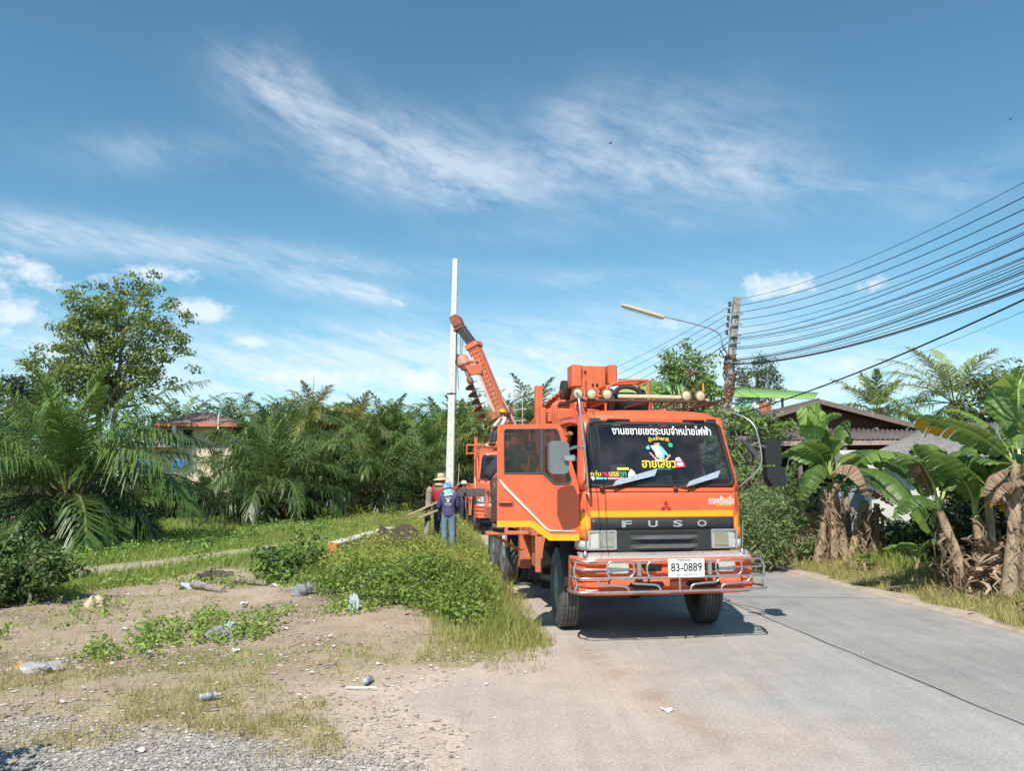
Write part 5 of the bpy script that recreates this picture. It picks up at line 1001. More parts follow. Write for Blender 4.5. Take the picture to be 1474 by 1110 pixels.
PTRK = mat('palm trunk with old leaf bases', (0.15, 0.105, 0.065), 0.9, var=0.4, scale=6, bump=0.8, bscale=14, c2=(0.30, 0.20, 0.12), c2amt=0.35)
def palm_crown(name, nf, L_, ll, lw, nl, seed, e_hi, e_lo, curl, mt, parent, ld=0.25, plane=0.3, tv=(0.25, 0.65)):
    rng = np.random.RandomState(seed); sp = []
    for k in range(nf):
        f = (k + 0.5) / nf; e = R(e_hi) + (R(e_lo) - R(e_hi)) * f ** 1.0 + rng.randn() * 0.09
        sp.append((k * 2.39996 + rng.randn() * 0.15, e, L_ * (0.72 + 0.30 * math.sin(0.5 + f * 2.2)) * (0.9 + 0.2 * rng.rand()), curl * (0.65 + 0.7 * f) * (0.8 + 0.4 * rng.rand()), tv[1] + (tv[0] - tv[1]) * f))
    V, F, T, MI = fronds_np(sp, rng, ll, lw, nl, ld, plane, base_r=0.1)
    return npmesh(name, V, F, [mt, RACH], parent, tint=T, mi=MI)
def palm_trunk(parent, h, r, rough=0.12, n=14, lean_=(0, 0), stubs=0, seed=1):
    rg = random.Random(seed); mb = MB(); prof = []
    P = []; Rr = []
    for k in range(n + 1):
        t = k / n; P.append((lean_[0] * t * t, lean_[1] * t * t, -0.15 + (h + 0.15) * t)); Rr.append(r * (1.25 - 0.35 * t) * (1 + rough * (1 if k % 2 else -1)))
    mb.tube(P, Rr, 12, smooth=False)
    for k in range(stubs):
        a = k * 2.4; z = h * (0.35 + 0.65 * k / stubs); d = Vector((math.cos(a), math.sin(a), 0)); c = Vector((lean_[0] * (z / h) ** 2, lean_[1] * (z / h) ** 2, z)); l = 0.25 + .35 * rg.random()
        mb.tube([c + d * r * .6, c + d * (r + .12) + Vector((0, 0, .12)), c + d * (r + l * .5) + Vector((0, 0, l))], [.07, .055, .03], 5, smooth=False)
    return mb.build('trunk', PTRK, parent)
# nearest oil palm, at the left
p0 = gp(100, 783); p0 = Vector((-12.0, 21.0, 0)); p0.z = float(height(p0.x, p0.y))
t = thing('oil_palm', 'big bushy young oil palm at the far left with its lower fronds touching the grass', 'palm tree', p0)
palm_trunk(t, 1.5, .42, .16, 10, (0, 0), 34, 3)
c = palm_crown('crown', 42, 4.5, .95, .046, 62, 11, 86, -8, 1.5, OILP, t, .55, .20, (.15, .85)); c.location = (0, 0, 1.35)
# young palms in the middle of the lawn
def oilp(px, py, Y, s, seed, label, lab_group=None, L_=4.6, nf=38, nl=42, th=1.3, e_lo=-5):
    p = at(px, py, Y); p.z = float(height(p.x, p.y)); t = thing('oil_palm', label, 'palm tree', p, seed * 1.3, lab_group)
    palm_trunk(t, th, .40, .15, 9, (0, 0), 22, seed)
    c = palm_crown('crown', int(nf * .72), L_, .92 * s, .046 * s, int(nl * 1.15), seed, 84, e_lo - 10, 1.5, OILP, t, .52, .22, (.12, .85)); c.location = (0, 0, th - .1); return t
rd = oilp(388, 742, 31.0, .95, 21, 'young oil palm with a reddish fruit cluster low on its stub trunk', L_=3.9, nf=46)
mb = MB(); rg = random.Random(3)
for k in range(26):
    a = rg.random() * 6.28; q = Vector((math.cos(a) * .22, -.45 + math.sin(a) * .1, .18 + .4 * rg.random())); mb.lathe([(.001, -.08), (.07, -.03), (.06, .05), (.001, .1)], 6, Matrix.Translation(q), smooth=False)
mb.build('fruit_cluster', mat('red brown palm fruit', (0.24, 0.075, 0.04), 0.7, var=0.4), rd)
oilp(448, 738, 33.0, .95, 23, 'low oil palm right of the palm with the reddish fruit, fronds arching over the lawn', L_=4.2, nf=34)
oilp(540, 735, 36.0, .95, 27, 'dense young oil palm standing left of the two men and the wooden post', L_=4.6, nf=36)
oilp(610, 732, 40.0, .95, 29, 'young oil palm whose fronds reach behind the upright white pole', L_=5.0, nf=38)
oilp(300, 735, 36.0, .9, 31, 'young oil palm below the brown roofed house, right of its balcony', L_=2.1, nf=46, th=.5, e_lo=0)
oilp(225, 738, 34.0, .9, 33, 'small oil palm between the big left palm and the lawn, below the balcony', L_=2.6, nf=44, th=.5)
oilp(30, 745, 33.0, 1.0, 37, 'oil palm behind the big left one, at the left edge of the picture', L_=4.8, nf=36)
oilp(405, 725, 42.0, 1.0, 39, 'upright oil palm behind the lawn, its tall spear fronds in front of the distant row', L_=5.6, nf=36, th=1.6)
# the plantation row behind: mature oil palms
def proto_oil(seed, nf, th):
    t = thing('oil_palm', 'mature dark oil palm standing in the plantation row along the skyline', 'palm tree', (0, 0, 0), 0, 'oil palms of the plantation row'); palm_trunk(t, th, .38, .14, 12, (0, 0), 16, seed)
    c = palm_crown('crown', int(nf * .8), 5.4, 1.0, .075, 34, seed, 84, -25, 1.6, OILP, t, .42, .22, (.1, .75)); c.location = (0, 0, th); return t
pr = [proto_oil(51, 34, 4.2), proto_oil(52, 34, 4.8), proto_oil(53, 32, 3.6)]
row = []
rg = random.Random(12)
for k in range(12): row.append((372 + k * 30 + rg.uniform(-12, 12), rg.uniform(54, 60), rg.uniform(.86, 1.02)))
for k in range(11): row.append((195 + k * 52 + rg.uniform(-15, 15), rg.uniform(66, 76), rg.uniform(1.05, 1.25)))
for k in range(9): row.append((400 + k * 28 + rg.uniform(-10, 10), rg.uniform(46, 50), rg.uniform(.68, .82)))
row += [(690, 62, 1.0), (725, 58, 1.0), (765, 60, 1.12), (800, 70, 1.2), (672, 50, .85), (835, 80, 1.2), (20, 58, .95), (-40, 50, .9), (-110, 40, .9), (640, 46, .8), (60, 66, 1.1), (712, 47, .75)]
used = set()
for i, (px, Y, s) in enumerate(row):
    p = at(px, 685, Y); p.z = 0; q = pr[i % 3]
    if i < 3: q.location = p; q.scale = (s, s, s); q.rotation_euler.z = i
    else: dup(q, p, rg.random() * 6.28, s)
# coconut palms
def coco(px, base_y, Y, topz, L_, seed, label, mt=COCO, nf=24, r=.16, ln=(0, 0), e_hi=85, e_lo=-45, curl=1.2, nl=40, tv=(.3, .8), ll=.8, lw=.05):
    p = at(px, base_y, Y); p.z = 0; t = thing('coconut_palm', label, 'palm tree', p, seed); palm_trunk(t, topz, r, .05, 22, ln, 0, seed)
    c = palm_crown('crown', nf, L_, ll, lw, nl, seed, e_hi, e_lo, curl, mt, t, .45, .18, tv); c.location = (ln[0], ln[1], topz - .05)
    mb = MB(); rg = random.Random(seed)
    for k in range(7): a = k * .9; mb.lathe([(.001, -.16), (.10, -.1), (.13, 0), (.09, .1), (.001, .14)], 8, Matrix.Translation((ln[0] + .24 * math.cos(a), ln[1] + .24 * math.sin(a), topz - .28 - .1 * (k % 2))))
    mb.build('coconut', mat('green coconuts', (0.25, 0.24, 0.08), 0.5, var=0.3), t); return t
tc_ = coco(447, 690, 46, 5.5, 2.7, 61, 'thin coconut palm with drooping yellowish fronds and a bare spear above the skyline row', COCY, 22, .16, e_lo=-60, curl=1.6)
mb = MB(); mb.tube([(0, 0, 5.5), (.02, 0, 6.7), (-.05, 0, 8.0)], [.05, .03, .008], 6); mb.build('spear_leaf', RACH, tc_)
coco(512, 690, 45, 4.9, 2.5, 62, 'shorter coconut palm with limp olive fronds right of the one with the bare spear', COCY, 20, .15, e_lo=-65, curl=1.7)
coco(700, 690, 44, 4.6, 3.2, 64, 'yellowing coconut palm half hidden behind the raised boom', COCY, 18, .15, e_lo=-60, curl=1.6)
coco(1375, 600, 30, 4.9, 3.0, 63, 'large coconut palm with silvery fronds above the grey shed roof', COCO, 24, .18, (0, 0), 86, -35, 1.15, 52, (.45, .9), .75, .036)
coco(1262, 600, 37, 5.2, 2.3, 66, 'smaller coconut palm left of the large one, rising behind the brown house', COCO, 24, .16, e_lo=-35, curl=1.0)
# ---------------------------------------------------------------- broadleaf trees
BARK = mat('grey bark', (0.22, 0.19, 0.15), 0.9, var=0.3, scale=5, bump=0.6, c2=(0.10, 0.08, 0.06), c2amt=0.3)
def tree(name, label, cat, base, th, cen, rad, ncl, npl, spread, size, mt, seed, r=.2, shape=1.0, flat=.7, droop=0.0, asp=.5, group=None, hollow=.55, stems=1, parent_t=None):
    rng = np.random.RandomState(seed); t = thing(name, label, cat, base, 0, group); cen = np.array(cen, float); rad = np.array(rad, float)
    d = rng.randn(ncl * 3, 3); d /= np.linalg.norm(d, axis=1)[:, None]; rr = (hollow + (1 - hollow) * rng.rand(ncl * 3) ** .7); P = cen + d * rad * rr[:, None] * (0.78 + 0.44 * vnoise(d[:, 0] * 2.2 + 5 + d[:, 2], d[:, 1] * 2.2 + 3, seed))[:, None]
    keep = P[:, 2] > cen[2] - rad[2] * shape; P = P[keep][:ncl]
    mb = MB(); rg = random.Random(seed)
    for s_ in range(stems):
        off = Vector(((s_ - (stems - 1) / 2) * r * 2.6, 0, 0)); top = Vector(tuple(cen)) + Vector((off.x * 2, 0, rad[2] * .25))
        pts = spline([off + Vector((0, 0, -.2)), off + Vector((rg.uniform(-.1, .1), rg.uniform(-.1, .1), th * .6)), off * 1.4 + Vector((cen[0] * .5, cen[1] * .5, th)), top], 5)
        mb.tube(pts, [r * (1.2 - .95 * k / (len(pts) - 1)) for k in range(len(pts))], 9)
    nb = min(len(P), 46)
    for k in rng.choice(len(P), nb, replace=False):
        e = Vector(P[k]); z0 = min(th + (cen[2] + rad[2] * .3 - th) * rg.random() * .8, e.z - .1 * rad[2]); z0 = max(z0, th * .55); f = (z0) / (cen[2] + rad[2] * .25); o = Vector((cen[0] * f, cen[1] * f, z0))
        m_ = o.lerp(e, .5) + Vector((0, 0, -.06 * (e - o).length)) + Vector([rg.uniform(-.08, .08) * rad[0]] * 2 + [0]); pts = spline([o, m_, e], 4); rb = r * .42
        mb.tube(pts, [max(.008, rb * (1 - .88 * i / (len(pts) - 1))) for i in range(len(pts))], 5)
    mb.build('trunk', BARK, t)
    leafclumps('crown', P, npl, spread, size, mt, parent=t, flat=flat, droop=droop, asp=asp, seed=seed); return t
bt = at(148, 690, 52); bt.z = 0
tree('tree', 'tall airy broadleaf tree with pale branches at the left, high above the palms', 'tree', bt, 6.0, (0.0, 0, 10.6), (5.2, 4.5, 5.2), 360, 52, .70, .25, leafmat('olive tree leaves', (0.075, 0.12, 0.03), (0.25, 0.31, 0.08), (0.30, 0.21, 0.09), 0.25, 0.45, 0.35), 77, .30, .95, .55, stems=2, hollow=.35)
b2 = at(5, 690, 56); b2.z = 0
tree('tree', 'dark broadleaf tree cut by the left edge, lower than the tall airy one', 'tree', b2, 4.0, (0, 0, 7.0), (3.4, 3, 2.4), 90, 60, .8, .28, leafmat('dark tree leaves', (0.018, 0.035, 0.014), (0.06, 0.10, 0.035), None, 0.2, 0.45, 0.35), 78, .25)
MANGO = leafmat('mango leaves', (0.08, 0.15, 0.04), (0.26, 0.38, 0.09), (0.40, 0.21, 0.09), 0.25, 0.4, 0.45)
bm_ = at(990, 690, 26.5); bm_.z = 0
tree('mango_tree', 'leafy mango tree with reddish dry sprigs behind the cab roof lamps', 'tree', bm_, 2.4, (0, 0, 4.5), (1.25, 1.2, 1.95), 130, 44, .36, .20, MANGO, 79, .14, 1.0, .8, .35, .30)
mb = MB(); mt_ = bpy.data.objects.get('mango_tree'); rr_ = np.random.RandomState(5)
C = np.array([(-.55, -1.0, 4.6), (-.05, -1.0, 5.4), (.0, -1.1, 4.9), (-.7, -1.0, 4.1), (.05, -1.1, 4.3), (-.2, -1.2, 3.6), (.1, -1.1, 3.8)]); leafclumps('dry_sprig', C, 40, .22, .15, leafmat('dry mango leaves', (0.20, 0.10, 0.05), (0.36, 0.22, 0.12), None, .2, .6, .2), parent=mt_, asp=.3, droop=.5, seed=4)
b3 = at(1096, 690, 40); b3.z = 0
tree('tree', 'small grey green tree behind the green roof, right of the leaning pole', 'tree', b3, 4.2, (0, 0, 6.8), (1.25, 1.2, 1.5), 80, 44, .40, .13, leafmat('grey green leaves', (0.05, 0.08, 0.03), (0.15, 0.19, 0.08), None, .25, .5, .3), 80, .12)
b4 = at(1465, 690, 24); b4.z = 0
tree('tree', 'bushy olive tree at the right edge, beyond the grey shed roof', 'tree', b4, 2.8, (0, 0, 3.9), (1.7, 1.5, 1.5), 80, 60, .45, .16, leafmat('olive leaves', (0.06, 0.09, 0.025), (0.20, 0.24, 0.07), None, .25, .5, .3), 81, .15)
b5 = at(1462, 690, 18.5); b5.z = 0
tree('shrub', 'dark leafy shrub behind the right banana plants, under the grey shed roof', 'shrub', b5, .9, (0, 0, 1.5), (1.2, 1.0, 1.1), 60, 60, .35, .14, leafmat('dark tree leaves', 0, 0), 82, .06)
b5b = at(1405, 690, 16.8); b5b.z = 0
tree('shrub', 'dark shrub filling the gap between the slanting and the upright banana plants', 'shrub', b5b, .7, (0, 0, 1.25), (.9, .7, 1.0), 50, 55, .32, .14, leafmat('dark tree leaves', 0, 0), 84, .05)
for (px, Y, h, w, lab) in ((1345, 17.6, 1.2, 1.1, 'dark shrub low in front of the white shed wall'), (1440, 15.4, 1.9, 1.1, 'dark shrub behind the stem of the tallest banana plant'), (1290, 20.2, .7, .8, 'low green shrub at the foot of the white shed wall')):
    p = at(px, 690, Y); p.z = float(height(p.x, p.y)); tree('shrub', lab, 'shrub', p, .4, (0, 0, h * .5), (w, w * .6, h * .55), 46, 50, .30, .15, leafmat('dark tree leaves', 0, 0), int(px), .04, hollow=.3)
b6 = at(1112, 690, 23); b6.z = 0
tree('shrub', 'leafy young tree hanging over the eaves beside the leaning pole', 'shrub', b6, 2.0, (-.9, 0, 3.0), (1.0, .8, 1.1), 50, 44, .30, .17, MANGO, 83, .06, droop=.3, asp=.32)
b6b = at(1150, 690, 24.5); b6b.z = 0
tree('shrub', 'loose climbing shrub with sunlit tips in front of the turquoise laundry', 'shrub', b6b, 1.6, (-1.1, 0, 3.55), (1.0, .5, .45), 26, 30, .25, .15, MANGO, 89, .05, droop=.3, asp=.32)
TANG = leafmat('roadside tangle leaves', (0.08, 0.14, 0.05), (0.30, 0.40, 0.15), (0.42, 0.46, 0.2), .3, .5, .3)
for i, (px, Y, h, w, lab) in enumerate([(1090, 16.6, 1.75, .7, 'thick feathery shrub right behind the front right corner of the near truck'), (1125, 18.3, 2.1, .95, 'taller feathery shrub between the truck mirror and the dry banana clump'), (1058, 21.5, 2.4, 1.1, 'feathery shrub further back, seen past the right windscreen pillar')]):
    p = at(px, 690, Y); p.z = float(height(p.x, p.y)); tree('shrub', lab, 'shrub', p, .5, (0, 0, h * .5), (w, w * .8, h * .52), 80, 46, .30, .12, TANG, 90 + i, .035, 1.0, .8, .3, .24, hollow=.3)
p = gph(38, 868)
tree('shrub', 'dark green shrub at the left edge casting its shadow on bare earth', 'shrub', p, .25, (-.45, .2, .42), (1.25, .75, .52), 120, 60, .20, .085, leafmat('dark shrub leaves', (0.035, 0.075, 0.022), (0.13, 0.20, 0.05), None, .2, .5, .3), 95, .03, 1.0, .8, 0, .55, hollow=.3)
p = gph(418, 838)
tree('shrub', 'broad leaved weed bush at the left end of the roadside weeds, beside white rubbish', 'shrub', p, .2, (0.1, .2, .30), (.85, .5, .34), 50, 34, .22, .10, leafmat('broad weed leaves', (0.07, 0.14, 0.035), (0.24, 0.35, 0.08), None, .3, .5, .3), 96, .02, 1.0, .9, 0, .65, hollow=.2)
for k, (x, y, h) in enumerate([(-3.25, 4.95, 1.4)]):
    tree('shrub', 'shrub just outside the left edge of the picture', 'shrub', (x - .9, y - .3, 0), .4, (0, 0, h * .6), (.6, .6, .5), 50, 50, .22, .10, leafmat('dark shrub leaves', 0, 0), 97, .03)
# thin twiggy weed stems
def stalk(px, py, h, label, seed):
    p = gph(px, py); t = thing('weed_plant', label, 'plant', p); rg = random.Random(seed); mb = MB(); C = []
    for k in range(5):
        e = Vector((rg.uniform(-.35, .35), rg.uniform(-.2, .2), h * rg.uniform(.6, 1))); mb.tube(spline([(0, 0, 0), e * .5 + Vector((0, 0, .08)), e], 4), [.012] * 8 + [.004], 5)
        C += [tuple(e * f) for f in (.5, .7, .85, 1.0)]
    mb.build('stem', mat('brown weed stem', (0.16, 0.10, 0.05), .8), t); leafclumps('foliage', np.array(C), 12, .12, .07, wm_, parent=t, asp=.6, seed=seed)
stalk(440, 815, .95, 'tall twiggy weed with bare reddish stems left of the fallen white pole', 3)

# ---------------------------------------------------------------- banana plants
BAN = leafmat('banana blade', (0.038, 0.10, 0.022), (0.225, 0.34, 0.075), None, .38, .42, .4)
BANM = mat('banana midrib', (0.36, 0.42, 0.14), .4, var=.15)
DRY = leafmat('dry banana leaf', (0.15, 0.095, 0.065), (0.46, 0.34, 0.24), None, .2, .8, .1)
YLW = leafmat('yellowing banana leaf', (0.50, 0.30, 0.03), (0.60, 0.36, 0.05), (0.25, 0.12, 0.05), .3, .6, .2)
def bleaf(parent, pts, W, seed, tint=.5, tear=.3, fold=.45, mt=None, dry_edge=False, name='leaf', roll=0.0):
    """a banana leaf along the spline pts: petiole, midrib and two torn blade halves"""
    rg = np.random.RandomState(seed); P = np.array([tuple(p) for p in spline(pts, 7)]); n = len(P); T = np.gradient(P, axis=0); T /= np.linalg.norm(T, axis=1)[:, None]
    S = np.cross(T, np.array([0, 0, 1.0])); bad = np.linalg.norm(S, axis=1) < .2; S[bad] = np.array([1, 0, 0]); S /= np.linalg.norm(S, axis=1)[:, None]
    for i in range(1, n):
        if np.dot(S[i], S[i - 1]) < 0: S[i] *= -1
    U = np.cross(S, T); c_, s_ = math.cos(roll), math.sin(roll); S, U = S * c_ + U * s_, U * c_ - S * s_
    t = np.linspace(0, 1, n); m = 60; tt = np.linspace(.2, 1, m); Pi = np.stack([np.interp(tt, t, P[:, k]) for k in range(3)], -1); Si = np.stack([np.interp(tt, t, S[:, k]) for k in range(3)], -1); Ui = np.stack([np.interp(tt, t, U[:, k]) for k in range(3)], -1); Ti = np.stack([np.interp(tt, t, T[:, k]) for k in range(3)], -1)
    q = (tt - .2) / .8; w = W * np.clip(np.sin(np.pi * np.clip(q * .94 + .05, 0, 1)) ** .55, .02, 1)
    V, F, TI, MI = [], [], [], []; o = 0
    for sg in (-1, 1):
        i = 0; 
        while i < m - 1:
            ln = rg.randint(2, 5) if rg.rand() < tear else rg.randint(7, 16); j = min(m - 1, i + ln); dr = (rg.rand() * .5 if rg.rand() < tear else 0) + fold * .5; idx = np.arange(i, j + 1); g = 6
            f = np.linspace(0, 1, g)
            cut = w[idx] * (1 - (rg.rand() * .2 if dry_edge else 0)); 
            lat = f[None] * cut[:, None]; lift = (fold * .55 * f - (fold * .6 + dr) * f ** 2)[None] * w[idx][:, None] + .012 * np.sin(idx * 1.3 + seed)[:, None] * f[None]; fw = (.18 * f)[None] * w[idx][:, None]
            if j < m - 1: fw[-1] -= .025 * f
            X = Pi[idx][:, None] + Si[idx][:, None] * (sg * lat)[..., None] + Ui[idx][:, None] * lift[..., None] + Ti[idx][:, None] * fw[..., None]
            k = len(idx); V.append(X.reshape(-1, 3)); a = (np.arange(k - 1)[:, None] * g + np.arange(g - 1)[None]).ravel()
            F.append(np.stack([a, a + 1, a + g + 1, a + g], -1) + o); TI.append(np.clip(tint + rg.randn() * .10 + .05 * np.sin(np.arange(k * g) * .7), 0, .9)); MI.append(np.where((np.arange(len(a)) % (g - 1) >= 2 + i % 3) & bool(dry_edge and sg > 0 and .35 < q[i] < .85), 2, 0)); o += k * g; i = j
    mw = .030 * (1.15 - t) * (W / .35); A = P - S * mw[:, None]; B = P + S * mw[:, None]; D_ = P - U * (mw * 1.2)[:, None]; i = np.arange(n - 1)
    V += [A, B, D_]; F.append(np.concatenate([np.stack([i, i + 1, n + i + 1, n + i], -1), np.stack([n + i, n + i + 1, 2 * n + i + 1, 2 * n + i], -1), np.stack([2 * n + i, 2 * n + i + 1, i + 1, i], -1)]) + o); TI.append(np.full(3 * n, .5)); MI.append(np.ones(3 * (n - 1), int))
    return npmesh(name, np.concatenate(V), np.concatenate(F), [mt or BAN, BANM, YLW], parent, tint=np.concatenate(TI), mi=np.concatenate(MI), smooth=False)
PST = mat('banana stem sheath', (0.36, 0.265, 0.175), .75, var=.35, scale=4, bump=.4, bscale=9, c2=(0.15, 0.09, 0.055), c2amt=.4, c2scale=5)
def pstem(parent, a, b, r=.11, seed=1):
    rg = random.Random(seed); a, b = Vector(a), Vector(b); pts = spline([a, a.lerp(b, .5) + Vector((rg.uniform(-.04, .04), 0, 0)), b], 6); mb = MB(); mb.tube(pts, [r * (1.2 - .5 * k / (len(pts) - 1)) * (1 + .05 * math.sin(k * 2.1)) for k in range(len(pts))], 11); return mb.build('stem', PST, parent)
def dryskirt(parent, a, b, n, L_, seed, wid=.07, out=.25):
    """hanging torn dead leaves along a stem"""
    rg = np.random.RandomState(seed); V, F, T = [], [], []; a, b = np.array(a, float), np.array(b, float); o = 0
    for k in range(n):
        p = a + (b - a) * (.12 + .88 * rg.rand()); az = rg.rand() * 6.28; d = np.array([math.cos(az), math.sin(az), 0]); s = np.array([-d[1], d[0], 0]); l = L_ * (.4 + .8 * rg.rand()); w = wid * (.4 + rg.rand()); t0 = rg.rand()
        m = 6; tw = rg.randn() * .9
        for i in range(m):
            f = i / (m - 1); c = p + d * (.06 + out * math.sin(f * 2.2) * (.4 + .6 * rg.rand())) + np.array([0, 0, -l * f + .12 * math.sin(f * 3)]) + s * .06 * rg.randn(); c[2] = max(c[2], .02); sv = s * math.cos(tw * f) + d * math.sin(tw * f); ww = w * (1 - .7 * f) * (.7 + .6 * rg.rand())
            V += [c - sv * ww, c + sv * ww]; T += [t0, min(1, t0 + .2)]
            if i: q = o + 2 * i; F.append((q - 2, q - 1, q + 1, q))
        o += 2 * m
    return npmesh('dead_leaf_skirt', V, F, DRY, parent, tint=np.clip(np.array(T) * .85, 0, 1))
def wp(px, py, Y, base): return at(px, py, Y) - base
# --- clump behind the mirror, three dry-skirted stems
B0 = gp(1190, 812); B0.z = float(height(B0.x, B0.y)); Yc = B0.y
t = thing('banana_plant', 'banana clump with thick tan stems wrapped in dead leaves, nearest the truck mirror', 'banana plant', B0)
stems = [((1178, 808), (1186, 700)), ((1200, 815), (1203, 690)), ((1216, 818), (1200, 705)), ((1190, 800), (1196, 695))]
for k, ((x0, y0), (x1, y1)) in enumerate(stems):
    a = wp(x0, y0, Yc + .15 * (k % 2) + .03 * k, B0); a.z = 0; b = wp(x1, y1, Yc + .1 * k, B0); pstem(t, a, b, .10, k); dryskirt(t, a, b, 34, .8, 40 + k, .035, .13)
top = wp(1194, 688, Yc, B0)
def LF(par, base, top, ends, W, seed, **kw):                # ends: picture points the leaf runs through, with depth offsets
    pts = [top] + [at(px, py, Yd) - base for (px, py, Yd) in ends]; return bleaf(par, pts, W * 1.22, seed, **kw)
LF(t, B0, top, [(1175, 640, Yc - .1), (1172, 610, Yc - .1), (1150, 590, Yc)], .30, 1, tint=.8, tear=.2, fold=.25, roll=1.2)
LF(t, B0, top, [(1180, 655, Yc - .3), (1155, 640, Yc - .7), (1122, 655, Yc - 1.0)], .30, 2, tint=.4, tear=.3, roll=-.5)
LF(t, B0, top, [(1185, 640, Yc + .1), (1192, 605, Yc + .1), (1212, 598, Yc + .2)], .10, 3, tint=.85, tear=.1, roll=1.0)
LF(t, B0, top, [(1215, 668, Yc - .2), (1260, 655, Yc - .6), (1320, 690, Yc - 1.0), (1345, 760, Yc - 1.2)], .30, 4, tint=.55, tear=.25, fold=.6, roll=.25)
LF(t, B0, top, [(1220, 675, Yc - .3), (1270, 680, Yc - .9), (1310, 715, Yc - 1.4), (1345, 775, Yc - 1.6)], .30, 5, tint=.35, tear=.3, fold=.6)
LF(t, B0, top, [(1222, 655, Yc + .3), (1262, 650, Yc + .6), (1305, 676, Yc + .9)], .30, 6, tint=.6, tear=.25, fold=.5)
LF(t, B0, top, [(1172, 665, Yc + .3), (1150, 655, Yc + .7), (1132, 690, Yc + .9)], .30, 7, tint=.5, tear=.4, fold=.6)
LF(t, B0, top, [(1178, 668, Yc - .4), (1160, 690, Yc - .8), (1150, 720, Yc - .9)], .22, 8, tint=.35, tear=.5, fold=.7)
LF(t, B0, top, [(1205, 640, Yc + .3), (1210, 610, Yc + .5), (1225, 640, Yc + .5)], .20, 9, tint=.6, tear=.5, fold=.5, roll=.6)
LF(t, B0, top, [(1212, 672, Yc - .5), (1235, 676, Yc - .8), (1252, 715, Yc - .9)], .24, 10, mt=DRY, tear=.3, fold=1.3, tint=.4, name='dead_leaf')
LF(t, B0, top, [(1190, 650, Yc + .4), (1165, 622, Yc + .6), (1140, 612, Yc + .8)], .25, 11, tint=.45, tear=.3, fold=.4)
LF(t, B0, top, [(1194, 630, Yc), (1180, 603, Yc - .2), (1162, 596, Yc - .2)], .34, 12, tint=.88, tear=.12, fold=.3, roll=1.0)
# --- dry collapsed clump
B1 = gp(1243, 812); B1.z = float(height(B1.x, B1.y)); t = thing('banana_plant', 'dried brown banana clump with no green leaves, in front of the grey wall panel', 'banana plant', B1); Y1_ = B1.y
for k, ((x0, y0), (x1, y1)) in enumerate([((1240, 812), (1246, 720)), ((1225, 805), (1243, 722)), ((1258, 815), (1262, 725))]):
    a = wp(x0, y0, Y1_, B1); a.z = 0; b = wp(x1, y1, Y1_, B1); pstem(t, a, b, .09, 10 + k); dryskirt(t, a, b, 46, .7, 60 + k, .04, .15)
# --- right hand clumps
def bananas(label, stems_, leaves_, sk=30, r=.11):
    x0, y0 = stems_[0][0]; B = gp(x0, y0); B.z = float(height(B.x, B.y)); t = thing('banana_plant', label, 'banana plant', B)
    for k, ((a0, a1), (b0, b1)) in enumerate(stems_):
        a = wp(a0, a1, B.y + .2 * k, B); a.z = 0; b = wp(b0, b1, B.y + .2 * k, B); pstem(t, a, b, r * .85, 20 + k); dryskirt(t, a, b, int(sk * 1.0), .65, 80 + k + int(x0), .03, .10)
        for q, lf in enumerate(leaves_[k]):
            pts, W, kw = lf; LF(t, B, b, [(p[0], p[1], B.y + p[2]) for p in pts], W, 100 + k * 20 + q, **kw)
    return t
bananas('slanting banana plant right of the small white walled gap, with a broad dark leaf', [((1392, 858), (1352, 735))],
        [[([(1340, 690, -.2), (1310, 660, -.4), (1262, 650, -.5), (1230, 668, -.4)], .26, dict(tint=.45, tear=.3, fold=.5)), ([(1345, 680, .3), (1335, 640, .6), (1315, 655, .9)], .24, dict(tint=.5, tear=.4, fold=.5)),
          ([(1335, 720, -.3), (1310, 715, -.6), (1285, 745, -.7)], .2, dict(tint=.3, tear=.5, fold=.7)), ([(1365, 690, .3), (1385, 650, .6), (1392, 690, .8)], .22, dict(tint=.4, tear=.3, fold=.5)), ([(1335, 700, -.2), (1318, 668, -.4), (1312, 690, -.5)], .1, dict(mt=DRY, tint=.3, tear=.3, fold=1.3, name='dead_leaf'))]], 30)
bananas('upright banana plant with a tan stem between the slanting one and the right edge', [((1414, 850), (1404, 742))],
        [[([(1395, 705, -.3), (1365, 670, -.6), (1318, 640, -.9)], .20, dict(tint=.5, tear=.08, fold=.35, roll=-.4)), ([(1412, 700, .2), (1440, 660, .4), (1470, 690, .5)], .24, dict(tint=.4, tear=.3, fold=.5)), ([(1402, 690, .4), (1392, 650, .8), (1372, 670, 1.0)], .22, dict(tint=.4, tear=.3, fold=.5)),
          ([(1425, 720, -.2), (1445, 718, -.3), (1455, 745, -.3)], .12, dict(mt=YLW, tint=.6, tear=.7, fold=.8, name='yellow_leaf')), ([(1390, 715, .5), (1365, 700, .8), (1340, 740, 1.0)], .22, dict(tint=.3, tear=.3, fold=.6))]], 40)
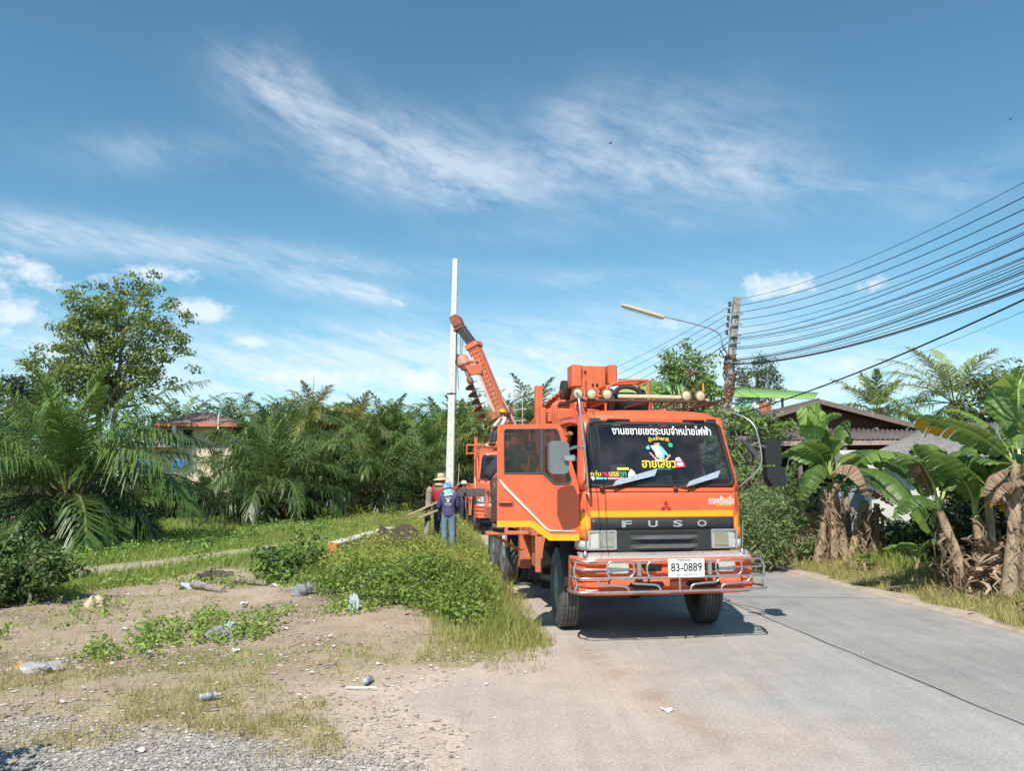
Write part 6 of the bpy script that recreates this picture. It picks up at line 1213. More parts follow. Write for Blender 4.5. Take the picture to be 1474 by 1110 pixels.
bananas('tallest banana plant at the right edge, one huge leaf with a yellow torn edge', [((1452, 868), (1462, 668)), ((1478, 872), (1482, 640))],
        [[([(1440, 650, -.1), (1400, 622, -.2), (1350, 605, -.3), (1312, 598, -.35)], .26, dict(tint=.42, tear=.35, fold=.55, dry_edge=True, roll=-.35)), ([(1445, 640, .3), (1420, 610, .4), (1385, 592, .5), (1358, 590, .6)], .15, dict(tint=.65, tear=.1, fold=.3)),
          ([(1450, 610, .4), (1432, 570, .6), (1428, 545, .7)], .16, dict(tint=.5, tear=.2, fold=.35, roll=.9)), ([(1440, 680, -.2), (1425, 690, -.3), (1412, 715, -.3)], .09, dict(mt=DRY, tint=.3, tear=.3, fold=1.3, name='dead_leaf')), ([(1470, 690, -.2), (1440, 700, -.3), (1425, 730, -.3)], .08, dict(mt=DRY, tint=.3, tear=.3, fold=1.3, name='dead_leaf')),
          ([(1435, 665, .5), (1405, 660, .8), (1380, 700, 1.0)], .22, dict(tint=.35, tear=.3, fold=.5))],
         [([(1470, 600, -.2), (1466, 560, -.3), (1474, 535, -.3)], .30, dict(tint=.5, tear=.25, fold=.3, roll=1.2)), ([(1500, 600, .2), (1530, 590, .3), (1560, 630, .3)], .28, dict(tint=.5, tear=.3, fold=.4)), ([(1470, 615, .5), (1450, 580, .8), (1440, 560, .9)], .22, dict(tint=.6, tear=.3, fold=.4)), ([(1495, 650, -.4), (1515, 660, -.6), (1530, 700, -.7)], .25, dict(tint=.4, tear=.3, fold=.5))]], 36, .12)
def banana_auto(px, py, h, n, L_, W, label, seed, lean_=(0, 0), face=None):
    p = gph(px, py); t = thing('banana_plant', label, 'banana plant', p); rg = random.Random(seed); top = Vector((lean_[0], lean_[1], h)); pstem(t, (0, 0, 0), top, .085, seed); dryskirt(t, (0, 0, 0), tuple(top), 22, .7, seed, .035, .10)
    for k in range(n):
        a = k * 2.4 + rg.random() * .5; d = Vector((math.cos(a), math.sin(a) * .75, 0)); up = rg.uniform(.35, 1.05); l = L_ * rg.uniform(.75, 1.1); dead = k == n - 1
        if dead: up = .1
        bleaf(t, [top, top + d * l * .22 + Vector((0, 0, l * .30 * up)), top + d * l * .58 + Vector((0, 0, l * .48 * up)), top + d * l * .98 + Vector((0, 0, l * (.42 * up - .32)))], W * rg.uniform(.8, 1.1), seed * 17 + k, tint=.25 + .5 * rg.random(), tear=.15 + .4 * rg.random(), fold=.5, mt=DRY if dead else None, name='dead_leaf' if dead else 'leaf')
    return t
banana_auto(1432, 842, 1.75, 8, 1.55, .24, 'banana plant with dark arching leaves behind the upright tan stem', 7)
banana_auto(1482, 838, 2.1, 8, 1.6, .26, 'banana plant cut by the right edge, standing behind the tallest one', 9)
banana_auto(1222, 800, 1.5, 6, 1.3, .2, 'leafy banana plant rising between the thick tan stems and the dried clump', 10)
# --- small suckers
def sucker(px, py, h, lean_, label, seed, n=6):
    p = gph(px, py); t = thing('banana_plant', label, 'banana plant', p); rg = random.Random(seed); pstem(t, (0, 0, 0), (0, 0, h * .35), .035, seed)
    for k in range(n):
        a = k * 2.4 + seed; d = Vector((math.cos(a), math.sin(a) * .6, 0)); up = rg.uniform(.45, 1.0); b = Vector((0, 0, h * .3)); l = h * (.55 + .3 * rg.random())
        bleaf(t, [b, b + d * l * .25 + Vector((0, 0, l * .5 * up)), b + d * l * .6 + Vector((lean_, 0, l * .8 * up)), b + d * l * .95 + Vector((lean_, 0, l * .62 * up))], h * .13, seed * 9 + k, tint=.55 + .3 * rg.random(), tear=.08, fold=.35)
sucker(1322, 838, 1.05, .1, 'young banana shoot with stiff broad leaves by the kerb, right of the dried clump', 3, 7)
sucker(1246, 822, .6, 0, 'small banana shoot with one round upright leaf at the foot of the dried clump', 4, 5)
sucker(1140, 798, 1.25, 0, 'pale green banana shoot left of the thick tan stems, below the mirror', 5, 7)
sucker(1118, 790, 1.9, .1, 'slender banana plant with one tall pale leaf just behind the truck mirrors', 6, 6)
# fallen dead leaves and litter of leaves under the bananas
x, y = scatter(1500, .38, .75, 9.5, 19, lambda x, y, z: np.clip(np.exp(-((x - xr(y) - 1.55) / .6) ** 2) * .9, 0, 1), 1.0)
C = np.stack([x, y, height(x, y) + .03 + .05 * rs.rand(len(x))], -1); struct(leafclumps('fallen_dead_leaves', C, 2, .12, .14, DRY, asp=.3, seed=14), 'stuff')
for (px, Y, lab, s) in ((1432, 12.6, 'heap of grey brown dead banana leaves between the two right hand stems', 1.0), (1375, 13.6, 'heap of dark dead banana leaves under the slanting plant', .9), (1112, 16.4, 'small heap of tan dead banana leaves beside the feathery shrub', .6)):
    p = at(px, 690, Y); p.z = float(height(p.x, p.y)); h = thing('leaf_heap', lab, 'dead leaves', p); dryskirt(h, (-.3 * s, .2, .1), (.3 * s, .3, .9 * s), 55, .5 * s, int(px), .055, .4)
# ---------------------------------------------------------------- poles, lamp, wires
CONC = mat('weathered concrete pole', (0.34, 0.31, 0.28), .9, var=.25, scale=4, bump=.4, c2=(0.16, 0.11, 0.08), c2amt=.35, c2scale=5)
WCON = mat('white new concrete', (0.66, 0.65, 0.62), .8, var=.10, scale=3, bump=.2, c2=(0.42, 0.40, 0.37), c2amt=.05, c2scale=9)
GALV = mat('galvanised steel', (0.36, 0.38, 0.40), .45, .6, var=.15)
CAB = mat('black cable', (0.014, 0.014, 0.018), .6)
def sqpole(mb, a, b, w0, w1, ch=.15):
    a, b = Vector(a), Vector(b); d = (b - a).normalized(); u = Vector((1, 0, 0)); u = (u - d * u.dot(d)).normalized(); v = d.cross(u); V = []
    for p, w in ((a, w0), (b, w1)):
        for (i, j) in ((1 - ch, 1), (1, 1 - ch), (1, -1 + ch), (1 - ch, -1), (-1 + ch, -1), (-1, -1 + ch), (-1, 1 - ch), (-1 + ch, 1)): V.append(p + u * i * w / 2 + v * j * w / 2)
    mb.add(V, [(k, (k + 1) % 8, 8 + (k + 1) % 8, 8 + k) for k in range(8)] + [tuple(reversed(range(8))), tuple(range(8, 16))])
pb = at(646, 750, 33.0); pb.z = float(height(pb.x, pb.y)); pt = at(655.5, 373, 33.0)
t = thing('concrete_pole', 'new white concrete pole standing upright beside the raised boom', 'utility pole', pb)
mb = MB(); sqpole(mb, Vector((0, 0, -.3)), pt - pb, .36, .22, .2); mb.build('shaft', WCON, t); mb = MB()
for k in range(16): c = (pt - pb) * (.08 + .058 * k); mb.lathe([(.018, 0), (.018, .004), (.001, .005)], 8, Matrix.Translation((c.x, c.y - .181 + .0042 * k, c.z)) @ Matrix.Rotation(R(90), 4, 'X'))
mb.build('bolt_holes', mat('dark hole', (0.03, 0.03, 0.03), .9), t)
mb = MB(); q = at(650, 567, 33) - pb; mb.tube([q + Vector((.19 * math.cos(a), .19 * math.sin(a), .02 * math.sin(3 * a))) for a in np.linspace(0, 6.283, 17)[:-1]], .022, 6, closed=True); mb.build('sling', CAB, t)
p = at(694, 690, 46); p.z = 0; t = thing('concrete_pole', 'thin pale pole further back, right of the auger screw', 'utility pole', p); mb = MB(); sqpole(mb, (0, 0, -.2), at(695, 566, 46) - p, .26, .18); mb.build('shaft', WCON, t)
mb = MB(); a_ = at(695, 560, 46) - p; mb.bar(a_ + Vector((-.5, 0, -.15)), a_ + Vector((.5, 0, -.15)), .08); mb.build('crossarm', GALV, t)
a_, b_ = gph(480, 790, .22), gph(560, 767, .16)
t = thing('concrete_pole', 'white concrete pole lying on the grass among the weeds', 'utility pole', (a_ + b_) / 2); mb = MB(); sqpole(mb, a_ - (a_ + b_) / 2, b_ - (a_ + b_) / 2, .26, .30); mb.build('shaft', WCON, t)
mb = MB(); sqpole(mb, a_ - (a_ + b_) / 2 + (a_ - b_).normalized() * .10, a_ - (a_ + b_) / 2 + (b_ - a_).normalized() * .02, .20, .262); mb.build('end_cap', mat('orange rusty end', (0.55, 0.20, 0.06), .8, var=.3), t)
# leaning line pole
lb = at(1026, 777, 24.0); lb.z = 0; lt = at(1061, 428, 24.0)
LP = thing('electricity_pole', 'leaning old concrete pole carrying the bundle of overhead cables, dead vine round it', 'utility pole', lb)
mb = MB(); sqpole(mb, (0, 0, -.3), lt - lb, .29, .20, .1); mb.build('shaft', CONC, LP)
L_at = lambda f: lb.lerp(lt, f)
for k, py in enumerate((438, 448, 459, 469, 480)):
    f = (777 - py) / 349; q = L_at(f) - lb + Vector((-.22, -.02, 0)); i_ = link('insulator', None, LP); mb = MB()
    mb.lathe([(.02, -.07), (.05, -.06), (.05, -.025), (.03, 0), (.05, .025), (.05, .06), (.02, .07)], 12, Matrix.Translation(q)); mb.build('spool', mat('brown glazed insulator', (0.06, 0.035, 0.03), .3), i_)
    mb = MB(); mb.bar(q + Vector((.02, 0, .08)), q + Vector((.20, 0, .08)), .02); mb.bar(q + Vector((.02, 0, -.08)), q + Vector((.20, 0, -.08)), .02); mb.build('bracket', GALV, i_)
mb = MB()
for py in (455, 470, 486, 497, 523): f = (777 - py) / 349; q = L_at(f) - lb; mb = MB(); mb.bar(q + Vector((-.17, -.17, 0)), q + Vector((.20, -.17, .02)), .03, .06); mb.build('band', GALV, LP)
mb = MB(); mb.box(L_at(.72) - lb + Vector((.03, -.18, 0)), (.12, .1, .2), .02); mb.build('junction_box', GALV, LP)
rg = random.Random(8); mb = MB()
for k in range(7):
    a0 = rg.random() * 6.28; mb.tube([L_at(.55 + .025 * j + rg.uniform(-.01, .01)) - lb + Vector((.20 * math.cos(a0 + j * .9), .20 * math.sin(a0 + j * .9), 0)) for j in range(9)], .022, 5)
mb.build('dead_vine', mat('dead red brown vine', (0.20, 0.09, 0.06), .9, var=.4), LP)
C = np.array([tuple(L_at(.52 + .02 * j) - lb + Vector((rg.uniform(-.2, .2), -.2, 0))) for j in range(12)]); leafclumps('vine_leaf', C, 14, .16, .12, DRY, parent=LP, asp=.4, seed=31)
lm = thing('street_lamp', 'street lamp on a curved arm with long slanting tube housing on the leaning pole', 'street lamp', L_at((777 - 505) / 349))
o_ = lm.location.copy(); W_ = lambda px, py, Y=23.6: at(px, py, Y) - o_
mb = MB(); mb.tube(spline([W_(1046, 508, 23.9), W_(1040, 498), W_(1037, 483), W_(1022, 473), W_(990, 464), W_(955, 455.5)], 6), .024, 8); mb.build('arm', GALV, lm)
H_ = link('lamp_housing', None, lm); mb = MB(); a_, b_ = W_(895, 439), W_(956, 457); mb.bar(a_, b_, .20, .10, .02); mb.build('housing', mat('cream lamp housing', (0.56, 0.46, 0.33), .5, var=.1), H_)
mb = MB(); dn = Vector((0, -.02, -.075)); mb.tube([a_.lerp(b_, .06) + dn, a_.lerp(b_, .94) + dn], .035, 8); mb.build('tube', mat('white lamp tube', (0.75, 0.74, 0.70), .3), H_)
mb = MB(); mb.tube(spline([W_(1045, 500, 23.8), W_(1035, 510), W_(1042, 515), W_(1036, 503), W_(1046, 520, 23.8)], 6), .015, 6); mb.build('loose_wire', CAB, lm)
def cable(label, P0, P1, r, sag=0.0, ext=1.0, group=None):
    """a cable from P0 through P1 and beyond"""
    P0, P1 = Vector(P0), Vector(P1); pts = []; n = 26
    for k in range(n + 1):
        u = k / n * ext; p = P0.lerp(P1, u); p.z -= sag * 4 * u * (1 - u) if u <= 1 else -sag * 4 * (u - 1) * .9; pts.append(p)
    c = sum(pts, Vector()) / len(pts); mb = MB(); mb.tube([p - c for p in pts], r * .82, 5); o = mb.build('overhead_cable', CAB); o.location = c; tag(o, label, 'cable', group); return o
G_ = 'overhead cables on the right'
defs = [(431, 262, .007, 'topmost thin cable from the leaning pole to the upper right'), (440, 283, .011, 'second cable from the top, running right from the leaning pole'), (450, 301, .011, 'third cable from the top, running right from the leaning pole'),
        (461, 321, .012, 'fourth cable from the top, running right from the leaning pole'), (472, 334, .008, 'thin twin of the fifth cable from the top right of the pole'), (483, 337, .011, 'fifth cable from the top, running right from the leaning pole')]
B_ = 'one of the thin black cables in the loose bundle below the five upper lines'
defs += [(486, 356, .008, B_), (488, 358, .012, B_), (490, 370, .007, B_), (500, 372, .010, B_), (502, 377, .007, B_), (503, 382, .010, B_), (516, 386, .008, B_), (518, 390, .013, B_), (519, 393, .010, B_), (520, 400, .008, B_), (522, 408, .009, B_), (524, 414, .018, B_), (525, 417, .012, B_)]
for (y0, y1, r, lab) in defs:
    P0 = at(1061 - (y0 - 430) * .10, y0, 23.9); P1 = at(1474, y1, 11.6); cable(lab, P0, P1, r, .28, 1.9, G_)
cable('thick single cable crossing in front of the green roof, lowest of the heavy ones', at(1000, 612, 24), at(1474, 431, 11.6), .020, .22, 1.9, G_)
cable('faint thin wire low over the coconut palms at the right', at(1175, 560, 30), at(1474, 448, 14), .006, .1, 1.6, G_)
far = at(800, 640, 62)
for k, (y0, y1) in enumerate(((438, 560), (448, 572), (459, 584), (469, 596), (480, 606))):
    cable('thin cable sloping down left from the leaning pole behind the mango tree', at(1056, y0, 24), at(790, y1, 62), .011, .5, 1.0, 'cables to the left of the leaning pole')
cable('thicker low cable sloping left from the leaning pole across the mango tree', at(1048, 493, 24), at(790, 640, 62), .018, .5)
for k, (a, b) in enumerate((((1040, 530, 24), (1330, 740, 21)), ((1042, 555, 24), (1232, 632, 24.5)), ((1042, 560, 24), (1262, 720, 21)))):
    cable(('pale service wire from the pole down to the grey shed wall', 'short pale service wire from the pole to the brown house eaves', 'second pale service wire running down behind the banana leaves')[k], at(*a), at(*b), .008, .15)
# ---------------------------------------------------------------- houses
def corr(mb, A, B, C, D, n=40, amp=.03, mi=0, t=.012):
    """corrugated sheet A-B (top) to D-C (bottom)"""
    A, B, C, D = Vector(A), Vector(B), Vector(C), Vector(D); nn = (B - A).cross(D - A).normalized(); m = n * 4 + 1
    mb.grid(lambda u, v: A.lerp(B, u).lerp(D.lerp(C, u), v) + nn * amp * math.sin(u * n * 2 * math.pi), m, 3, mi, True, nn * t)
ROOFB = mat('brown tiled roof', (0.28, 0.17, 0.15), .8, var=.2, scale=3, bump=.5, bscale=12, c2=(0.09, 0.06, 0.05), c2amt=.3)
CREAMW = mat('cream house wall', (0.66, 0.56, 0.44), .85, var=.08, scale=2, c2=(0.42, 0.36, 0.28), c2amt=.1)
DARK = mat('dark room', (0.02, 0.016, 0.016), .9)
hb = at(255, 690, 54); hb.z = 0; h = thing('house', 'two storey cream house with brown hip roof and balcony among the palms at left', 'house', hb); hp = lambda px, py, Y=54: at(px, py, Y) - hb
mb = MB(); mb.box((.85, 3.2, 2.7), (5.6, 5.5, 5.4)); mb.box((-2.6, 2.5, 2.0), (3.4, 4.0, 4.0)); mb.build('wall', CREAMW, h)
mb = MB(); zr, ze = 6.62, 5.55; x0, x1, y0, y1 = -1.45, 4.25, -.7, 6.6; V = [(x0, y0, ze), (x1, y0, ze), (x1, y1, ze), (x0, y1, ze), (.2, 2.4, zr), (1.3, 2.6, zr)]
mb.add(V, [(0, 1, 5, 4), (1, 2, 5), (2, 3, 4, 5), (3, 0, 4), (3, 2, 1, 0)]); mb.build('roof', ROOFB, h)
mb = MB(); 
for a, b in ((V[0], V[1]), (V[1], V[2]), (V[3], V[0])): mb.bar(Vector(a) + Vector((0, 0, -.06)), Vector(b) + Vector((0, 0, -.06)), .07, .22)
mb.build('fascia', mat('salmon fascia board', (0.50, 0.18, 0.11), .7), h)
mb = MB(); mb.box((-2.4, .3, 4.02), (3.9, 1.2, .16)); mb.box((-.9, -.35, 4.02), (2.8, 1.2, .16)); mb.build('balcony_floor', mat('grey slab', (0.30, 0.28, 0.26), .9), h)
BAL = mat('white balustrade', (0.72, 0.66, 0.60), .7)
rl = link('balustrade', None, h)
for k in range(19): mb = MB(); mb.lathe([(.06, 4.1), (.045, 4.2), (.08, 4.35), (.045, 4.6), (.06, 4.72)], 8, Matrix.Translation((-4.2 + k * .25, -.85 if k > 8 else -.25, 0))); mb.build('baluster', BAL, rl)
mb = MB(); mb.box((-3.2, -.25, 4.77), (2.3, .16, .10)); mb.box((-.9, -.85, 4.77), (2.5, .16, .10)); mb.build('rail', BAL, rl)
for x in (-.05, -2.05, -4.3): mb = MB(); mb.box((x, -.72 if x > -2.5 else -.25, 4.75 if x > -1 else 4.5), (.22, .22, 1.5 if x > -1 else .9)); mb.build('column', BAL, h)
for (x0, x1, z0, z1) in ((-1.1, -.35, 4.15, 5.2), (.12, .75, 4.15, 5.2), (2.0, 2.8, 4.4, 5.1)):
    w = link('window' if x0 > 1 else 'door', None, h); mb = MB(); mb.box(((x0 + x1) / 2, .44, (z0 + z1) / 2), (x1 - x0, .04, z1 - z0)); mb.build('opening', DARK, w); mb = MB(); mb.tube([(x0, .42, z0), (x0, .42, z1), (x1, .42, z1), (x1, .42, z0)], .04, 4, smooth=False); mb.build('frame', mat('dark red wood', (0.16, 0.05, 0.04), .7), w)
mb = MB(); mb.tube([(3.0, -.8, 5.2), (3.0, -.8, 6.2)], .06, 8); mb.build('vent_pipe', BAL, h)
for (px, py, w_, lab) in ((208, 668, 1.1, 'blue tarpaulin seen through the fronds of the big left palm'), (258, 668, .7, 'blue tarpaulin hanging below the balcony of the cream house')):
    p = at(px, py, 44); o = MB(); o.grid(lambda u, v: ((u - .5) * w_, .3 * math.sin(u * 5) * .4, (v - .5) * .5 + .06 * math.sin(u * 7)), 12, 6, thick=(0, .02, 0)); o.box((-w_ / 2, 0, -1.4), (.05, .05, 2.6)); o.box((w_ / 2, 0, -1.4), (.05, .05, 2.6)); q = o.build('tarpaulin', mat('blue tarpaulin', (0.04, 0.15, 0.33), .6, var=.25)); q.location = p; tag(q, lab, 'tarpaulin')
# brown timber house
WOOD = mat('dark red brown boards', (0.13, 0.045, 0.032), .8, var=.3, scale=3, c2=(0.06, 0.03, 0.025), c2amt=.3); FASC = mat('grey brown weathered board', (0.20, 0.15, 0.135), .85, var=.2, c2=(0.36, 0.30, 0.28), c2amt=.2)
TILE = mat('grey brown sheet roof', (0.12, 0.10, 0.095), .85, var=.25, scale=4, c2=(0.09, 0.07, 0.065), c2amt=.25)
hb = at(1172, 690, 26); hb.z = 0; h = thing('house', 'brown wooden house with a low gable and grey sheet awning behind the banana clump', 'house', hb); q = lambda px, py, Y=26: at(px, py, Y) - hb
pk, le, re_ = q(1172, 583), q(1082, 612), q(1304, 618)
mb = MB(); mb.prism([(le.x, 2.9), (re_.x, 2.9), (re_.x, re_.z), (pk.x, pk.z), (le.x, le.z)], [], 0, .1); mb.box(((le.x + re_.x) / 2 + .1, 3.0, 1.5), (re_.x - le.x - .4, 4.8, 2.9)); mb.build('wall', WOOD, h)
mb = MB(); 
for (e, s) in ((le, -1), (re_, 1)):
    a = Vector((pk.x, -.5, pk.z + .14)); b = Vector((e.x + s * .25, -.5, e.z + .10)); d = Vector((0, 7, 0)); corr(mb, a, a + d, b + d, b, 26, .025, t=.03)
mb.build('roof', TILE, h); mb = MB()
for (e, s) in ((le, -1), (re_, 1)): mb.bar(Vector((pk.x, -.54, pk.z + .06)), Vector((e.x + s * .25, -.54, e.z + .02)), .05, .16)
for k in range(5): mb.box((le.x + 1 + k * 1.0, -.2, le.z - .15), (.08, .6, .08))
mb.build('bargeboard', FASC, h)
mb = MB(); corr(mb, q(1088, 618, 25.9), q(1320, 615, 25.9), q(1322, 632, 24.4), q(1080, 634, 24.4), 34, .03); mb.build('awning', TILE, h)
mb = MB(); mb.bar(q(1080, 639, 24.4), q(1322, 637, 24.4), .05, .14); mb.build('awning_fascia', mat('pinkish weathered fascia', (0.40, 0.29, 0.25), .85, var=.2), h)
for px in (1092, 1150, 1215, 1285): mb = MB(); a = q(px, 640, 24.5); mb.box((a.x, a.y, a.z / 2), (.12, .12, a.z)); mb.build('post', FASC, h)
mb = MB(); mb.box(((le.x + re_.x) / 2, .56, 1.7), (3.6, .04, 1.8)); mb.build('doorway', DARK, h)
# green roofed building
hb = at(1060, 690, 35); hb.z = 0; h = thing('house', 'open upper floor under a bright green corrugated roof behind the leaning pole', 'house', hb); q = lambda px, py, Y=35: at(px, py, Y) - hb
mb = MB(); corr(mb, q(890, 545, 36.5), q(1178, 565, 36.5), q(1172, 574, 32.6), q(890, 566, 32.6), 64, .022, t=.03); mb.build('roof', mat('bright green metal roof', (0.22, 0.40, 0.10), .5, var=.1, c2=(0.36, 0.56, 0.2), c2amt=.1), h)
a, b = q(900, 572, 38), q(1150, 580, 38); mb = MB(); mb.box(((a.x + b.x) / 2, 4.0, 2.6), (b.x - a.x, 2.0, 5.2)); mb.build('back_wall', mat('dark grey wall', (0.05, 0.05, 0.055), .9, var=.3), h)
mb = MB(); mb.box(((a.x + b.x) / 2, .5, 1.9), (b.x - a.x, 4.5, 3.6)); mb.build('lower_floor', mat('grey block wall', (0.25, 0.24, 0.23), .9, var=.2), h)
for px in (935, 1010, 1126): mb = MB(); a = q(px, 575, 33.4); mb.tube([(a.x, a.y, 3.6), (a.x, a.y, a.z + .15)], .06, 8); mb.build('post', mat('pale post', (0.5, 0.5, 0.48), .7), h)
rg = random.Random(5)
for k, (px, w_, c_, lab) in enumerate(((1054, .7, (0.75, 0.76, 0.78), 'white cloth hung out under the green roof'), (1078, .9, (0.30, 0.66, 0.58), 'turquoise cloth hung out under the green roof'), (1086, .4, (0.78, 0.78, 0.8), 'small white cloth right of the turquoise one'), (1102, .5, (0.42, 0.15, 0.08), 'brown red cloth at the right end of the laundry'))):
    p = at(px, 588 - (k == 2) * 6, 32.9 - .05 * k); m_ = MB(); m_.grid(lambda u, v: ((u - .5) * w_, .05 * math.sin(u * 9), (v - .5) * .55 + .03 * math.sin(u * 6)), 12, 5, thick=(0, .01, 0)); o = m_.build('laundry', mat('laundry cloth %d' % k, c_, .8)); o.location = p; tag(o, lab, 'laundry')
# grey shed
hb = at(1330, 690, 20); hb.z = 0; h = thing('house', 'low white walled shed with a big grey roof behind the right banana plants', 'shed', hb); q = lambda px, py, Y: at(px, py, Y) - hb
mb = MB(); corr(mb, q(1337, 614, 25), q(1500, 588, 23), q(1560, 672, 17.5), q(1226, 666, 21), 42, .022, t=.03); mb.build('roof', mat('grey fibre cement roof', (0.22, 0.21, 0.20), .9, var=.2, scale=2, c2=(0.10, 0.095, 0.09), c2amt=.25), h)
mb = MB(); a, b = q(1258, 780, 21.4), q(1470, 780, 18.4); a.z = b.z = 0; zA, zB = 2.2, 2.0
mb.add([a, b, b + Vector((0, 0, zB)), a + Vector((0, 0, zA)), a + Vector((.3, 3, 0)), b + Vector((.3, 3, 0)), b + Vector((.3, 3, zB + .7)), a + Vector((.3, 3, zA + .6))], [(0, 1, 2, 3), (1, 5, 6, 2), (5, 4, 7, 6), (4, 0, 3, 7)])
mb.build('wall', mat('white plastered wall', (0.74, 0.72, 0.66), .85, var=.05, scale=2, c2=(0.50, 0.42, 0.30), c2amt=.08), h)
mb = MB(); c = q(1232, 742, 22.0); mb.box((c.x, c.y, 1.0), (1.0, .1, 1.75), .01); mb.build('wall_panel', mat('blue grey panel', (0.26, 0.29, 0.34), .7, var=.1, c2=(0.14, 0.14, 0.15), c2amt=.15, c2scale=2), h)
mb = MB(); c = q(1263, 750, 21.8); mb.tube([(c.x, c.y, 0), (c.x, c.y, 2.2)], .05, 8); mb.build('downpipe', mat('blue pipe', (0.16, 0.30, 0.52), .5), h)
mb = MB(); a, b = q(1345, 792, 19.5), q(1460, 800, 18.6); mb.bar((a.x, a.y, .2), (b.x, b.y, .2), .15, .45); mb.build('plinth', mat('grey block wall', 0), h)
# ---------------------------------------------------------------- things lying about
OLDW = mat('old grey wood', (0.33, 0.26, 0.20), .9, var=.35, scale=6, bump=.5, bscale=20, c2=(0.14, 0.11, 0.09), c2amt=.3)
p = at(616, 772, 19.3); p.z = float(height(p.x, p.y)); t = thing('wooden_post', 'weathered wooden post with dark bands in front of the man in red', 'post', p); mb = MB(); mb.box((-.02, 0, .62), (.13, .12, 1.36), .02, Matrix.Rotation(R(3), 4, 'Y')); mb.lathe([(.075, 1.28), (.08, 1.36), (.03, 1.42)], 8, Matrix.Translation((.03, 0, 0))); mb.build('shaft', OLDW, t)
mb = MB()
for z in (.62, .9): mb.box((-.01, 0, z), (.145, .135, .08), .005, Matrix.Rotation(R(-16), 4, 'Y'))
mb.build('band', mat('dark band', (0.04, 0.03, 0.03), .7), t)
for k, (a, b, lab) in enumerate((((588, 742, 19.0), (632, 722, 19.35), 'upper wooden plank held by the man in the straw hat'), ((602, 746, 19.05), (634, 733, 19.4), 'lower shorter wooden plank held by the man in the straw hat'))):
    a, b = at(*a), at(*b); m_ = MB(); m_.bar(a - (a + b) / 2, b - (a + b) / 2, .10, .035, .005); o = m_.build('wooden_plank', mat('pale sawn plank', (0.42, 0.30, 0.21), .85, var=.25)); o.location = (a + b) / 2; tag(o, lab, 'plank')
a, b = at(648, 709, 20.4), at(722, 709, 21.0); m_ = thing('timber_beam', 'dark grey brown beam with a bolt hole, level behind the men at chest height', 'beam', (a + b) / 2); mb = MB(); mb.bar(a - m_.location, b - m_.location, .2, .21, .01); mb.build('timber', mat('dark grey brown timber', (0.14, 0.105, 0.09), .85, var=.25, bump=.4), m_)
mb = MB(); c = at(669, 710, 20.45) - m_.location; mb.lathe([(.035, 0), (.035, .02), (.001, .021)], 10, Matrix.Translation(c) @ Matrix.Rotation(R(90), 4, 'X')); mb.build('bolt', CHS, m_)
for px in (655, 712):                                        # the stakes that carry it
    mb = MB(); c = at(px, 716, 20.7); g = float(height(c.x, c.y)); c = c - m_.location; mb.box((c.x, .1, (c.z + g - m_.location.z) / 2), (.07, .07, c.z - (g - m_.location.z)), .005); mb.build('prop', OLDW, m_)
def blob(name, lab, cat, px, py, size, mt, seed, noise=.35, lift=.4, parts=()):
    p = gph(px, py); q = bmesh.new(); bmesh.ops.create_icosphere(q, subdivisions=3, radius=1.0); r = np.random.RandomState(seed); o_ = r.rand(3) * 20
    for v in q.verts:
        c = v.co; n_ = float(vnoise(np.array(c.x * 2.2 + o_[0] + c.z * 1.3), np.array(c.y * 2.2 + o_[1] - c.z), seed)) - .5; n2_ = float(vnoise(np.array(c.x * 6 + c.z * 4), np.array(c.y * 6 + o_[2]), seed)) - .5
        v.co = c * (1 + noise * 2 * n_ + noise * .8 * n2_); v.co = Vector((v.co.x * size[0], v.co.y * size[1], max(-.02, v.co.z * size[2] + lift * size[2])))
    mb = MB(); mb.bm(q, 0, False); o = mb.build(name, mt); o.location = p; tag(o, lab, cat); return o
BAGW = leafmat('crumpled white plastic', (0.42, 0.42, 0.42), (0.42, 0.42, 0.42), None, .35, .3, .5); BAGC = mat('crumpled clear plastic', (0.42, 0.47, 0.52), .18, var=.25, scale=14)
o = blob('soil_heap', 'dark heap of dug soil and roots at the far end of the lying pole', 'soil', 566, 790, (.55, .4, .36), mat('dark root soil', (0.07, 0.052, 0.042), .95, var=.4, bump=1.0, bscale=20), 3, .5)
blob('plastic_bag', 'crumpled whitish plastic bag with coloured scraps at the left edge', 'litter', 58, 966, (.15, .10, .06), BAGW, 4, .6)
blob('plastic_scrap', 'small orange and green wrapper beside the bag at the left edge', 'litter', 34, 962, (.06, .05, .05), mat('orange green wrapper', (0.55, 0.25, 0.05), .5, var=.2, c2=(0.05, 0.35, 0.25), c2amt=.45, c2scale=9), 5, .6)
blob('plastic_bag', 'white plastic bag lying in the middle of the bare earth', 'litter', 318, 918, (.15, .09, .085), BAGW, 6, .6)
blob('plastic_scrap', 'clear crumpled plastic just behind the white bag on bare earth', 'litter', 338, 906, (.13, .08, .05), BAGC, 7, .6)
blob('plastic_bag', 'white plastic bag at the foot of the broad leaved weed bush', 'litter', 436, 856, (.15, .1, .13), BAGW, 8, .6)
blob('plastic_scrap', 'grey plastic sheet scrap at the left end of the driftwood', 'litter', 281, 846, (.20, .1, .08), BAGC, 9, .5)
blob('plastic_bag', 'beige bag half hidden in dry grass right of the dark shrub', 'litter', 137, 874, (.12, .10, .12), mat('beige bag', (0.50, 0.42, 0.28), .6, var=.2), 10, .5)
blob('plastic_scrap', 'clear plastic caught on the front of the roadside weeds', 'litter', 508, 878, (.07, .06, .14), BAGC, 11, .6)
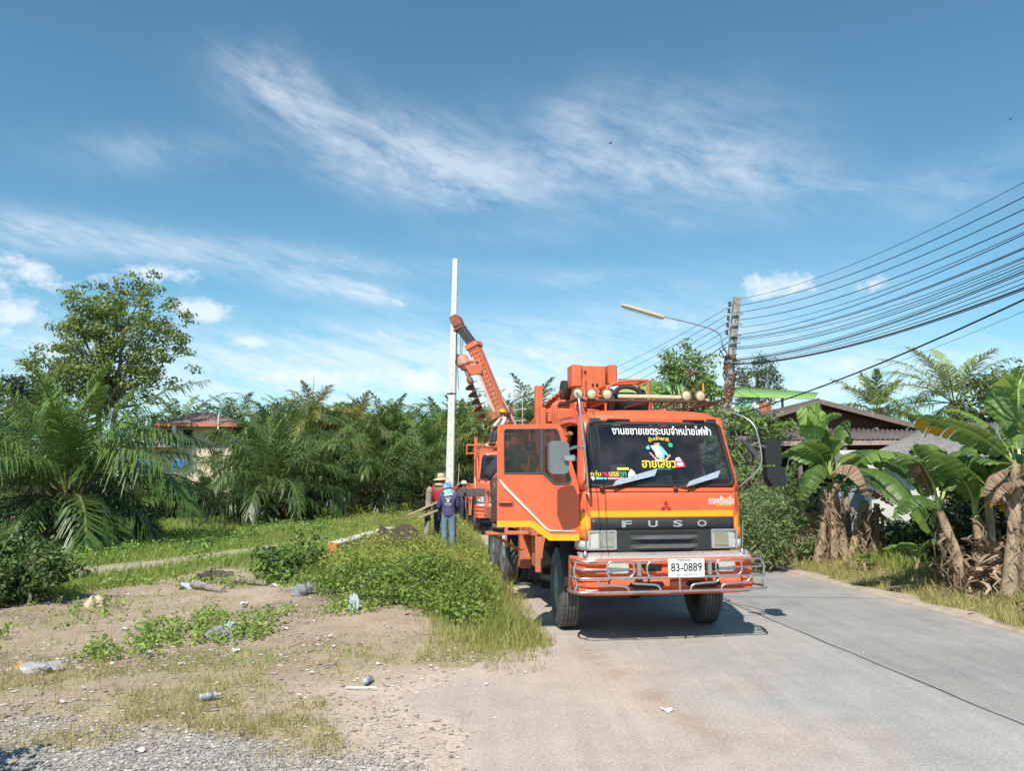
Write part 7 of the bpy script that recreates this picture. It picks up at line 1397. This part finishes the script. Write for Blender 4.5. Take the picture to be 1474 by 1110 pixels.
def bottle(px, py, rz, lab, seed):
    p = gph(px, py, .035); t = thing('plastic_bottle', lab, 'bottle', p, rz); t.scale = (.85, .85, .85); mb = MB(); M_ = Matrix.Rotation(R(90), 4, 'Y')
    mb.lathe([(.001, -.11), (.032, -.108), (.035, -.09), (.032, -.06), (.035, -.03), (.033, .02), (.034, .05), (.014, .09), (.013, .10)], 14, M_); mb.build('body', BAGC, t)
    mb = MB(); mb.lathe([(.0345, -.02), (.0352, -.02), (.0352, .03), (.0345, .03)], 14, M_); mb.build('label', mat('blue bottle label', (0.16, 0.24, 0.34), .5), t); mb = MB(); mb.lathe([(.015, .10), (.015, .115), (.001, .116)], 10, M_); mb.build('cap', mat('white cap', (0.7, 0.7, 0.72), .5), t)
bottle(302, 1002, R(35), 'clear drinking bottle with blue label lying near the gravel', 1); bottle(530, 978, R(80), 'clear drinking bottle lying in dry grass right of the other', 2)
m_ = MB(); m_.tube([(-.15, .02, 0), (.15, -.02, .01)], .008, 6); o = m_.build('plastic_stick', mat('white stick', (0.72, 0.70, 0.66), .5)); o.location = gph(520, 991, .012); tag(o, 'thin white stick lying in front of the right hand bottle', 'stick')
def scrap(px, py, s, lab, seed, c=(0.72, 0.71, 0.69)):
    rg = random.Random(seed); p = gph(px, py, .012); m_ = MB(); m_.grid(lambda u, v: ((u - .5) * s * 1.6, (v - .5) * s, .25 * s * math.sin(u * 5 + seed) * math.cos(v * 4)), 7, 5, thick=(0, 0, .003)); o = m_.build('paper_scrap', mat('pale scrap', c, .7)); o.location = p; o.rotation_euler.z = rg.random() * 3; tag(o, lab, 'litter', 'scraps of litter on the ground')
SC = 'small whitish scrap of litter lying on the bare ground'
for k, (px, py, s) in enumerate(((960, 1022, .06), (200, 1080, .05), (224, 927, .06), (236, 907, .06), (545, 955, .035), (335, 1010, .03), (340, 936, .06), (448, 968, .035), (395, 842, .09), (352, 868, .08), (620, 958, .03), (756, 968, .03), (700, 985, .03), (410, 905, .05), (160, 955, .04), (120, 990, .03), (260, 955, .03), (480, 930, .04), (290, 885, .05), (180, 905, .05), (430, 1000, .025), (90, 1010, .03))):
    scrap(px, py, s, 'white scrap lying on the road in the foreground' if k == 0 else SC, k)
def log(a, b, r, lab, seed, c2amt=.2):
    a, b = gph(*a, r * .6), gph(*b, r * .6); c = (a + b) / 2; rg = random.Random(seed); m_ = MB(); pts = spline([a - c, (a - c).lerp(b - c, .4) + Vector((0, rg.uniform(-.06, .06), .03)), b - c], 6)
    m_.tube(pts, [r * rg.uniform(.7, 1.15) for _ in pts], 9, smooth=False); m_.tube([pts[4], pts[4] + Vector((.1, -.05, r * 1.6))], [r * .4, r * .15], 6, smooth=False); o = m_.build('driftwood_log', mat('bleached driftwood' if c2amt < .9 else 'rotten dark wood', (0.33, 0.27, 0.22) if c2amt < .9 else (0.085, 0.065, 0.055), .9, var=.4, bump=.8, c2=(0.10, 0.08, 0.07), c2amt=.4)); o.location = c; tag(o, lab, 'log')
log((312, 836), (384, 840), .055, 'pale bleached branch, right end of the driftwood pile', 1); log((285, 832), (335, 829), .09, 'dark rotten log, left end of the driftwood pile', 2, .95); log((262, 842), (322, 850), .05, 'thin brown branch in front of the rotten log', 3, .5)
for (px, py, s, lab) in ((879, 206, .30, 'tiny dark bird high in the sky above the truck'), (1455, 171, .34, 'tiny dark bird high in the sky at the right edge')):
    p = at(px, py, 60); m_ = MB(); m_.lathe([(.001, -s * .4), (s * .12, -s * .1), (s * .12, s * .1), (.001, s * .4)], 8, Matrix.Rotation(R(70), 4, 'Y'))
    for sg in (-1, 1): m_.add([(0, 0, 0), (.05, sg * s * .5, s * .25), (-.12, sg * s, s * .1), (-.1, 0, 0), (0, 0, .02), (.05, sg * s * .5, s * .27), (-.12, sg * s, s * .12), (-.1, 0, .02)], [(0, 1, 2, 3), (7, 6, 5, 4), (0, 4, 5, 1), (1, 5, 6, 2), (2, 6, 7, 3)])
    o = m_.build('bird', mat('dark feathers', (0.03, 0.03, 0.035), .8)); o.location = p; o.rotation_euler.z = .6; tag(o, lab, 'bird')
# ---------------------------------------------------------------- people
SKIN = mat('tanned skin', (0.30, 0.145, 0.085), .55, var=.08); EYEW = mat('eye white', (0.6, 0.58, 0.55), .4); LIP = mat('lips', (0.22, 0.08, 0.06), .5); HAIR = mat('black hair', (0.012, 0.01, 0.01), .5)
def skinned(V, E, rad, root=0, sub=2):
    me = bpy.data.meshes.new('skinned'); me.from_pydata([tuple(v) for v in V], E, []); o = bpy.data.objects.new('skinned', me); col.objects.link(o)
    m = o.modifiers.new('skin', 'SKIN'); m.use_smooth_shade = True
    for i, s in enumerate(me.skin_vertices[0].data):
        r = rad[i]; s.radius = (r, r) if not isinstance(r, tuple) else r; s.use_root = (i == root)
    if sub: o.modifiers.new('sub', 'SUBSURF').levels = sub
    dg = bpy.context.evaluated_depsgraph_get(); dg.update(); e = bpy.data.meshes.new_from_object(o.evaluated_get(dg)); out = ([v.co.copy() for v in e.vertices], [list(p.vertices) for p in e.polygons])
    bpy.data.objects.remove(o); bpy.data.meshes.remove(me); bpy.data.meshes.remove(e); return out
def add_hand(mb, wrist, d, up, curl=.5, s=1.0, flip=1):
    """palm, four bent fingers and a thumb from the side of the palm"""
    d = Vector(d).normalized(); n = Vector(up); n = (n - d * n.dot(d)).normalized(); sd = d.cross(n) * flip; w = Vector(wrist)
    V = [w, w + d * .035 * s, w + d * .085 * s]; E = [(0, 1), (1, 2)]; rad = [(.024 * s, .016 * s), (.036 * s, .015 * s), (.038 * s, .013 * s)]
    mb.tube([w - d * .02, w + d * .01, w + d * .05 * s, w + d * .09 * s], [.026 * s, .030 * s, .036 * s, .030 * s], 8)
    for i, L_ in enumerate((.062, .075, .080, .070)):
        p = w + d * (.085 - .004 * abs(i - 2)) * s + sd * (i - 1.5) * .019 * s; a = 0; P = [p]
        for f in (.45, .32, .25): a += curl * .9; p = p + (d * math.cos(a) + n * math.sin(a)) * L_ * f * s; P.append(p)
        mb.tube(P, [.0095 * s, .009 * s, .008 * s, .006 * s], 6)
    p = w + d * .03 * s - sd * .034 * s; q = p + (d * .7 - sd * .6 + n * .4).normalized() * .035 * s; mb.tube([p + sd * .012, q, q + (d * .9 + n * .6).normalized() * .03 * s], [.012 * s, .010 * s, .007 * s], 6)
def add_head(mb, c, fwd, up, s=1.0):
    """skull with jaw, nose, ears, eyes, mouth; faces fwd"""
    f = Vector(fwd).normalized(); u = Vector(up); u = (u - f * u.dot(f)).normalized(); r = u.cross(f) * -1
    M = Matrix((r, -f, u)).transposed().to_4x4(); M.translation = Vector(c)
    def pt(a, b):
        th = b * math.pi; ph = a * 2 * math.pi; z = math.cos(th); rr = math.sin(th); x = rr * math.cos(ph); y = rr * math.sin(ph); k = 1 - .22 * max(0, -z - .1) ; yy = y * .098 * (k if y < 0 else 1 - .12 * max(0, -z)) 
        return M @ (Vector((x * .076 * (1 - .30 * max(0, -z)), yy + (-.008 if z < 0 else 0), z * .118)) * s)
    mb.grid(pt, 21, 13)
    mb.add([M @ (Vector(p) * s) for p in ((-.016, -.090, -.025), (.016, -.090, -.025), (0, -.122, -.028), (0, -.094, .022), (0, -.09, -.04))], [(0, 2, 3), (2, 1, 3), (0, 4, 2), (4, 1, 2)])
    for g in (-1, 1):
        mb.lathe([(.001, -.012), (.02, -.008), (.024, 0), (.001, .006)], 10, M @ Matrix.Translation((g * .076 * s, .01 * s, -.005 * s)) @ Matrix.Rotation(R(90), 4, 'Y') @ Matrix.Diagonal((1.3, .8, 1, 1)))
        mb.lathe([(.001, -.006), (.012, -.003), (.012, .003), (.001, .006)], 8, M @ Matrix.Translation((g * .030 * s, -.084 * s, .012 * s)) @ Matrix.Rotation(R(90), 4, 'X'), mi=1); mb.lathe([(.006, 0), (.001, .004)], 8, M @ Matrix.Translation((g * .030 * s, -.090 * s, .012 * s)) @ Matrix.Rotation(R(90), 4, 'X'), mi=3)
        mb.box((g * .032 * s, -.088 * s, .034 * s), (.034 * s, .012 * s, .007 * s), .002, M=M, mi=3)
    mb.box((0, -.084 * s, -.058 * s), (.042 * s, .014 * s, .012 * s), .004, M=M, mi=2); return M
ARMR = (.062, .044, .031); LEGR = (.092, .062, .045)
def person(label, loc, rz, J, shirt, trousers, sleeve=1.0, hat=None, shoes=None, cat='person', hem=.0, head_f=(0, -1, 0), legs=True, curl=.5, shirt_r=1.0):
    """J: joints in metres, facing -y; one continuous body with clothes as children"""
    root = thing('person', label, cat, loc, rz); k = {a: Vector(b) for a, b in J.items()}
    names = ['pelvis', 'spine', 'chest', 'neck', 'shL', 'elL', 'wrL', 'shR', 'elR', 'wrR'] + (['hipL', 'knL', 'anL', 'toL', 'hipR', 'knR', 'anR', 'toR'] if legs else [])
    i = {n: q for q, n in enumerate(names)}; V = [k[n] for n in names]
    rad = {'pelvis': (.135, .10), 'spine': (.12, .092), 'chest': (.145, .10), 'neck': .05, 'shL': ARMR[0], 'elL': ARMR[1], 'wrL': ARMR[2], 'shR': ARMR[0], 'elR': ARMR[1], 'wrR': ARMR[2], 'hipL': LEGR[0], 'knL': LEGR[1], 'anL': LEGR[2], 'toL': .036, 'hipR': LEGR[0], 'knR': LEGR[1], 'anR': LEGR[2], 'toR': .036}
    E = [('pelvis', 'spine'), ('spine', 'chest'), ('chest', 'neck'), ('chest', 'shL'), ('shL', 'elL'), ('elL', 'wrL'), ('chest', 'shR'), ('shR', 'elR'), ('elR', 'wrR')] + ([('pelvis', 'hipL'), ('hipL', 'knL'), ('knL', 'anL'), ('anL', 'toL'), ('pelvis', 'hipR'), ('hipR', 'knR'), ('knR', 'anR'), ('anR', 'toR')] if legs else [])
    v, f = skinned(V, [(i[a], i[b]) for a, b in E], [rad[n] for n in names]); mb = MB(); mb.add(v, f, 0, True)
    hd = k['head']; upv = (hd - k['neck']).normalized(); M = add_head(mb, hd, head_f, upv); mb.tube([k['neck'] - upv * .03, k['neck'] + upv * .05, hd - upv * .05], [.056, .052, .055], 10)
    for s in 'LR': 
        d = (k['wr' + s] - k['el' + s]).normalized(); dd = k.get('hd' + s, d); add_hand(mb, k['wr' + s] + d * .01, dd, (0, -.3, -1) if abs(dd.z) < .8 else (0, -1, 0), curl, 1.0, 1 if s == 'L' else -1)
    mb.build('body', [SKIN, EYEW, LIP, HAIR], root)
    # shirt
    hp = k['pelvis'] + (k['pelvis'] - k['spine']).normalized() * hem; Vs = [hp, k['pelvis'], k['spine'], k['chest'], k['chest'].lerp(k['neck'], .7)]; Es = [(0, 1), (1, 2), (2, 3), (3, 4)]; Rs = [(.165, .125), (.165, .125), (.15, .118), (.172, .128), (.085, .075)]
    for s in 'LR':
        n0 = len(Vs); e = k['sh' + s].lerp(k['el' + s], min(1, sleeve * 2)); Vs += [k['sh' + s], e]; Es += [(3, n0), (n0, n0 + 1)]; Rs += [ARMR[0] + .024, ARMR[1] + .022]
        if sleeve > .5: Vs.append(k['el' + s].lerp(k['wr' + s], (sleeve - .5) * 2 * .95)); Es.append((n0 + 1, n0 + 2)); Rs.append(ARMR[2] + .020)
    Rs = [(r[0] * shirt_r, r[1] * shirt_r) if isinstance(r, tuple) else r * shirt_r for r in Rs]
    v, f = skinned(Vs, Es, Rs); mb = MB(); mb.add(v, f, 0, True); so_ = mb.build('shirt', shirt, root)
    if legs:
        Vs = [k['pelvis'].lerp(k['spine'], .75), k['pelvis'], k['hipL'], k['knL'], k['anL'] + Vector((0, 0, .02)), k['hipR'], k['knR'], k['anR'] + Vector((0, 0, .02))]
        v, f = skinned(Vs, [(0, 1), (1, 2), (2, 3), (3, 4), (1, 5), (5, 6), (6, 7)], [(.14, .108), (.15, .115), .108, .082, .070, .108, .082, .070]); mb = MB(); mb.add(v, f, 0, True); mb.build('trousers', trousers, root)
        for s in 'LR':
            a, b = k['an' + s], k['to' + s]; mb = MB(); mb.tube(spline([a + Vector((0, .02, -.015)), a.lerp(b, .5) + Vector((0, 0, -.01)), b + Vector((0, 0, .0))], 4), [.055, .055, .053, .052, .050, .048, .046, .042, .03], 8); mb.build('shoe', shoes or BLK, root)
    Hd = M
    if hat is None:
        mb = MB(); mb.grid(lambda a, b: Hd @ Vector((.083 * math.cos(a * 6.283) * math.sin(b * 1.75), .012 + .106 * math.sin(a * 6.283) * math.sin(b * 1.75) * (1 if math.sin(a * 6.283) > 0 else .93 - .15 * b), .01 + .120 * math.cos(b * 1.75) - .03 * max(0, math.sin(a * 6.283)) * b)), 21, 8); mb.build('hair', HAIR, root)
    else: hat(root, Hd)
    return root
def straw(root, M):
    mb = MB(); T = M @ Matrix.Translation((0, .01, .055)) @ Matrix.Rotation(R(-6), 4, 'X')
    mb.lathe([(.21, -.035), (.17, -.02), (.105, 0), (.10, .02), (.098, .08), (.085, .115), (.05, .118), (.001, .105)], 24, T); mb.lathe([(.207, -.04), (.10, -.006)], 24, T); mb.build('straw_hat', mat('straw hat', (0.52, 0.44, 0.27), .85, var=.2, scale=30), root)
    mb = MB(); mb.lathe([(.103, .004), (.104, .03), (.100, .032)], 24, T); mb.build('hat_band', mat('dark straw band', (0.30, 0.24, 0.14), .8), root)
def bucket(root, M):
    T = M @ Matrix.Translation((0, .005, .05)); mb = MB(); mb.lathe([(.155, -.045), (.14, -.03), (.102, 0), (.096, .05), (.085, .075), (.001, .085)], 22, T); mb.build('bucket_hat', mat('blue white patterned hat', (0.10, 0.22, 0.38), .8, var=.2, c2=(0.60, 0.66, 0.68), c2amt=.45, c2scale=16), root)
    mb = MB()
    def flap(u, v): a = math.pi * (-.10 + 1.2 * u); r = .098 + .075 * v + .014 * math.sin(u * 22) * v; return M @ Vector((r * math.cos(a), .01 + r * math.sin(a), .02 - .21 * v))
    mb.grid(flap, 24, 7, thick=(0, 0, .004)); mb.build('neck_flap', mat('turquoise printed flap', (0.26, 0.48, 0.50), .8, var=.3, scale=14, c2=(0.66, 0.72, 0.72), c2amt=.4, c2scale=12), root)
def helmet(c, nm):
    def f(root, M):
        mb = MB(); T = M @ Matrix.Translation((0, 0, .035)); mb.lathe([(.128, -.012), (.122, 0), (.118, .04), (.098, .085), (.055, .112), (.001, .12)], 22, T); mb.prism([(-.09, -.005), (.09, -.005), (.07, .01), (-.07, .01)], [], -.175, -.10, M=T); mb.bar(T @ Vector((0, -.09, .09)), T @ Vector((0, .09, .09)), .03, .04, .01); mb.build('helmet', mat(nm, c, .35), root)
    return f
def stand(h=1.66, **o):
    s = h / 1.68; J = dict(pelvis=(0, 0, .90), spine=(0, 0, 1.10), chest=(0, .01, 1.30), neck=(0, .0, 1.43), head=(0, -.015, 1.56), shL=(-.17, .01, 1.36), elL=(-.25, .0, 1.09), wrL=(-.24, -.12, .88), shR=(.17, .01, 1.36), elR=(.25, .0, 1.09), wrR=(.24, -.12, .88),
                           hipL=(-.09, 0, .84), knL=(-.10, -.02, .47), anL=(-.10, .02, .08), toL=(-.11, -.14, .035), hipR=(.09, 0, .84), knR=(.10, -.02, .47), anR=(.10, .02, .08), toR=(.11, -.14, .035))
    J.update(o); return {a: tuple(x * s for x in b) if a not in ('hdL', 'hdR') else Vector(b) for a, b in J.items()}
JEAN = mat('washed blue jeans', (0.16, 0.24, 0.33), .85, var=.2, scale=8, c2=(0.09, 0.13, 0.19), c2amt=.25); DTR = mat('dark grey trousers', (0.045, 0.055, 0.075), .85, var=.2)
PUR = mat('dark purple blue work shirt', (0.075, 0.07, 0.15), .8, var=.15, scale=6); REDS = mat('dark red shirt', (0.36, 0.018, 0.035), .8, var=.15)
# man in purple, his back to the viewer
p = at(645, 803, 18.6); p.z = float(height(p.x, p.y)) - .02
pm = person('man in dark purple shirt and jeans seen from behind, blue hat with neck flap', p, R(180), stand(1.60, head=(.03, -.06, 1.55), neck=(.01, -.02, 1.43), elL=(-.24, -.05, 1.08), wrL=(-.19, -.24, .98), elR=(.25, -.03, 1.08), wrR=(.19, -.22, .95)), PUR, JEAN, 1.0, bucket, hem=.10, shirt_r=1.12)
mb = MB()
for (x, z, w, h_) in ((0, 1.235, .06, .09), (0, 1.17, .13, .012), (0, 1.145, .17, .014), (0, 1.12, .14, .012), (0, 1.31, .16, .012)): mb.box((x, .135 if z < 1.2 else .15, z * .953), (w, .006, h_), .002)
for g in (-1, 1): mb.bar((g * .015, .148, 1.14), (g * .05, .148, 1.235), .012, .012); mb.bar((g * .03, .148, 1.14), (g * .035, .148, 1.24), .008, .008)
mb.build('back_print', mat('pale shirt print', (0.50, 0.50, 0.56), .7), pm)
# man in red with the straw hat
p = at(633, 790, 19.7); p.z = float(height(p.x, p.y)) - .02
rm = person('man in a red long sleeved shirt and straw hat holding planks beside the wooden post', p, R(150), stand(1.74, shL=(-.17, .01, 1.36), elR=(.26, -.04, 1.10), wrR=(.18, -.22, .99), elL=(-.28, -.10, 1.22), wrL=(-.30, -.30, 1.42), head=(0, -.04, 1.56)), REDS, DTR, 1.0, straw, hem=.05)
mb = MB(); mb.tube(spline([(-.10, -.10, 1.38), (-.09, .06, 1.49), (0, .09, 1.50), (.09, .06, 1.49), (.13, -.08, 1.36), (.14, -.12, 1.15)], 5), .045, 8); mb.build('towel', mat('tan towel', (0.45, 0.36, 0.22), .9, var=.2), rm)
# man with white helmet
p = at(667, 752, 32.0); p.z = float(height(p.x, p.y))
person('man in a blue shirt and white helmet standing beyond the beam with a long stick', p, R(60), stand(1.74, elR=(.28, -.15, 1.30), wrR=(.22, -.38, 1.38), elL=(-.26, -.12, 1.15), wrL=(-.15, -.32, 1.2)), mat('blue violet shirt', (0.09, 0.10, 0.26), .8, var=.15), mat('navy trousers', (0.03, 0.04, 0.07), .8), .9, helmet((0.75, 0.74, 0.72), 'white helmet plastic'), hem=.03)
m_ = MB(); a, b = at(659, 706, 31.7), at(661, 668, 31.9); m_.tube([a - (a + b) / 2, b - (a + b) / 2], .02, 6); o = m_.build('wooden_stick', mat('tan stick', (0.40, 0.26, 0.14), .8)); o.location = (a + b) / 2; tag(o, 'thin wooden stick held upright by the man in the white helmet', 'stick')
# crane operator on the far truck
p = at(726, 640, 28.6); p = p + Vector((0, 0, -.35))
sit = dict(hipL=(-.09, 0, .84), knL=(-.14, -.40, .86), anL=(-.14, -.42, .46), toL=(-.14, -.55, .42), hipR=(.09, 0, .84), knR=(.14, -.40, .86), anR=(.14, -.42, .46), toR=(.14, -.55, .42))
SEATP = SEATP - Vector((0, 0, .86)); SEATP = Vector((at(724, 600, SEATP.y).x, SEATP.y, SEATP.z))
op = person('crane operator in yellow helmet and white shirt above the open truck door', SEATP, R(-60), stand(1.74, **sit, elL=(-.28, -.18, 1.12), wrL=(-.20, -.42, 1.05), elR=(.28, -.18, 1.12), wrR=(.2, -.42, 1.05)), mat('white shirt', (0.62, 0.60, 0.60), .8, var=.05), DTR, .7, helmet((0.75, 0.42, 0.02), 'yellow helmet plastic'), hem=0)
# dark shirted man bent over beside the near truck
BRN = mat('dark brown black shirt', (0.035, 0.026, 0.036), .8, var=.2); PAT = mat('patterned brown trousers', (0.06, 0.04, 0.035), .85, var=.2, c2=(0.30, 0.20, 0.14), c2amt=.25, c2scale=14)
pb_ = at(713, 771, 12.2); pb_.z = 1.14
dm = person('man in a dark shirt bent over, half hidden by the open truck door', pb_, R(90), stand(1.70, pelvis=(0, .02, .92), spine=(0, -.10, 1.09), chest=(0, -.28, 1.22), neck=(0, -.42, 1.25), head=(0, -.54, 1.26), shL=(-.17, -.33, 1.22), elL=(-.22, -.42, .98), wrL=(-.18, -.55, .82), shR=(.17, -.33, 1.22), elR=(.22, -.42, .98), wrR=(.18, -.55, .82)), BRN, PAT, .45, None, hem=.17, head_f=(0, -.8, -.6), shirt_r=1.15)
mb = MB(); 
bx_ = truck.matrix_world if False else Matrix.Translation(T1) @ Matrix.Rotation(Y1, 4, 'Z'); inv = bx_.inverted(); c = inv @ Vector((pb_.x, pb_.y, .93)); mb.box(((c.x - 1.1) / 2 - .08, c.y, 1.11), (abs(c.x) - 1.1 + .14, .26, .05), .01); mb.bar((c.x - .05, c.y + .1, 1.09), (-1.1, c.y + .1, .75), .045); mb.build('side_step', ORF, truck)
# two people inside the near cab
def inw(x, y, z): return bx_ @ Vector((x, y, z))
sc_ = dict(pelvis=(0, 0, .10), spine=(0, 0, .30), chest=(0, 0, .50), neck=(0, -.01, .63), head=(0, -.03, .76), hipL=(-.09, -.02, .07), knL=(-.12, -.42, .10), anL=(-.12, -.44, -.28), toL=(-.12, -.56, -.32), hipR=(.09, -.02, .07), knR=(.12, -.42, .10), anR=(.12, -.44, -.28), toR=(.12, -.56, -.32), shL=(-.17, 0, .55), shR=(.17, 0, .55))
J = {**stand(1.68), **{a: b for a, b in sc_.items()}, 'elL': (-.42, -.25, .62), 'wrL': (-.44, -.58, .86), 'elR': (.24, -.16, .32), 'wrR': (.14, -.36, .25), 'hdL': Vector((-.1, -.5, .6))}
person('passenger in the near cab holding the front pillar, only a raised hand and sleeve showing', inw(-.58, 1.22, 1.62), Y1, J, PUR, DTR, .9, None, head_f=(0, -1, -.1), curl=.9)
J2 = {a: (b[0] * .8, b[1] * .8, b[2] * .8) for a, b in {**stand(1.68), **sc_, 'elL': (-.26, -.2, .32), 'wrL': (-.16, -.42, .32), 'elR': (.26, -.2, .32), 'wrR': (.16, -.42, .32)}.items()}
person('dark haired youngster inside the near truck, face just above the right wiper', inw(.50, 1.08, 1.52), Y1, J2, mat('dark plum shirt', (0.09, 0.05, 0.09), .8), DTR, .4, None, head_f=(.1, -1, -.15))
